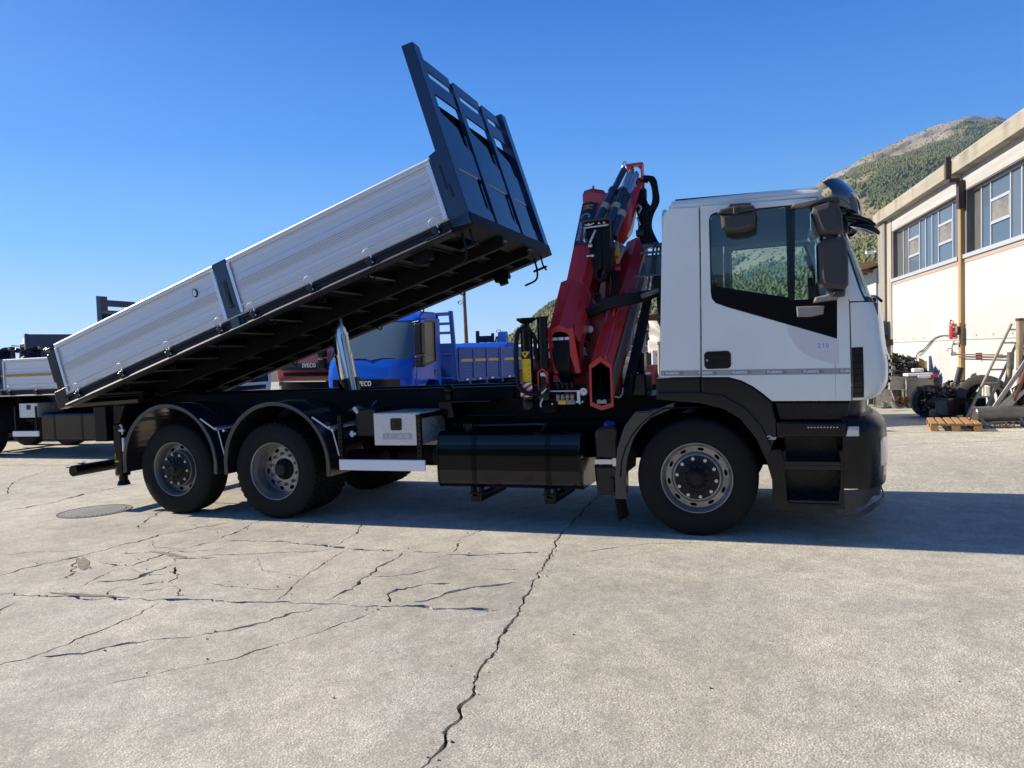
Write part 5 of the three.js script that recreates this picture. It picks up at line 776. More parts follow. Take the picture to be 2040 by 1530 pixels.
  // rack of pipes behind the cab
  for (let i = 0; i < 4; i++) M('rack_pipe', cy(V(-.465 + i * .030, 2.21, .60 - i * .06), V(-.392 + i * .022, 2.665, .54 - i * .06), .0105, .0105, 10), m_tubeblue, K);
  M('rack_bar', [bx(-.52, -.30, 2.55, 2.57, .58, .62, .004), bx(-.57, -.30, 2.33, 2.352, .60, .64, .004), bx(-.50, -.33, 2.35, 2.55, .35, .50, .01), bx(-.52, -.3, 2.62, 2.66, .4, .5, .01)], m_tubeblue, K);
  M('air_intake', [...Array.from({ length: 6 }, (_, i) => tube([[-.38 + i * .018, 2.20, .52], [-.37 + i * .014, 2.0 - i * .03, .53], [-.36 + i * .012, 1.80 - .0 * i + (5 - i) * .035, .52]], .017, 16, 7)), bx(-.42, -.28, 2.15, 2.34, .3, .55, .02)], m_rubberHose, K);
  // the leaning black leg on the cab side, and what stands beside it
  M('support_leg', [prism([[-.745, 1.20], [-.665, 1.20], [-.645, 1.28], [-.725, 1.28]], .66, [[-.545, 2.08], [-.46, 2.08], [-.44, 2.16], [-.525, 2.16]], .46), prism([[-.66, 1.20], [-.635, 1.20], [-.62, 1.3], [-.645, 1.3]], .70, [[-.50, 1.9], [-.475, 1.9], [-.46, 2.0], [-.485, 2.0]], .56)], m_blackblock, K);
  M('hydraulic_pipe', [tube([[-.665, 1.62, .70], [-.63, 1.66, .72], [-.59, 1.85, .70], [-.54, 2.05, .64]], .009), tube([[-.735, 1.22, .95], [-.69, 1.215, .96], [-.665, 1.25, .95], [-.66, 1.30, .94]], .010)], m_galv, K);
  M('oil_tank', [bx(-.66, -.50, 1.20, 1.42, .30, .66, .02), bx(-.62, -.54, 1.42, 1.62, .35, .5, .02)], m_plasticB, K);
  // stabiliser leg swung up at the near side
  for (const s of [1, -1]) {
    const L = part('stabiliser_leg', K), z = s * 1.05, x = -1.545;
    M('leg_tube', [cy(V(x, 1.22, z), V(x, 1.86, z), .056, .056, 22), cy(V(x, 1.84, z), V(x, 1.90, z), .056, .044, 22), cy(V(x, 1.88, z), V(x, 1.95, z), .034, .034, 16)], m_blackgloss, L);
    M('leg_foot', [cy(V(x + .005, 1.935, z), V(x + .005, 1.965, z), .05, .088, 28), cy(V(x + .005, 1.962, z), V(x + .005, 1.985, z), .092, .092, 28)], m_black, L);
    M('leg_ball', [new THREE.SphereGeometry(.064, 20, 14).scale(1, 1.15, 1).translate(x - .005, 1.165, z)], m_plastic, L);
    M('second_tube', [cy(V(-1.405, 1.50, s * .98), V(-1.405, 1.97, s * .98), .05, .05, 20), ...[1.53, 1.58, 1.66, 1.75, 1.97].map(y => cy(V(-1.405, y, s * .98), V(-1.405, y + .025, s * .98), .058, .058, 20)), bx(-1.45, -1.42, 1.95, 1.99, s * .98 - .03, s * .98 + .03, .004)], m_plasticB, L);
    M('leg_hose', [tube([[x, 1.9, z + s * .02], [x - .06, 1.86, z + s * .05], [x - .085, 1.7, z + s * .06], [x - .085, 1.5, z + s * .06], [x - .06, 1.35, z + s * .09], [x + .02, 1.28, z + s * .10], [x + .09, 1.27, z + s * .06], [-1.40, 1.28, s * .95]], .022, 60, 8), tube([[x + .02, 1.88, z], [-1.48, 1.80, s * 1.0], [-1.48, 1.65, s * .99], [-1.45, 1.52, s * .96]], .02, 30, 8)], m_rubberHose, L);
    if (s > 0) {
      const lab = canvasTex(128, 512, (c) => { c.fillStyle = '#e8c21c'; c.fillRect(0, 0, 128, 512); c.fillStyle = '#1a1a1a'; c.font = 'bold 24px sans-serif'; c.textAlign = 'center'; ['UNIT', 'RISK OF', 'CRUSHING', 'BODY'].forEach((t, i) => c.fillText(t, 64, 54 + i * 44)); c.strokeStyle = '#1a1a1a'; c.lineWidth = 4; for (let k = 0; k < 3; k++) { c.beginPath(); c.moveTo(18, 240 + k * 90); c.lineTo(110, 240 + k * 90); c.lineTo(64, 310 + k * 90); c.closePath(); c.stroke(); c.font = 'bold 40px sans-serif'; c.fillText(['✖', '!', '✖'][k], 64, 280 + k * 90); } });
      const wrap = (y0, y1, tex) => sheet((u, v) => { const a = Math.PI / 2 + .9 * (1 - 2 * u); return V(x + .0585 * Math.cos(a), y0 + (y1 - y0) * v, z + .0585 * Math.sin(a)); }, 12, 1);
      M('warning_label', wrap(1.385, 1.60), P(col(1, 1, 1), .45, { map: lab }), L);
      const tri = canvasTex(128, 128, (c) => { c.fillStyle = '#0c0c0d'; c.fillRect(0, 0, 128, 128); c.fillStyle = '#e3c022'; c.beginPath(); c.moveTo(6, 8); c.lineTo(122, 8); c.lineTo(64, 122); c.fill(); c.fillStyle = '#141414'; c.fillRect(50, 22, 28, 44); });
      M('warning_triangle', wrap(1.605, 1.672), P(col(1, 1, 1), .45, { map: tri }), L);
      const chev = canvasTex(128, 192, (c) => { c.fillStyle = '#e9e7e2'; c.fillRect(0, 0, 128, 192); c.fillStyle = '#c9302a'; for (let k = -3; k < 6; k++) { c.beginPath(); c.moveTo(0, k * 80 + 100); c.lineTo(128, k * 80); c.lineTo(128, k * 80 + 42); c.lineTo(0, k * 80 + 142); c.fill(); } });
      M('striped_plate', [bx(x - .055, x + .06, 1.243, 1.378, z + .062, z + .066, 0)], P(col(1, 1, 1), .4, { map: chev }), L); planarUV(L.children[L.children.length - 1].geometry, x - .055, x + .06, 1.243, 1.378);
    }
    M('beam_end', [exz([[-1.46, 1.30], [-1.46, 1.47], [-1.41, 1.51], [-1.355, 1.47], [-1.355, 1.30]], Math.min(s * .98, s * 1.03), Math.max(s * .98, s * 1.03), .003, [[[-1.447, 1.315], [-1.447, 1.462], [-1.41, 1.494], [-1.368, 1.462], [-1.368, 1.315]]])], m_red, L);
    M('beam_core', [bx(-1.445, -1.37, 1.31, 1.46, s * .8, s * 1.0, .004).translate(0, 0, 0), cy(V(-1.41, 1.30, s * 1.05), V(-1.36, 1.36, s * 1.05), .03, .03, 12), bx(-1.47, -1.34, 1.19, 1.30, s * 1.0 - .05, s * 1.0 + .05, .03)], m_plasticB, L);
    M('beam_fitting', [bx(-1.43, -1.385, 1.43, 1.465, s * 1.005, s * 1.03, .004), bx(-1.385, -1.375, 1.42, 1.45, s * 1.0, s * 1.03, .003), cy(V(-1.415, 1.27, s * 1.06), V(-1.365, 1.315, s * 1.06), .012, .012, 10), tube([[-1.40, 1.24, s * 1.04], [-1.43, 1.17, s * 1.05], [-1.425, 1.14, s * 1.05]], .009)], m_zinc, L);
  }
  // control bank with its levers, blocks and gauge
  const cb = M('control_bank', [bx(-1.36, -1.0, 1.165, 1.225, .86, .98, .01), bx(-1.34, -1.03, 1.285, 1.34, .84, .92, .01), bx(-1.45, -1.30, 1.06, 1.2, .8, .95, .03)], m_under, K);
  M('control_rod', [cy(V(-1.375, 1.287, 1.0), V(-1.055, 1.283, 1.0), .007, .007, 8), bx(-1.085, -1.055, 1.17, 1.285, .985, 1.005, .003)], m_zinc, cb);
  for (let i = 0; i < 4; i++) { const x = -1.275 + i * .047; M('control_lever', [cy(V(x, 1.29, .97), V(x, 1.345, .985), .008, .008, 8), new THREE.SphereGeometry(.015, 10, 8).translate(x, 1.355, .99), cy(V(x - .012, 1.325, .97), V(x + .012, 1.325, .97), .012, .012, 8)], m_plasticB, cb); M('valve_block', [bx(x - .02, x + .02, 1.205, 1.255, .96, 1.0, .012), cy(V(x, 1.21, .98), V(x, 1.20, 1.0), .015, .015, 10)], m_galv, cb); }
  M('data_plate', [bx(-1.275, -1.20, 1.158, 1.20, .985, .99, .001)], m_yellow, cb); M('data_plate', [bx(-1.195, -1.11, 1.158, 1.20, .985, .99, .001)], m_galv, cb);
  const dial = canvasTex(128, 128, (c) => { c.fillStyle = '#d9d9d6'; c.fillRect(0, 0, 128, 128); c.strokeStyle = '#222'; c.lineWidth = 3; for (let i = 0; i < 9; i++) { const a = 2.4 + i * .56; c.beginPath(); c.moveTo(64 + 40 * Math.cos(a), 64 + 40 * Math.sin(a)); c.lineTo(64 + 52 * Math.cos(a), 64 + 52 * Math.sin(a)); c.stroke(); } c.fillStyle = '#d8892c'; c.beginPath(); c.arc(64, 64, 34, -2.6, .3); c.lineTo(64, 64); c.fill(); c.strokeStyle = '#b01818'; c.lineWidth = 6; c.beginPath(); c.moveTo(64, 64); c.lineTo(92, 40); c.stroke(); });
  M('gauge', [cy(V(-1.022, 1.275, .96), V(-1.022, 1.275, .998), .036, .036, 28), exz(ell(-1.022, 1.275, .036, .036, 28), .998, 1.006, .002, [ell(-1.022, 1.275, .029, .029, 24)])], m_steel, cb);
  M('gauge_dial', exz(ell(-1.022, 1.275, .03, .03, 24), .998, 1.0005), P(col(1, 1, 1), .4, { map: dial }), cb); planarUV(cb.children[cb.children.length - 1].geometry, -1.052, -.992, 1.245, 1.305);
  M('pipe_union', [-1.33, -1.09, -1.06, -1.035].map((x, i) => cy(V(x, 1.165 + (i % 2) * .015, .98), V(x, 1.165 + (i % 2) * .015, 1.01), .010, .008, 8)), m_zinc, cb);
}
// =====================================================================  the other vehicles in the yard
const yN = V(0, 1, 0).transformDirection(YARD), yO = yardP(0, 0, 0);
const yardY = (x, z) => yO.y - (yN.x * (x - yO.x) + yN.z * (z - yO.z)) / yN.y;
const place = (o, x, z, turn = 0) => { o.position.set(x, yardY(x, z), z); o.rotation.y = turn; return o; };
// a cab-over cab, origin at the middle of its front on the ground, x forward
function makeCab(parent, o) {
  const { W, L, y0, ys, yw, yr, paint, word } = o, h = W / 2, tw = yr - .12;
  const nose = [[y0, -.06], [y0 + .1, -.01], [y0 + .3, 0], [ys - .1, -.03], [ys, -.06], [yw, -.36], [yr, -.62]], lt = (t, a) => { let k = 0; while (k < a.length - 2 && t > a[k + 1][0]) k++; const p = a[k], q = a[k + 1]; return p[1] + (q[1] - p[1]) * Math.min(1, Math.max(0, (t - p[0]) / (q[0] - p[0]))); };
  const depth = [[y0, .34], [ys, .34], [yw, .26], [yr, .22]];
  const skin = (t, y, out = 0) => { const s = Math.sign(t) || 1, ph = (1 - Math.abs(t)) * Math.PI / 2, d = lt(y, depth), xn = lt(y, nose), wy = h - (y > ys ? (y - ys) * .07 : 0); const v = V(xn - d + d * Math.pow(Math.sin(ph), .6), y, s * wy * Math.pow(Math.max(0, Math.cos(ph)), .66)); if (out) v.addScaledVector(V(Math.sin(ph), .2 * Math.sin(ph), s * Math.cos(ph)).normalize(), out); return v; };
  const pt = (t0, t1, ya, yb, out = 0, nu = 20, nv = 6, th = .01) => sheet((u, v) => skin(t1 + (t0 - t1) * u, ya + (yb - ya) * v, out), nu, nv, th);
  M('front_panel', pt(-1, 1, y0, ys, 0, 40, 12, .02), paint, parent);
  M('windscreen', pt(-.80, .80, ys + .03, yw + .02, -.004, 32, 8, .006), o.screen || m_darkglass, parent);
  M('screen_frame', [pt(-.80, .80, yw, yr, 0, 32, 4, .02), pt(-1, -.79, ys, yr, 0, 8, 12, .02), pt(.79, 1, ys, yr, 0, 8, 12, .02), pt(-.82, .82, ys, ys + .04, .002, 32, 2, .012)], paint, parent);
  for (const s of [1, -1]) {
    const x0 = -.34, prof = [[x0, y0], [x0, ys], [x0 - .20, yw], [x0 - .42, tw], [-L, tw], [-L, y0 + .05], [-1.25, y0 + .05], [-1.1, y0 + .22], [-.75, y0 + .25], [-.5, y0]].filter(p => p[0] >= -L);
    const win = [[x0 - .12, ys + .05], [x0 - .30, yw - .02], [x0 - .40, tw - .06], [Math.max(-L + .18, x0 - .95), tw - .06], [Math.max(-L + .18, x0 - .95), ys - .02], [x0 - .3, ys - .10]];
    M('side_panel', exz(prof, s > 0 ? h - .04 : -h, s > 0 ? h : -h + .04, .008, [win]), paint, parent);
    M('side_window', exz(win, s > 0 ? h - .024 : -h + .018, s > 0 ? h - .018 : -h + .024), m_darkglass, parent);
    M('window_seal', exz(inset(win, 1.05), s > 0 ? h - .002 : -h - .002, s > 0 ? h + .002 : -h + .002, 0, [inset(win, .97)]), m_plasticB, parent);
    M('door_gap', [bx(x0 - .10, x0 - .092, y0 + .1, ys + .02, s * h - .002, s * h + .002, 0), bx(Math.max(-L + .10, x0 - 1.03), Math.max(-L + .108, x0 - 1.022), y0 + .25, tw - .03, s * h - .002, s * h + .002, 0)], m_plasticB, parent);
    M('door_handle', exz(rrect(Math.max(-L + .14, x0 - .98), Math.max(-L + .26, x0 - .84), y0 + .32, y0 + .46, .03), Math.min(s * h, s * (h + .012)), Math.max(s * h, s * (h + .012)), .003), m_plasticB, parent);
    const mz = s * (h + .16); M('wing_mirror', [bx(-.30, -.14, ys + .12, yw - .08, mz - .10, mz + .10, .04), bx(-.29, -.15, ys - .14, ys + .10, mz - .10, mz + .10, .035), cy(V(-.30, yw - .06, s * (h - .05)), V(-.22, yw - .04, mz), .016, .016, 8), cy(V(-.30, ys - .10, s * (h - .02)), V(-.22, ys - .08, mz), .016, .016, 8)], m_plastic, parent);
    M('headlamp', pt(s > 0 ? .55 : -.86, s > 0 ? .86 : -.55, y0 - .30, y0 - .12, .004, 8, 3, .02), m_lens, parent);
  }
  M('bumper', [pt(-1, 1, .38, y0 - .02, 0, 36, 6, .03)], o.bumper || m_plastic, parent);
  const gy = ys - .36; M('grille', [pt(-.48, .48, gy - .19, gy - .02, .006, 16, 3, .012), pt(-.4, .4, gy - .34, gy - .25, .006, 16, 2, .012)], m_plasticB, parent);
  if (word) { const g = letters(word, .105, .012); g.rotateY(Math.PI / 2); g.translate(lt(o.wy, nose) + .012, o.wy, 0); M('badge_letters', g, m_letters, parent); }
  M('wiper', [tube([[skin(.3, ys).x + .02, ys + .01, h * .55], [skin(.1, ys + .08).x + .02, ys + .06, h * .2], [skin(-.1, ys + .05).x + .02, ys + .05, -h * .05]], .012), tube([[skin(-.1, ys).x + .02, ys + .01, -h * .1], [skin(-.3, ys + .08).x + .02, ys + .06, -h * .4], [skin(-.5, ys + .05).x + .02, ys + .05, -h * .65]], .012)], m_plasticB, parent);
  M('roof', exz([[-.55, tw - .02], [-.62, yr - .02], [-.75, yr + .03], [-L + .1, yr + .03], [-L, yr - .02], [-L, tw - .02]], -h + .06, h - .06, .03), paint, parent);
  M('back_wall', bx(-L, -L + .03, y0, yr - .02, -h + .03, h - .03, .004), paint, parent);
  M('interior', [bx(-L + .1, -.3, y0, y0 + .08, -h + .08, h - .08, .004), bc(.5, .14, .5, .05).translate(-L + .55, y0 + .45, .5), bc(.14, .7, .5, .05).translate(-L + .25, y0 + .8, .5), bc(.5, .14, .5, .05).translate(-L + .55, y0 + .45, -.5), bc(.14, .7, .5, .05).translate(-L + .25, y0 + .8, -.5)], m_seat, parent);
}
function chassis(parent, x0, x1, axles, h, kind = 'tag') {
  M('chassis_frame', [...[-1, 1].map(s => bx(x0, x1, .72, .98, s * .4 - .05, s * .4 + .05, .01)), ...axles.map(x => cy(V(x, .5, -1.0), V(x, .5, 1.0), .08, .08, 10)), bx((x0 + x1) / 2 - .6, (x0 + x1) / 2 + .6, .45, .9, -.7, .7, .06)], m_under, parent);
  axles.forEach((x, i) => { for (const s of [-1, 1]) makeWheel(parent, i ? kind : 'steer', x, .51, s * h, s, .2 + i * .3); });
}
// ---- the sister truck parked behind the tail, body down
{
  const t = thing('parked_tipper_truck', 'parked black chassis tipper truck, aluminium dropside with yellow strip, behind the raised tail', 'truck'); inYard(t, -10.9, 0, -4.27);
  chassis(t, -6.6, 1.0, [0, -4.4, -5.78], 1.16);
  M('subframe', [bx(-6.4, -.6, 1.0, 1.36, -.5, .5, .01)], m_black, t);
  const B = makeBody(t); B.position.set(-6.17, 1.41, 0);
  const hz = canvasTex(1024, 32, (c) => { c.fillStyle = '#b58a1c'; c.fillRect(0, 0, 1024, 32); c.fillStyle = '#8f6a12'; for (let i = 0; i < 16; i++) { c.beginPath(); c.arc(40 + i * 64, 16, 5, 0, 7); c.fill(); } });
  const ys = M('reflective_strip', bx(.06, 5.28, .255, .30, 1.249, 1.2515, 0), P(col(1, 1, 1), .5, { map: hz }), B); planarUV(ys.geometry, .06, 5.28, .255, .30);
  const tk = []; for (const [a, b, c] of [[.83, 1.13, 0], [.83, .62, 90], [.43, .62, 180], [.43, 1.13, 270]]) for (let i = 0; i <= 5; i++) { const q = (c + 18 * i) * Math.PI / 180; tk.push([b + .09 * Math.cos(q), a + .09 * Math.sin(q)]); }
  const tank = M('fuel_tank', [exx(tk, -2.46, -1.02, .012)], m_blackgloss, t);
  for (const x of [-2.1, -1.35]) M('strap', exx(tk.map(([z, y]) => [.875 + (z - .875) * 1.015, .63 + (y - .63) * 1.015]), x - .024, x + .024, .002, [tk.map(([z, y]) => [.875 + (z - .875) * .99, .63 + (y - .63) * .99])]), m_black, tank);
  const tb = M('tool_box', [bx(-3.09, -2.57, .82, 1.11, .62, 1.2, .006)], m_aluplate, t); M('box_latch', exz(rrect(-2.87, -2.77, .98, 1.08, .016), 1.2, 1.212, .003), m_plasticB, tb);
  M('side_guard', bx(-3.26, -2.52, .44, .55, 1.22, 1.25, .008), m_whitepaint, t);
  for (const x of [-3.2, -2.6]) M('guard_post', bx(x - .02, x + .02, .5, 1.05, 1.19, 1.225, .003), m_black, t);
  mudguard(t, 0, .52, .70, 60, 192, .86, 1.22, m_guard); mudguard(t, 0, .52, .70, 60, 192, -1.22, -.86, m_guard);
  mudguard(t, -4.4, .585, .672, -4, 184, .58, 1.25, m_guard); mudguard(t, -5.78, .585, .672, -4, 184, .58, 1.25, m_guard);
  const c = part('cab', t); c.position.set(1.45, 0, 0); makeCab(c, { W: 2.48, L: 1.7, y0: 1.12, ys: 1.9, yw: 2.72, yr: 2.86, paint: m_white });
}
// ---- the blue dropside truck, facing left and towards us
const BT = -2.0590;
{
  const t = place(thing('blue_dropside_truck', 'blue dropside truck with ladder-like headboard, seen under the raised body', 'truck'), -3.177, -16.05, BT);
  const c = part('cab', t); makeCab(c, { W: 2.34, L: 1.24, screen: m_screenSkyTint, y0: 1.02, ys: 1.68, yw: 2.54, yr: 2.70, paint: m_navy, bumper: m_navy, word: 'IVECO', wy: 1.215 });
  M('white_dash_paper', [bx(-.42, -.22, 1.695, 1.72, .1, .5, .004), bx(-.42, -.26, 1.695, 1.73, -.5, -.2, .004)], m_whitepaint, c);
  chassis(t, -6.6, -.3, [-1.15, -4.6], 1.05);
  M('headboard', [exz([[-1.98, 1.08], [-1.90, 1.08], [-1.72, 2.66], [-1.80, 2.66]], -1.17, -1.09, .006), exz([[-1.98, 1.08], [-1.90, 1.08], [-1.72, 2.66], [-1.80, 2.66]], 1.09, 1.17, .006), ...[[2.60, .08], [2.38, .06], [2.17, .06]].map(([y, w]) => bx(-1.82 - (2.6 - y) * .11, -1.77 - (2.6 - y) * .11, y - w / 2, y + w / 2, -1.1, 1.1, .006)), exz([[-1.95, 1.15], [-1.92, 1.15], [-1.835, 1.93], [-1.865, 1.93]], -1.1, 1.1, .004), bx(-1.9, -1.86, 1.66, 1.70, -1.1, 1.1, .004)], m_navyB, t).position.y = .12;
  M('deck', [bx(-7.0, -1.95, 1.04, 1.12, -1.17, 1.17, .01), ...[-2.6, -3.4, -4.2, -5.0, -5.8].map(x => bx(x - .04, x + .04, .95, 1.04, -1.1, 1.1, .006))], m_navyB, t).position.y = .12;
  for (const s of [-1, 1]) {
    for (const [a, b] of [[-2.02, -3.92], [-4.12, -6.0]]) {
      const d = part('dropside', t); d.position.y = .12; const n = 3, w = (a - b) / n;
      M('board', [bx(b, a, 1.12, 1.83, s * 1.15 - .012, s * 1.15 + .008, .004), ...Array.from({ length: 9 }, (_, i) => bx(b, a, 1.20 + i * .068, 1.235 + i * .068, s * 1.16 - .01, s * 1.16 + .016, .006)), bx(b, a, 1.79, 1.84, s * 1.15 - .03, s * 1.15 + .03, .008)], m_navyB, d);
      for (let i = 0; i <= n; i++) M('stile', bx(b + w * i - .035, b + w * i + .035, 1.12, 1.82, s * 1.165 - .02, s * 1.165 + .026, .006), m_navyB, d);
      for (let i = 0; i < n; i++) M('reflective_strip', bx(b + w * i + .06, b + w * (i + 1) - .06, 1.50, 1.56, s * 1.178 - .002, s * 1.178 + .003, .001), P(col(.70, .46, .05), .5), d);
    }
    M('post', bx(-4.09, -3.95, 1.08, 1.86, s * 1.17 - .03, s * 1.17 + .03, .006), m_navyB, t).position.y = .12;
    M('latch', [-2.3, -2.9, -3.5, -4.4, -5.2].map(x => bx(x - .05, x + .05, 1.06, 1.10, s * 1.19 - .01, s * 1.19 + .01, .004)), m_zinc, t).position.y = .12;
    M('rear_mudguard', Array.from({ length: 12 }, (_, i) => { const a = (20 + i * 12.7) * Math.PI / 180, b = (20 + (i + 1) * 12.7) * Math.PI / 180; return bar(V(-4.6 + .6 * Math.cos(a), .5 + .6 * Math.sin(a), s * .95), V(-4.6 + .6 * Math.cos(b), .5 + .6 * Math.sin(b), s * .95), .012, .4); }), m_plastic, t);
  }
  M('step_plate', [bx(-1.75, -1.55, .55, .62, -1.15, -.6, .006), bx(-3.2, -2.6, .7, .9, -1.1, -.8, .01), bx(-2.35, -2.25, .85, .95, -1.12, -1.0, .01)], m_galv, t);
}
// ---- red truck beyond it
{
  const t = place(thing('red_truck', 'red cab-over truck partly hidden behind the blue truck, name on its dark grille', 'truck'), -5.02, -18.6, BT + .06);
  const c = part('cab', t); makeCab(c, { W: 2.46, L: 1.9, y0: 1.27, ys: 2.1, yw: 2.95, yr: 3.1, paint: m_redcab, word: 'IVECO', wy: 1.66 });
  chassis(t, -7.2, -.3, [-1.3, -4.9, -6.2], 1.1);
  M('cargo_box', [bx(-7.2, -2.1, 1.1, 1.2, -1.2, 1.2, .02), bx(-2.15, -2.05, 1.2, 2.5, -1.2, 1.2, .01), ...[-1, 1].map(s => bx(-7.2, -2.1, 1.2, 1.8, s * 1.2 - .02, s * 1.2 + .02, .006))], m_redcab, t);
}
// ---- dark headboard and folded blue crane showing above the blue truck's boards
{
  const t = place(thing('blue_crane_truck', 'distant flatbed with dark posts and a small folded blue crane', 'truck'), -.8, -24.2, -1.9); t.position.y += .13;
  chassis(t, -4.5, 1.4, [.8, -3.2], 1.0);
  M('deck', bx(-5.4, -.4, 1.05, 1.15, -1.15, 1.15, .01), m_under, t);
  M('headboard_post', [bx(-.52, -.44, 1.1, 2.45, .42, .53, .006)], m_slate, t); M('headboard_post', [bx(-.52, -.44, 1.1, 2.36, -.10, -.01, .006)], m_slate, t);
  M('headboard_plate', [bx(-.50, -.46, 2.06, 2.28, -.1, .5, .004), bx(-.5, -.46, 1.1, 1.2, -1.1, 1.1, .004), bx(-.5, -.45, 1.1, 2.1, .18, .22, .004)], m_slate, t);
  const bl = P(col(.02, .16, .55), .35, { clearcoat: .5 }), k = part('loader_crane', t);
  M('crane_arm', [prism([[-.75, 1.9], [-.45, 1.95], [-.50, 2.38], [-.62, 2.41], [-.72, 2.36]], -.50, [[-.75, 1.9], [-.45, 1.95], [-.50, 2.38], [-.62, 2.41], [-.72, 2.36]], -.24), bx(-.7, -.5, 1.1, 2.0, -.46, -.28, .02)], bl, k);
  M('crane_cylinder', [cy(V(-.55, 1.8, -.14), V(-.58, 2.32, -.24), .035, .035, 12), cy(V(-.5, 1.8, -.06), V(-.52, 2.25, -.18), .03, .03, 12)], m_blackgloss, k);
  M('hook_loop', tube([[-.56, 2.34, -.20], [-.56, 2.44, -.16], [-.56, 2.45, -.30], [-.56, 2.36, -.30]], .010), m_tubeblue, k);
  const c = part('cab', t); c.position.set(1.5, 0, 0); makeCab(c, { W: 2.2, L: 1.5, y0: .9, ys: 1.3, yw: 1.85, yr: 2.0, paint: m_navy });
}
{
  const c = place(thing('white_cab_truck', 'distant white truck cab seen above the far end of the blue dropside', 'truck'), .42, -27.5, -1.75);
  const k = part('cab', c); makeCab(k, { W: 1.9, L: 1.7, y0: .75, ys: 1.35, yw: 2.0, yr: 2.12, paint: m_white }); chassis(c, -5, -.3, [-1, -4], .85);
  M('deck', [bx(-5.2, -1.8, .95, 1.1, -1, 1, .02), bx(-5.2, -1.8, 1.1, 1.5, .97, 1.0, .01), bx(-5.2, -1.8, 1.1, 1.5, -1.0, -.97, .01)], m_galv, c);
  const d = place(thing('small_blue_truck', 'small distant blue cab peeping out beside the blue ladder headboard', 'truck'), -2.35, -25.2, -1.35);
  const q = part('cab', d); makeCab(q, { W: 1.9, L: 1.6, y0: .75, ys: 1.35, yw: 1.95, yr: 2.08, paint: m_navy }); chassis(d, -5, -.3, [-1, -4], .85); M('deck', [bx(-5.2, -1.7, .95, 1.1, -1, 1, .02)], m_navyB, d);
}
// ---- white and red crane truck glimpsed between our crane and cab
{
  const t = place(thing('recovery_crane_truck', 'white and red crane truck glimpsed through the gap between red crane and white cab', 'truck'), 3.35, -16.4, .06);
  chassis(t, -2.6, 3.6, [2.4, -1.2], 1.0);
  M('deck', bx(-2.8, 2.2, .98, 1.1, -1.15, 1.15, .01), m_redcab, t);
  M('dropside', [bx(-2.8, 2.2, 1.10, 1.37, 1.10, 1.15, .01), ...Array.from({ length: 9 }, (_, i) => bx(-2.7 + i * .6, -2.63 + i * .6, 1.1, 1.36, 1.14, 1.17, .006)), bx(-2.8, 2.2, 1.10, 1.14, 1.13, 1.165, .004)], m_redcab, t);
  const tx = canvasTex(512, 256, (c) => { c.fillStyle = '#d6dbe4'; c.fillRect(0, 0, 512, 256); c.fillStyle = '#b8585c'; c.font = 'bold 84px sans-serif'; c.fillText('TGM TRUCK', 20, 110); c.fillText('FARED', 120, 215); });
  M('sign_board', bx(-.55, .55, 1.375, 1.67, 1.06, 1.12, .006), m_whitepaint, t); planarUV(M('sign_print', bx(-.52, .12, 1.39, 1.65, 1.1205, 1.123, 0), P(col(1, 1, 1), .5, { map: tx }), t).geometry, -.52, .12, 1.39, 1.65);
  M('crane_leg', [bx(-.475, -.405, .80, 1.80, 1.25, 1.32, .01), bx(-.50, -.38, 1.78, 1.84, 1.22, 1.34, .01), cy(V(-.44, .70, 1.28), V(-.36, .86, 1.28), .05, .03, 12)], m_cream, t);
  M('crane_cover', [sheet((u, v) => V(-.55 + .42 * u + .12 * v * u, 1.66 + .62 * v * (1 - .75 * u * u), .9 + .35 * Math.sin(Math.PI * u) - .05 * Math.sin(v * 14 + u * 6)), 14, 14, .02), bx(-.5, -.2, 1.6, 1.9, .5, .8, .05)], m_wornwhite, t);
  M('crane_hose', [tube([[-.45, 2.3, 1.2], [-.36, 2.1, 1.28], [-.2, 1.95, 1.3], [-.08, 1.75, 1.28], [-.05, 1.6, 1.2]], .03), tube([[-.4, 1.68, 1.28], [-.38, 1.9, 1.28], [-.25, 2.0, 1.29]], .012), tube([[-.28, 1.68, 1.28], [-.27, 1.85, 1.28], [-.1, 1.95, 1.29]], .012), bx(-.2, -.02, 1.66, 1.72, 1.1, 1.2, .02)], m_rubberHose, t);
  const c = part('cab', t); c.position.set(3.9, 0, 0); makeCab(c, { W: 2.3, L: 1.6, y0: 1.0, ys: 1.5, yw: 1.95, yr: 2.1, paint: m_whitepaint });
}
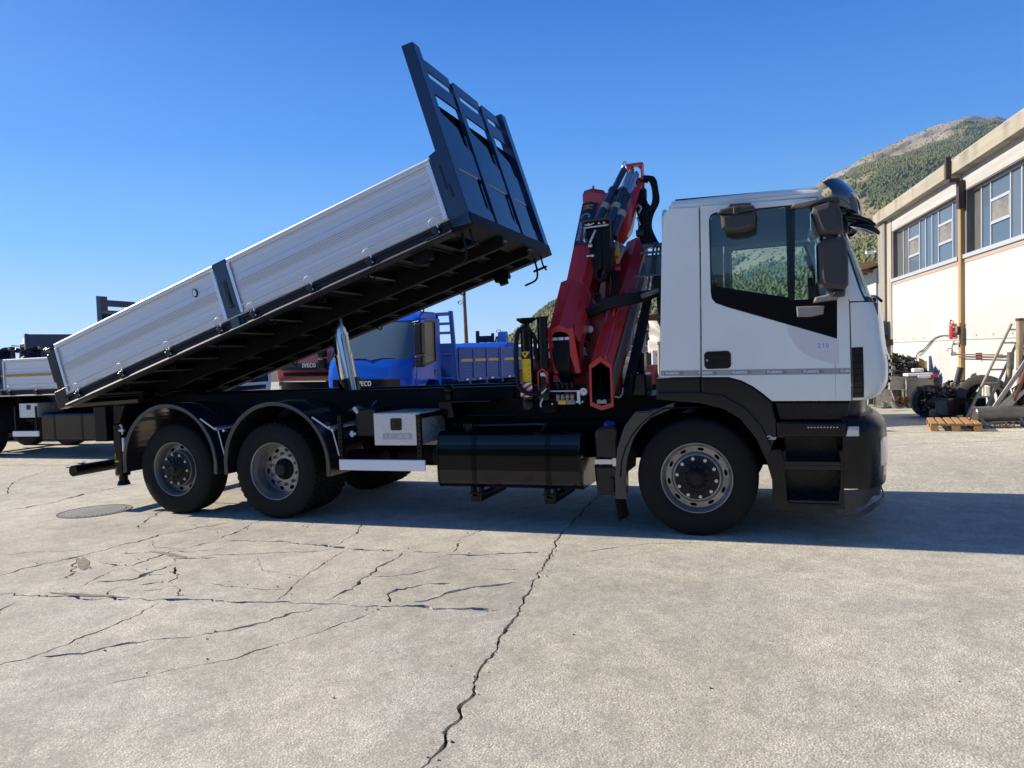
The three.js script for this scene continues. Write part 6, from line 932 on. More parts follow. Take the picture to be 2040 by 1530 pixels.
// ---- the truck whose cab and headboard rise over the left dropside
{
  const t = place(thing('white_tipper_truck', 'distant white cab truck with dark blue headboard rising over the left aluminium dropside', 'truck'), -15.55, -25.6, 2.35); t.position.y += .30;
  chassis(t, -7.0, -.3, [-1.3, -5.0], 1.1);
  const c = part('cab', t); makeCab(c, { W: 2.3, L: 1.6, y0: 1.1, ys: 1.75, yw: 2.45, yr: 2.6, paint: m_white });
  M('headboard', [bx(-1.95, -1.85, 1.2, 2.72, -1.2, 1.2, .01), bx(-1.85, -1.80, 2.5, 2.72, -1.2, 1.2, .01)], m_slate, t); M('headboard_post', [bx(-1.86, -1.76, 1.1, 2.74, 1.16, 1.26, .01), bx(-1.86, -1.76, 1.1, 2.74, -1.26, -1.16, .01)], m_guardgrey, t);
  M('work_lamp', bx(-1.8, -1.77, 2.58, 2.64, .6, .95, .008), m_lens, t);
  M('deck', [bx(-7.1, -1.9, 1.1, 1.2, -1.2, 1.2, .01), bx(-7.1, -1.9, 1.2, 1.9, 1.17, 1.2, .01), bx(-7.1, -1.9, 1.2, 1.9, -1.2, -1.17, .01)], m_slate, t);
  for (const [x, z, l] of [[-13.55, -20.0, 'black stacked grab attachment standing at the very left edge behind the dropside'], [-12.62, -19.8, 'black grab attachment standing in front of the distant white cab']]) {
    const g = place(thing('hydraulic_grab', l, 'grab'), x, z, .3);
    M('body', [lathe([[.001, 1.2], [.30, 1.25], [.34, 1.6], [.20, 1.75], [.15, 1.92], [.17, 1.98], [.33, 2.04], [.30, 2.16], [.22, 2.22], [.20, 2.34], [.001, 2.38]], 9), bc(.42, .10, .3, .02).rotateZ(.35).translate(-.05, 2.36, 0), bx(-.35, .35, .02, 1.3, -.3, .3, .08)], m_plasticB, g); M('rotator', [cy(V(.02, 2.36, 0), V(.02, 2.46, 0), .05, .04, 12), bar(V(0, 2.3, 0), V(.33, 2.38, .05), .07, .05), new THREE.SphereGeometry(.07, 10, 8).translate(.36, 2.38, .05)], m_plasticB, g);
  }
}
// ---- pole
{
  const p = place(thing('utility_pole', 'slim grey utility pole with small insulator arms beyond the blue truck', 'pole'), -1.75, -30);
  M('shaft', cy(V(.02, -.1, 0), V(-.07, 4.35, 0), .10, .065, 12), m_woodgrey, p); M('insulator_arm', [bar(V(-.06, 4.1, 0), V(-.32, 3.95, 0), .02, .02), bar(V(-.06, 4.0, 0), V(-.26, 3.85, 0), .02, .02), cy(V(-.3, 3.9, 0), V(-.3, 4.0, 0), .02, .02, 8)], m_scrapA, p);
}
// =====================================================================  the workshop hall on the right (wall axes: x towards us along the wall, y up, z out of it)
const WALL = new THREE.Matrix4().makeRotationY(-Math.atan2(.97498, -.22228)).setPosition(12.367, 0, -25);
const m_plaster = (() => {
  const t = dataTex(1024, 512, (i, j) => { // weathered pale render: blotches, thin streaks, a few scuffs
    const x = i / 1024, y = j / 512, a = fbm(x * 14, y * 6, 801, 4), st = wrapN(x * 220, y * 4, 220, 811), sm = Math.max(0, fbm(x * 9 + 5, y * 5, 815, 5) - .58) * .9, sp = wrapN(x * 512, y * 256, 512, 819) > .965 ? .05 : 0;
    const v = .875 + .11 * (a - .5) - .10 * Math.max(0, st - .62) * (.4 + y) - sm * .42 - sp; return [v, v * .975, v * .925];
  }); t.repeat.set(1 / 7, 1 / 5); return P(col(.59, .64, .715), .85, { map: t, bumpMap: rep(grain, 1.5, 1.5), bumpScale: .0015 });
})();
const m_fascia = (() => { const t = dataTex(1024, 128, (i, j) => { const x = i / 1024, y = j / 128, s = wrapN(x * 160, .5, 160, 831), a = fbm(x * 22, y * 3, 835, 4), edge = Math.max(0, s - .55) * .55 * (.3 + y); const v = .72 + .12 * (a - .5) - edge; return [v, v * .94, v * .83]; }); t.repeat.set(1 / 6, 1); return P(col(.70, .73, .77), .9, { map: t, bumpMap: rep(grain, 1.5, 1.5), bumpScale: .003 }); })();
const m_concBeam = P(col(.50, .47, .415), .9, { map: rep(dirtTex, .4, .4) });
const m_pane = P(col(.085, .11, .135), .3, { clearcoat: .35, clearcoatRoughness: .12 });
const m_paneDull = P(col(.15, .16, .155), .35, { map: rep(dirtTex, .5, .5) });
const m_panes = [[.085, .11, .135], [.075, .105, .14], [.10, .12, .14], [.07, .10, .125], [.09, .12, .155]].map(c => P(col(...c), .3, { clearcoat: .35, clearcoatRoughness: .12 })); let paneN = 0; const nextPane = () => m_panes[(paneN++ * 7) % 5];  // tints differ pane by pane in place of differing reflections
const m_frameZ = P(col(.50, .53, .57), .5, { metalness: .5 });
{
  const g = thing('workshop_hall', 'long cream rendered workshop hall with a high band of windows on the right', 'building');
  g.applyMatrix4(WALL);
  const E = 15.5, base = -.3;
  // wall below the windows in big panels with a joint, pilasters, beams
  const panel = (x0, x1, y0, y1, z0, z1, m, n = 'wall_panel') => M(n, bx(x0, x1, y0, y1, z0, z1, .008), m, g);
  for (const [a, b] of [[1.30, 7.36], [7.36, E]]) { panel(a, b - .012, base, 1.693, -.25, 0, m_plaster); panel(a, b - .012, 1.70, 3.50, -.25, 0, m_plaster); M('lintel_band', bx(a + .02, b - .012, 5.19, 5.62, -.25, .012, .008), m_plasterW, g); M('wall_edge_band', bx(a, b - .012, 3.502, 3.60, -.25, .008, .006), m_plasterR, g); }
  M('wall_fixing', Array.from({ length: 14 }, (_, i) => cy(V(1.6 + i * .95, 1.80, .0), V(1.6 + i * .95, 1.80, .012), .022, .022, 10)), m_concBeam, g);
  M('pilaster', bx(.0, .80, base, 5.75, -.3, .10, .012), m_concrete, g); M('pilaster', bx(.80, 1.295, base, 5.62, -.3, .03, .012), m_concBeam, g); M('end_wall', bx(-.02, .0, base, 5.9, -12, .1, .004), m_plaster, g);
  M('roof_fascia', bx(-.1, 7.34, 5.60, 5.93, -.3, .24, .01), m_fascia, g); M('roof_fascia', bx(7.36, E, 5.60, 5.93, -.3, .24, .01), m_fascia, g);
  M('roof', bx(0, E, 5.93, 6.0, -12, .18, .01), m_concBeam, g); M('end_wall', bx(E, E + .2, base, 5.9, -12, 0, .004), m_plaster, g);
  M('inner_wall', bx(.3, E, base, 5.6, -6, -5.8, .004), m_plaster, g);
  // windows: steel frames recessed, panes, hopper sashes
  const bays = [[1.30, 7.05, [1.44, 2.03, 2.59, 3.63, 4.17, 4.71, 5.23, 6.31, 6.87], [2, 6]], [7.52, 13.4, [7.62, 8.14, 8.66, 9.68, 10.21, 10.74, 11.27, 12.33, 12.9], [2, 6]]];
  for (const [a, b, mul, wide] of bays) {
    const w = part('window', g);
    M('window_reveal', [bx(a, a + .13, 3.60, 5.19, -.24, -.002, .004), bx(b, b + .16, 3.60, 5.19, -.24, -.002, .004), bx(a, b, 5.165, 5.19, -.24, -.004, .002)], m_concDark, w);
    M('sill', bx(a, b + .1, 3.602, 3.70, -.24, .05, .008), m_frameZ, w);
    M('frame', [...mul.map(x => bx(x - .022, x + .022, 3.70, 5.17, -.19, -.135, .004)), bx(a + .1, b, 3.70, 3.735, -.19, -.135, .004), bx(a + .1, b, 5.135, 5.17, -.19, -.135, .004), ...wide.flatMap(i => [4.22, 4.72].map(y => bx(mul[i], mul[i + 1], y - .025, y + .025, -.19, -.125, .004)))], m_frameZ, w);
    for (let i = 0; i < mul.length - 1; i++) {
      const x0 = mul[i] + .02, x1 = mul[i + 1] - .02, dull = i < 1 || (i === 1 && a < 2);
      if (wide.includes(i)) { M('pane', bx(x0, x1, 3.73, 4.20, -.168, -.162, 0), nextPane(), w); M('pane', bx(x0, x1, 4.74, 5.14, -.168, -.162, 0), nextPane(), w); const h = M('hopper_pane', bx(x0, x1, 4.24, 4.70, -.155, -.148, 0), m_paneGrey, w); M('hopper_frame', [bx(x0, x1, 4.235, 4.26, -.16, -.125, .003), bx(x0, x1, 4.68, 4.705, -.16, -.125, .003), bx(x0, x0 + .03, 4.24, 4.70, -.16, -.125, .003), bx(x1 - .03, x1, 4.24, 4.70, -.16, -.125, .003)], m_frameZ, w); }
      else M('pane', bx(x0, x1, 3.73, 5.14, -.168, -.162, 0), dull ? m_paneDull : nextPane(), w);
    }
  }
  const hp = bays[0][2]; // something hangs behind the first upper pane
  M('window_sticker', exz([[2.72, 4.98], [2.95, 5.02], [3.10, 4.94], [3.0, 4.87], [2.86, 4.87], [2.86, 4.80], [2.83, 4.80], [2.83, 4.88], [2.76, 4.92]], -.161, -.159), m_galv, g);
  // rainwater pipe: dark offset above, yellow below, with its brackets
  M('rain_pipe', [bx(7.30, 7.42, 5.45, 6.02, .245, .36, .01), bx(7.30, 7.62, 5.38, 5.47, .12, .36, .01), bx(7.46, 7.62, 4.78, 5.42, .02, .16, .01), bx(7.39, 7.45, 4.78, 5.40, .01, .10, .006)], m_pipeBrown, g);
  M('down_pipe', bx(7.36, 7.53, base, 4.80, .0, .09, .008), m_pipeYellow, g);
  M('tap_bracket', [bx(7.32, 7.50, 1.58, 1.64, .11, .20, .01), tube([[7.30, 1.68, .16], [7.25, 1.55, .18], [7.22, 1.42, .18], [7.26, 1.36, .16]], .012), tube([[7.0, 1.44, .22], [7.1, 1.50, .2], [7.2, 1.50, .18], [7.24, 1.43, .16]], .012), bx(7.2, 7.34, 1.33, 1.42, .12, .2, .01)], m_steel, g);
  M('water_pipe', [cy(V(7.25, 1.36, .10), V(9.9, 1.36, .10), .014, .014, 8), cy(V(7.45, 1.30, .10), V(9.9, 1.30, .10), .014, .014, 8), bx(8.52, 8.56, 1.26, 1.40, .0, .12, .004)], m_pipeCopper, g);
  M('conduit', [tube([[7.25, 1.765, .03], [6.6, 1.82, .03], [5.9, 1.83, .03], [5.3, 1.74, .03], [4.6, 1.50, .03], [3.9, 1.32, .03], [3.86, .9, .03], [3.86, .2, .03]], .014, 70), tube([[5.25, 1.70, .03], [4.7, 1.48, .03], [4.1, 1.30, .03]], .012, 30)], m_galv, g);
  for (const [y, l] of [[4.75, 0], [4.38, .1]]) M('flood_lamp', [bx(-.35 - l, -.02, y, y + .03, .12, .16, .004), bx(-.45 - l, -.25 - l, y - .03, y + .06, .12, .4, .01)], m_whitepaint, g);
  // fire extinguisher hung on the pipe
  const f = thing('fire_extinguisher', 'red fire extinguisher hung on the yellow downpipe of the hall', 'extinguisher'); f.applyMatrix4(WALL); f.position.copy(V(7.50, 1.72, .24).applyMatrix4(WALL));
  const pr = canvasTex(256, 256, (c) => { c.fillStyle = '#a62a24'; c.fillRect(0, 0, 256, 256); c.fillStyle = '#e2cfc6'; c.beginPath(); c.arc(128, 60, 22, 0, 7); c.fill(); c.fillRect(98, 112, 60, 6); c.fillRect(94, 130, 66, 20); c.fillRect(94, 166, 66, 6); c.fillRect(94, 182, 40, 6); c.fillStyle = '#a62a24'; c.fillRect(94, 134, 30, 14); });
  const body = latheZ([[.001, 0], [.075, 0], [.085, .012], [.085, .32], [.07, .36], [.03, .385], [.001, .385]], 28).rotateX(-Math.PI / 2); body.rotateY(-1.2); M('cylinder', body, P(col(1, 1, 1), .35, { map: pr, clearcoat: .5 }), f);
  M('valve', [cy(V(0, .38, 0), V(0, .43, 0), .022, .018, 12), bar(V(-.02, .44, 0), V(.08, .47, 0), .02, .012), bar(V(-.02, .43, 0), V(.07, .42, 0), .02, .012)], m_yellow, f); M('hose', tube([[.0, .43, .02], [-.07, .46, .03], [-.115, .40, .03], [-.10, .2, .05], [-.10, .08, .05]], .012, 24), m_rubberHose, f); M('wall_bracket', bx(-.03, .03, .1, .3, -.14, -.08, .004), m_plasticB, f);
  // annex with the yellow-edged eaves behind the corner
  const a = thing('annex', 'lower pale annex with yellow edged eaves behind the corner of the hall', 'building'); a.applyMatrix4(WALL);
  M('wall', bx(-6, -.05, base, 4.2, -6, .16, .01), m_plaster, a); M('roof', exx([[-6, 5.6], [-6, 5.5], [.95, 4.16], [.95, 4.30]], -6.2, -.08, .004), m_concBeam, a); M('gutter', [bx(-6.2, -.06, 4.18, 4.27, .93, 1.06, .01)], m_scrapB, a); M('verge_board', exx([[-6, 5.62], [-6, 5.46], [.97, 4.12], [.97, 4.32]], -.08, -.04, .002), m_pipeYellow, a); M('rafter', Array.from({ length: 8 }, (_, i) => bx(-5.8 + i * .75, -5.7 + i * .75, 4.1, 4.2, .14, .9, .004)), m_woodgrey, a);
  // a house far off that shows between crane and cab
  const h = place(thing('far_house', 'distant pink house glimpsed beyond the white and red crane truck', 'house'), 13.2, -72, .2);
  M('wall', bx(-5, 5, -1, 4.4, -4, 4, .02), m_pink, h); M('roof', exz([[-5.4, 4.4], [0, 5.4], [5.4, 4.4]], -4.4, 4.4, .02), m_rust, h);
  for (let i = 0; i < 4; i++) for (let j = 0; j < 2; j++) { const w = M('window', bx(-4 + i * 2.2, -3 + i * 2.2, .4 + j * 2, 1.8 + j * 2, 3.98, 4.03, .01), m_darkglass, h); M('window_frame', [bx(-4.08 + i * 2.2, -2.92 + i * 2.2, .3 + j * 2, .4 + j * 2, 3.98, 4.08, .01), bx(-4.08 + i * 2.2, -2.92 + i * 2.2, 1.8 + j * 2, 1.88 + j * 2, 3.98, 4.06, .01)], m_whitepaint, w); }
  // added unseen dark shed behind the camera, so the truck's black gloss mirrors something dark
  const o = thing('added_dark_shed', 'long low dark shed, added unseen behind the camera to darken the black gloss reflections', 'building'); o.position.set(0, -.1, 17.5);
  const md = P(col(.022, .024, .030), .7);
  for (let k = 0; k < 12; k++) M('wall_panel', bx(-30 + k * 5, -25.04 + k * 5, 0, 4.6, 0, .2, .01), md, o);
  M('roof', exx([[-.4, 4.6], [8, 5.6], [8, 5.75], [-.4, 4.75]], -30.5, 30.5, .01), md, o); M('end_wall', [bx(-30, -29.8, 0, 4.6, .2, 8, .01), bx(29.8, 30, 0, 4.6, .2, 8, .01), bx(-30, 30, 0, 4.6, 7.8, 8, .01)], md, o);
  for (let k = 0; k < 5; k++) M('gate', bx(-27 + k * 12, -23 + k * 12, 0, 3.8, -.06, -.005, .01), m_concDark, o);
}
// =====================================================================  scrap and spares lying along the hall (yard axes)
const scrap = (n, l, c, x, z, turn = 0, y = 0) => inYard(thing(n, l, c), x, y, z, turn);
// ---- pallet: blocks, bearers and boards
{
  const p = scrap('wooden_pallet', 'empty pale wooden pallet lying in front of the black tank', 'pallet', 3.585, -8.06, -.10);
  for (let i = 0; i < 6; i++) M('deck_board', bx(-.385 + i * .137, -.385 + i * .137 + .105 - .01 * (i % 2), .122, .144, -.62 + rr(-.006, .006), .64 + rr(-.006, .006), .003), m_wood, p);
  for (const z of [-.57, .0, .57]) M('bearer', bx(-.39, .41, .100, .122, z - .05, z + .05, .003), m_wood, p);
  for (const z of [-.57, .0, .57]) for (const x of [-.33, .01, .345]) M('block', bx(x - .065, x + .065, .022, .100, z - .05, z + .065, .004), m_wood, p);
  for (const x of [-.33, .01, .345]) M('skid', bx(x - .05, x + .05, .0, .022, -.62, .64, .003), m_wood, p);
}
// ---- black box tank and grey cylinder tank on angle stands
{
  const p = scrap('black_tank', 'black rectangular tank with a grey end plate lying behind the pallet', 'tank', 3.66, -9.5, .62);
  const sec = rrect(-.17, .17, .10, .45, .05); M('body', exx(sec, .0, .95, .012), m_plasticB, p); M('end_plate', exx(inset(sec, .82), -.015, .012, .004), P(col(.13, .145, .165), .5, { map: dirtTex }), p);
  for (const x of [.16, .85]) M('strap', exx(inset(sec, 1.03), x - .02, x + .02, .003, [inset(sec, .98)]), m_black, p); M('support', [bx(.1, .2, .0, .12, -.17, .17, .006), bx(.7, .8, .0, .12, -.17, .17, .006)], m_scrapA, p);
  const c = scrap('cylinder_tank', 'dusty grey cylindrical tank on two angle stands at the right edge', 'tank', 3.95, -8.05, .27);
  M('cylinder', [cy(V(.02, .245, 0), V(.92, .235, 0), .145, .145, 28), new THREE.SphereGeometry(.145, 24, 12).scale(.4, 1, 1).translate(.02, .245, 0)], P(col(.17, .18, .19), .45, { metalness: .4, map: rep(dirtTex, 2, 1), roughnessMap: smudge }), c);
  for (const x of [-.04, .62]) M('angle_stand', [bar(V(x, .37, .02), V(x + .12, .0, .22), .035, .008), bar(V(x, .37, .02), V(x + .02, .0, -.2), .035, .008), bar(V(x, .36, .0), V(x + .12, .385, -.12), .03, .008), bar(V(x + .02, .37, .03), V(x + .16, .0, .22), .008, .035)], m_galv, c);
  const d = scrap('motor_drum', 'dark drum with hoops lying at the far end of the grey cylinder tank', 'drum', 4.86, -8.25, .3);
  M('drum', [cy(V(-.05, .25, 0), V(.5, .25, 0), .17, .17, 24)], m_galv, d); M('hoop', [-.02, .08, .2].map(x => new THREE.TorusGeometry(.175, .014, 8, 30).rotateY(Math.PI / 2).translate(x, .25, 0)), m_scrapA, d); M('cradle', [bx(-.1, .5, .0, .1, -.15, .15, .01), bx(-.1, .0, .05, .3, -.2, -.16, .01)], m_scrapA, d);
}
// ---- rubber crawler track standing in a loop
{
  const p = scrap('crawler_track', 'black rubber crawler track standing folded beside the pallet', 'track', 3.62, -10.5, .0);
  const path = []; for (let i = 0; i <= 22; i++) { const a = (62 + i * 9.8) * Math.PI / 180; path.push([.30 * Math.cos(a) * 1.15, .325 + .325 * Math.sin(a)]); }
  M('belt', exz([...path.map(q => [q[0] * .93, .325 + (q[1] - .325) * .93]), ...path.slice().reverse().map(q => [q[0] * .62, .325 + (q[1] - .325) * .62])], -.14, .14), m_rubber, p);
  for (let i = 0; i < path.length; i++) { const a = (62 + i * 9.8) * Math.PI / 180, g = bc(.078, .10, .34, .014); g.rotateZ(a - Math.PI / 2); g.translate(path[i][0] * .97, .325 + (path[i][1] - .325) * .97, rr(-.01, .01)); M('track_pad', g, i % 3 ? m_scrapA : m_scrapB, p); }
}
{
  const p = scrap('engine_parts', 'heap of greasy machine parts and hoses lying inside the crawler track loop', 'engine parts', 3.72, -10.45); p.userData.kind = 'stuff';
  for (const [mm, n] of [[m_scrapA, 26], [m_scrapB, 26], [m_rust, 12], [m_pink, 8], [m_galv, 8]]) M('machine_part', Array.from({ length: n }, () => { const t = rnd(), g = t < .4 ? bc(rr(.05, .17), rr(.03, .1), rr(.05, .14), .008) : t < .7 ? cy(V(-.08, 0, 0), V(rr(.02, .1), 0, 0), rr(.02, .05), rr(.02, .05), 10) : tube([[-.15, 0, 0], [-.05, .06, .03], [.06, -.03, .02], [.15, .03, 0]], rr(.010, .018), 14, 6); g.rotateX(rnd() * 6); g.rotateY(rnd() * 6); g.rotateZ(rnd() * 6); const x = rr(-.26, .34); return g.translate(x, rr(.04, .46 + .34 * Math.max(0, .5 + x)), rr(-.1, .22)); }), mm, p, { kind: 'stuff' });
}
// ---- the greasy engine with its hoses behind the black tank
{
  const p = scrap('scrap_engine', 'greasy dismantled engine with tangled hoses and a rusty hub behind the black tank', 'engine', 3.95, -10.35, -.1);
  M('block', [bx(-.36, .34, .12, .52, -.3, .25, .05), bx(-.28, .26, .5, .62, -.25, .2, .04), bx(-.42, -.2, .30, .40, .2, .32, .03), ...Array.from({ length: 4 }, (_, i) => cy(V(-.25 + i * .15, .60, 0), V(-.25 + i * .15, .68, 0), .05, .045, 10))], m_scrapB, p);
  M('sump', bx(-.4, .0, .02, .2, .1, .42, .05), m_pink, p);
  for (let i = 0; i < 22; i++) { const x = rr(-.45, .45), y = rr(.3, .72), z = rr(.05, .4); M('hose', tube([[x, y, z], [x + rr(-.15, .2), y + rr(-.05, .1), z + rr(.0, .12)], [x + rr(-.1, .3), y + rr(-.2, .0), z + rr(.0, .15)], [x + rr(-.1, .35), y + rr(-.32, -.1), z + rr(-.05, .1)]], rr(.010, .022), 22, 6), [m_scrapA, m_scrapB, m_galv, m_rubberHose][i % 4], p); }
  for (let i = 0; i < 60; i++) { const g = rnd() < .5 ? bc(rr(.04, .16), rr(.03, .08), rr(.04, .12), .008) : cy(V(0, 0, 0), V(rr(.04, .18), 0, 0), rr(.015, .045), rr(.015, .045), 10); g.rotateX(rnd() * 6); g.rotateY(rnd() * 6); g.translate(rr(-.62, .42), rr(.30, .74) - Math.abs(rr(-.1, .1)), rr(-.1, .36)); M('fitting', g, [m_scrapA, m_scrapB, m_rust, m_pink, m_scrapC, m_scrapA][i % 6], p); }
  M('cross_bar', [bar(V(-.3, .66, .3), V(.5, .52, .3), .035, .035), bar(V(-.1, .70, .2), V(.45, .5, .38), .025, .025), bar(V(.34, .18, .4), V(.42, .56, .36), .02, .02)], m_rust, p);
  M('hub', [cy(V(.48, .40, .2), V(.48, .40, .36), .10, .10, 20), cy(V(.48, .40, .36), V(.48, .40, .42), .05, .05, 16), ...Array.from({ length: 8 }, (_, i) => cy(V(.48 + .075 * Math.cos(i * .785), .40 + .075 * Math.sin(i * .785), .36), V(.48 + .075 * Math.cos(i * .785), .40 + .075 * Math.sin(i * .785), .39), .014, .014, 8))], m_rust, p);
}
// ---- lorry tyre leaning on the wall, seat column, bracket
{
  const p = scrap('old_tyre', 'large dusty grey truck tyre standing behind the ladder', 'tyre', 4.40, -9.60, -.42);
  const w = M('tyre', [latheZ(tyreProf.map(q => [q[0] * .90, q[1] * 1.1]), 56)], P(col(.075, .072, .07), .9, { map: rep(dirtTex, 3, 3) }), p); w.position.set(0, .455, .1); w.rotation.x = -.10;
  const c = scrap('bellows_column', 'dark ribbed bellows column leaning against the yellow downpipe', 'bellows', 4.35, -11.9);
  M('bellows', [cy(V(-.06, .30, 0), V(.105, 1.0, 0), .062, .062, 16), ...Array.from({ length: 13 }, (_, i) => { const t = i / 13, q = V(-.03 + .15 * t, .42 + .60 * t, 0), r = V(-.03 + .15 * t + .006, .42 + .60 * t + .025, 0); return cy(q, r, .078, .078, 16); })], P(col(.03, .033, .042), .6, { map: dirtTex }), c); M('foot', [bx(-.2, .2, 0, .32, -.15, .15, .03), bar(V(-.25, .62, 0), V(-.05, .7, 0), .05, .02), bar(V(.06, .68, 0), V(.3, .70, 0), .03, .03), bx(.02, .18, .32, .62, -.08, .06, .02)], m_plasticB, c);
  const b = scrap('folded_bracket', 'pale bent steel bracket standing by the old tyre', 'bracket', 4.62, -11.4); M('bracket', [bar(V(-.13, .05, 0), V(-.10, .78, 0), .05, .04), bar(V(-.12, .62, 0), V(-.01, .86, 0), .07, .05), bar(V(-.01, .86, 0), V(.14, .60, 0), .08, .05), bar(V(.10, .05, 0), V(.12, .66, 0), .05, .04)], m_galv, b);
  const d = scrap('grey_sheet', 'grey bent sheet leaning on the old tyre beneath the ladder', 'sheet', 4.50, -9.28); M('sheet', sheet((u, v) => V(-.06 + .12 * u + .02 * Math.sin(v * 5), .0 + .68 * v, .06 * Math.sin(u * 3) - .16 * v), 6, 10, .006), m_wornwhite2, d);
}
// ---- ladder against the wall
{
  const p = scrap('wooden_ladder', 'pale worn ladder with six rungs in view leaning on the hall wall', 'ladder', 0, 0);
  const a0 = V(3.93, .05, -8.80), a1 = V(4.935, 1.90, -9.67), off = V(.265, -.01, -.08);
  M('rail', cy(a0, a1, .026, .026, 12), m_wornwhite2b, p); M('rail', cy(a0.clone().add(off), a1.clone().add(off), .026, .026, 12), m_wornwhite2b, p);
  for (let i = 0; i < 7; i++) { const q = a0.clone().lerp(a1, .11 + i * .1385); M('rung', cy(q.clone(), q.clone().add(off), .017, .017, 10), m_wornwhite, p); }
}
// ---- rails, planks, pipes at the right edge
{
  let p = scrap('white_beam', 'long white painted beam leaning across the corner by the ladder', 'beam', 0, 0); M('beam', bar(V(4.40, .30, -8.74), V(5.30, 1.65, -9.02), .075, .05, .006), m_wornwhite, p);
  p = scrap('channel_rail', 'light grey double channel rail lying against the brown board', 'rail', 0, 0); M('rail', [bar(V(4.41, .30, -8.50), V(4.80, .66, -8.64), .07, .03), bar(V(4.50, .28, -8.46), V(4.88, .64, -8.60), .07, .03), bar(V(4.44, .27, -8.48), V(4.83, .62, -8.62), .03, .05)], m_galv, p);
  p = scrap('brown_board', 'brown rusty edged board leaning at the right edge', 'board', 0, 0); M('board', [bar(V(4.62, .30, -8.56), V(5.2, 1.65, -8.85), .05, .16), bar(V(4.70, .28, -8.66), V(5.3, 1.6, -8.95), .2, .02)], m_rust, p);
  p = scrap('cream_pipe', 'tall cream plastic pipe with a rusty collar standing in the corner', 'pipe', 0, 0); M('pipe', [cy(V(4.99, .0, -9.37), V(5.0, 1.98, -9.37), .062, .062, 18), cy(V(4.995, 1.42, -9.37), V(4.996, 1.5, -9.37), .072, .072, 18), tube([[5.0, 1.48, -9.36], [5.05, 1.40, -9.36], [5.06, 1.28, -9.36]], .06, 12, 12)], m_pvc, p); M('collar', cy(V(5.0, 1.95, -9.37), V(5.0, 2.0, -9.37), .07, .07, 18), m_rust, p);
  p = scrap('bent_pipe', 'shorter cream pipe with an open bend at its foot', 'pipe', 0, 0); M('pipe', [tube([[4.66, .70, -9.20], [4.70, .64, -9.24], [4.76, .78, -9.27], [4.80, 1.05, -9.28], [4.82, 1.35, -9.28]], .055, 26, 14)], m_pvc, p); M('grey_socket', cy(V(4.805, 1.02, -9.28), V(4.82, 1.35, -9.28), .062, .062, 16), m_galv, p);
  p = scrap('second_pipe', 'small cream pipe with a dark band beside the tall one', 'pipe', 0, 0); M('pipe', cy(V(4.93, .3, -9.20), V(4.95, 1.42, -9.22), .045, .045, 16), m_pvc, p); M('band', cy(V(4.938, 1.0, -9.2), V(4.94, 1.03, -9.2), .05, .05, 16), m_plasticB, p);
  p = scrap('wire_crate', 'dark blue wire crate standing behind the pipes', 'crate', 0, 0); M('crate', [...Array.from({ length: 7 }, (_, i) => cy(V(5.02 + i * .05, .4, -9.05), V(5.02 + i * .05, 1.5, -9.05), .006, .006, 6)), ...Array.from({ length: 12 }, (_, i) => cy(V(5.02, .45 + i * .095, -9.05), V(5.35, .45 + i * .095, -9.05), .006, .006, 6)), bx(5.02, 5.36, .3, 1.3, -9.4, -9.38, .004)], m_navyB, p);
  p = scrap('cable_tangle', 'tangle of black cable and wheel fragments below the leaning boards', 'cable', 4.78, -8.7); M('cable', Array.from({ length: 9 }, () => tube(Array.from({ length: 7 }, (_, k) => [rr(-.1, .2), .35 + rr(-.1, .45), rr(-.1, .1)]), .010, 40, 6)), m_rubberHose, p); M('base', bx(-.1, .6, .0, .34, -.35, .1, .03), m_scrapA, p);
  const twigs = inYard(thing('dry_weeds', 'dry weeds and twigs on the ground beneath the grey cylinder tank', 'weeds'), 4.25, 0, -8.0); twigs.userData.kind = 'stuff';
  M('stems', Array.from({ length: 90 }, () => { const x = rr(-.25, .32), z = rr(-.16, .1); return tube([[x, .0, z], [x + rr(-.05, .05), rr(.01, .06), z + rr(-.04, .04)], [x + rr(-.10, .10), rr(.0, .09), z + rr(-.06, .06)]], .0035, 5, 4); }), m_woodgrey, twigs);
}
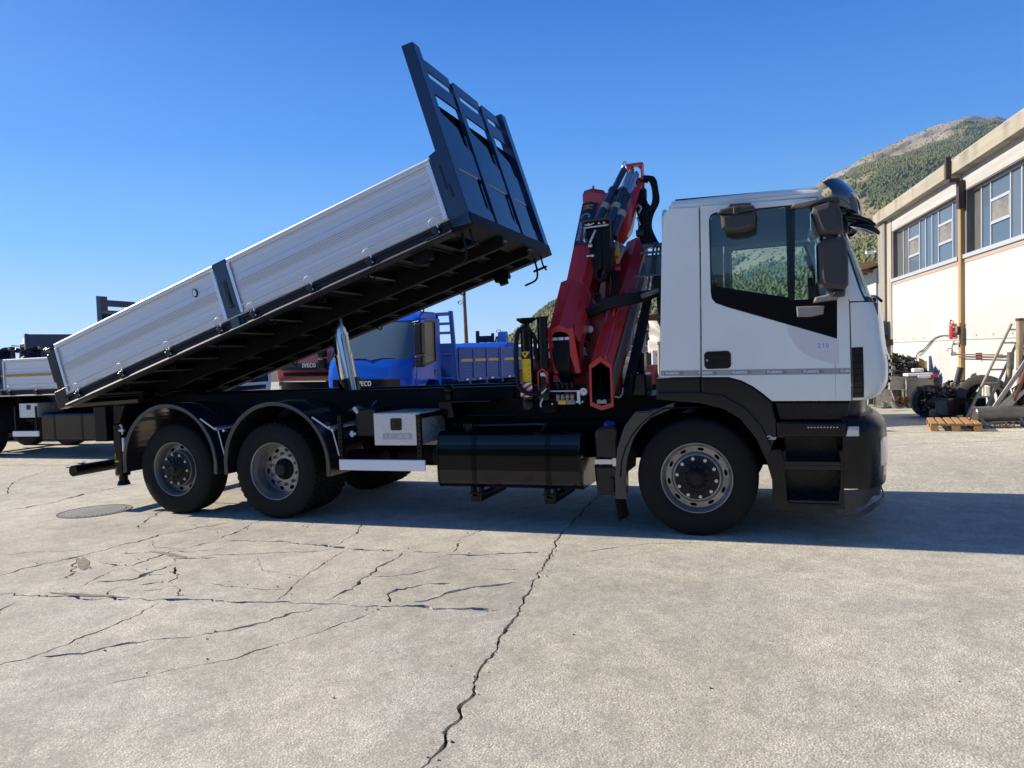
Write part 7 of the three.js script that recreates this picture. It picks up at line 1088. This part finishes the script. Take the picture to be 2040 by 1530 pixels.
// ---- steel skip, and what lies on it
{
  const p = scrap('steel_skip', 'dented grey steel skip with an open white framed side', 'skip', 3.46, -13.2, .22);
  M('bin', [exz([[-.62, .02], [.05, .02], [.05, .74], [-.55, .78]], -.40, -.37, .004), exz([[.05, .0], [.60, .05], [.62, .70], [.05, .74]], .16, .19, .004), exz([[-.62, .02], [.60, .02], [.62, .70], [-.55, .78]], -.8, -.77, .004), bx(.02, .06, .0, .75, -.4, .19, .006), bx(-.6, .6, .02, .06, -.8, .15, .006), exx([[.15, .02], [-.8, .02], [-.8, .70], [.15, .72]], .60, .63, .004)], m_galv, p);
  M('side_sheet', sheet((u, v) => V(-.62 + .32 * u, .02 + .76 * v, .02 - .25 * (1 - u) + .03 * Math.sin(v * 4)), 6, 8, .006), m_galv, p);
  M('frame', [exz([[-.42, .47], [0, .44], [.01, .77], [-.42, .80]], .14, .20, .006, [[[-.395, .495], [-.03, .47], [-.02, .745], [-.395, .77]]]), bar(V(-.38, .47, .17), V(-.27, .12, .17), .025, .03), bar(V(-.03, .45, .17), V(.02, .02, .17), .045, .03), bx(-.41, -.01, .47, .77, .08, .09, .002)], m_wornwhite, p);
  M('junk', Array.from({ length: 26 }, () => { const g = bc(rr(.02, .14), rr(.02, .05), rr(.02, .1), .004); g.rotateX(rnd() * 6); g.rotateZ(rnd() * 6); return g.translate(rr(-.32, .0), rr(.03, .26), rr(.1, .28)); }), m_rust, p);
  M('sheet_scrap', sheet((u, v) => V(-.42 + .34 * u, .03 + .14 * v - .05 * u, .34 - .16 * v + .03 * Math.sin(u * 7)), 8, 4, .004), m_wornwhite2, p);
  const a = scrap('plastic_sheet', 'white plastic sheet with a red lamp lens lying across the skip', 'panel', 3.8, -13.2, .25, .78); M('sheet', [bx(-.32, .28, .0, .07, -.2, .12, .02), bx(-.1, .4, -.05, .02, -.1, .16, .02)], m_whitepaint, a); M('red_lens', bx(.20, .38, -.05, .03, .10, .17, .012), P(col(.45, .02, .02), .25), a); M('pink_stripe', bx(-.25, .05, .0702, .0722, -.15, .0, 0), P(col(.65, .22, .22), .5), a);
  const c = scrap('plastic_canister', 'white canister with a red star mark lying on the heap', 'canister', 3.82, -13.6, .3, .86); M('canister', [bx(-.13, .12, .0, .10, -.08, .08, .025)], m_whitepaint, c); M('mark', [exz([0, 1, 2, 3, 4, 5, 6, 7, 8, 9].map(i => { const r = i % 2 ? .014 : .034, t = i * .628 + .3; return [.075 + r * Math.cos(t), .045 + r * Math.sin(t)]; }), .0805, .082)], P(col(.6, .05, .05), .5), c);
  const d = scrap('silencer', 'grey cylindrical exhaust silencer with a dull end lying on the skip', 'silencer', 3.22, -13.4, .5, .95); M('can', [cy(V(-.30, .02, -.1), V(.05, .0, .0), .098, .098, 24)], m_galv, d); M('end_cap', cy(V(.05, .0, 0), V(.075, .0, .007), .09, .08, 24), m_scrapB, d);
  const e = scrap('metal_bowl', 'small ribbed metal lamp lying on the ground by the skip', 'lamp', 2.9, -12.2, 0, .08); M('bowl', [lathe([[.001, 0], [.04, .01], [.06, .06], [.075, .13], [.07, .14], [.05, .08]], 16), ...[.03, .06, .09].map(y => new THREE.TorusGeometry(.065 + y * .1, .006, 6, 20).rotateX(Math.PI / 2).translate(0, y, 0))], m_galv, e);
  for (const [y, x, l, m] of [[1.56, 3.2, 'brown steel box section on top of the scrap heap', m_rust], [1.36, 3.14, 'grey white box section just below the brown one on the heap', m_scrapC]]) { const q = scrap('box_section', l, 'beam', x, -15.0, .25, y); M('section', [exx([[-.11, 0], [.11, 0], [.11, .17], [-.11, .17]], -.5, .22, .01, [[[-.09, .02], [.09, .02], [.09, .15], [-.09, .15]]]), bx(.215, .225, .02, .15, -.1, .1, .002)], m, q); }
  const yb = scrap('yellow_plank', 'yellow painted plank leaning at the end of the heap', 'plank', 4.20, -15.35); M('plank', exz([[-.10, 1.2], [.04, 1.12], [.12, .0], [.0, .0]], -.03, .03, .004), m_yellowB, yb);
  const bb = scrap('grey_board', 'small grey brown board leaning beside the yellow plank', 'board', 4.35, -15.42); M('board', exz([[-.09, 1.09], [.04, 1.08], [.14, .0], [-.02, .0]], -.02, .02, .004), m_boardB, bb);
  // the heap: uncountable small parts over a mound
  const mats = [m_scrapA, m_scrapA, m_scrapB, m_rust, m_scrapC, m_plasticB], geos = [bc(1, .45, .6, .04), cy(V(-.5, 0, 0), V(.5, 0, 0), .22, .22, 9), new THREE.TorusGeometry(.4, .12, 6, 12), bc(1, .12, .8, .02), bc(.5, .5, .5, .06), tube([[-.5, 0, 0], [-.2, .25, .1], [.2, -.2, 0], [.5, .1, .1]], .08, 12, 6)];
  const parts = mats.map(() => []);
  for (let i = 0; i < 900; i++) { const u = rr(-1, 1), v = rr(-1, 1), top = 1.34 * Math.sqrt(Math.max(0, 1 - u * u * .75)) * (1 - .25 * v * v) * (u > .4 ? 1 - (u - .4) * .55 : 1), y = top * Math.pow(rnd(), .25), g = geos[i % 6].clone(), s = rr(.05, .17); g.scale(s, s, s); g.rotateX(rnd() * 6); g.rotateY(rnd() * 6); g.rotateZ(rnd() * 6); g.translate(u * .85, y, v * .55); parts[Math.floor(rnd() * 6)].push(g); }
  const hp = scrap('scrap_heap', 'dark heap of small scrap metal parts piled behind the skip', 'scrap heap', 3.50, -14.6, .2); hp.userData.kind = 'stuff';
  parts.forEach((a, i) => M('scrap_piece', a, mats[i], hp, { kind: 'stuff' })); M('core', lathe([[.001, 1.1], [.35, 1.0], [.6, .6], [.75, .0]], 16), m_scrapA, hp);
  // a grey machine standing far back between cab and corner
  const mch = place(thing('grey_machine', 'grey machine with a dark opening standing by the annex wall', 'machine'), 11.75, -24.3, -.2); M('cabinet', [bx(-.35, .16, .0, 2.35, -.3, .3, .03), bx(-.35, .10, 2.35, 2.5, -.3, .3, .02)], m_galv, mch); M('opening', bx(-.05, .14, 1.98, 2.12, .295, .305, .002), m_under, mch); M('lever', [tube([[.22, 1.2, .2], [.28, 1.5, .25], [.32, 1.9, .25]], .03), bx(.1, .35, 1.2, 1.5, .0, .3, .03)], m_plasticB, mch);
}
renderer.render(scene, camera);
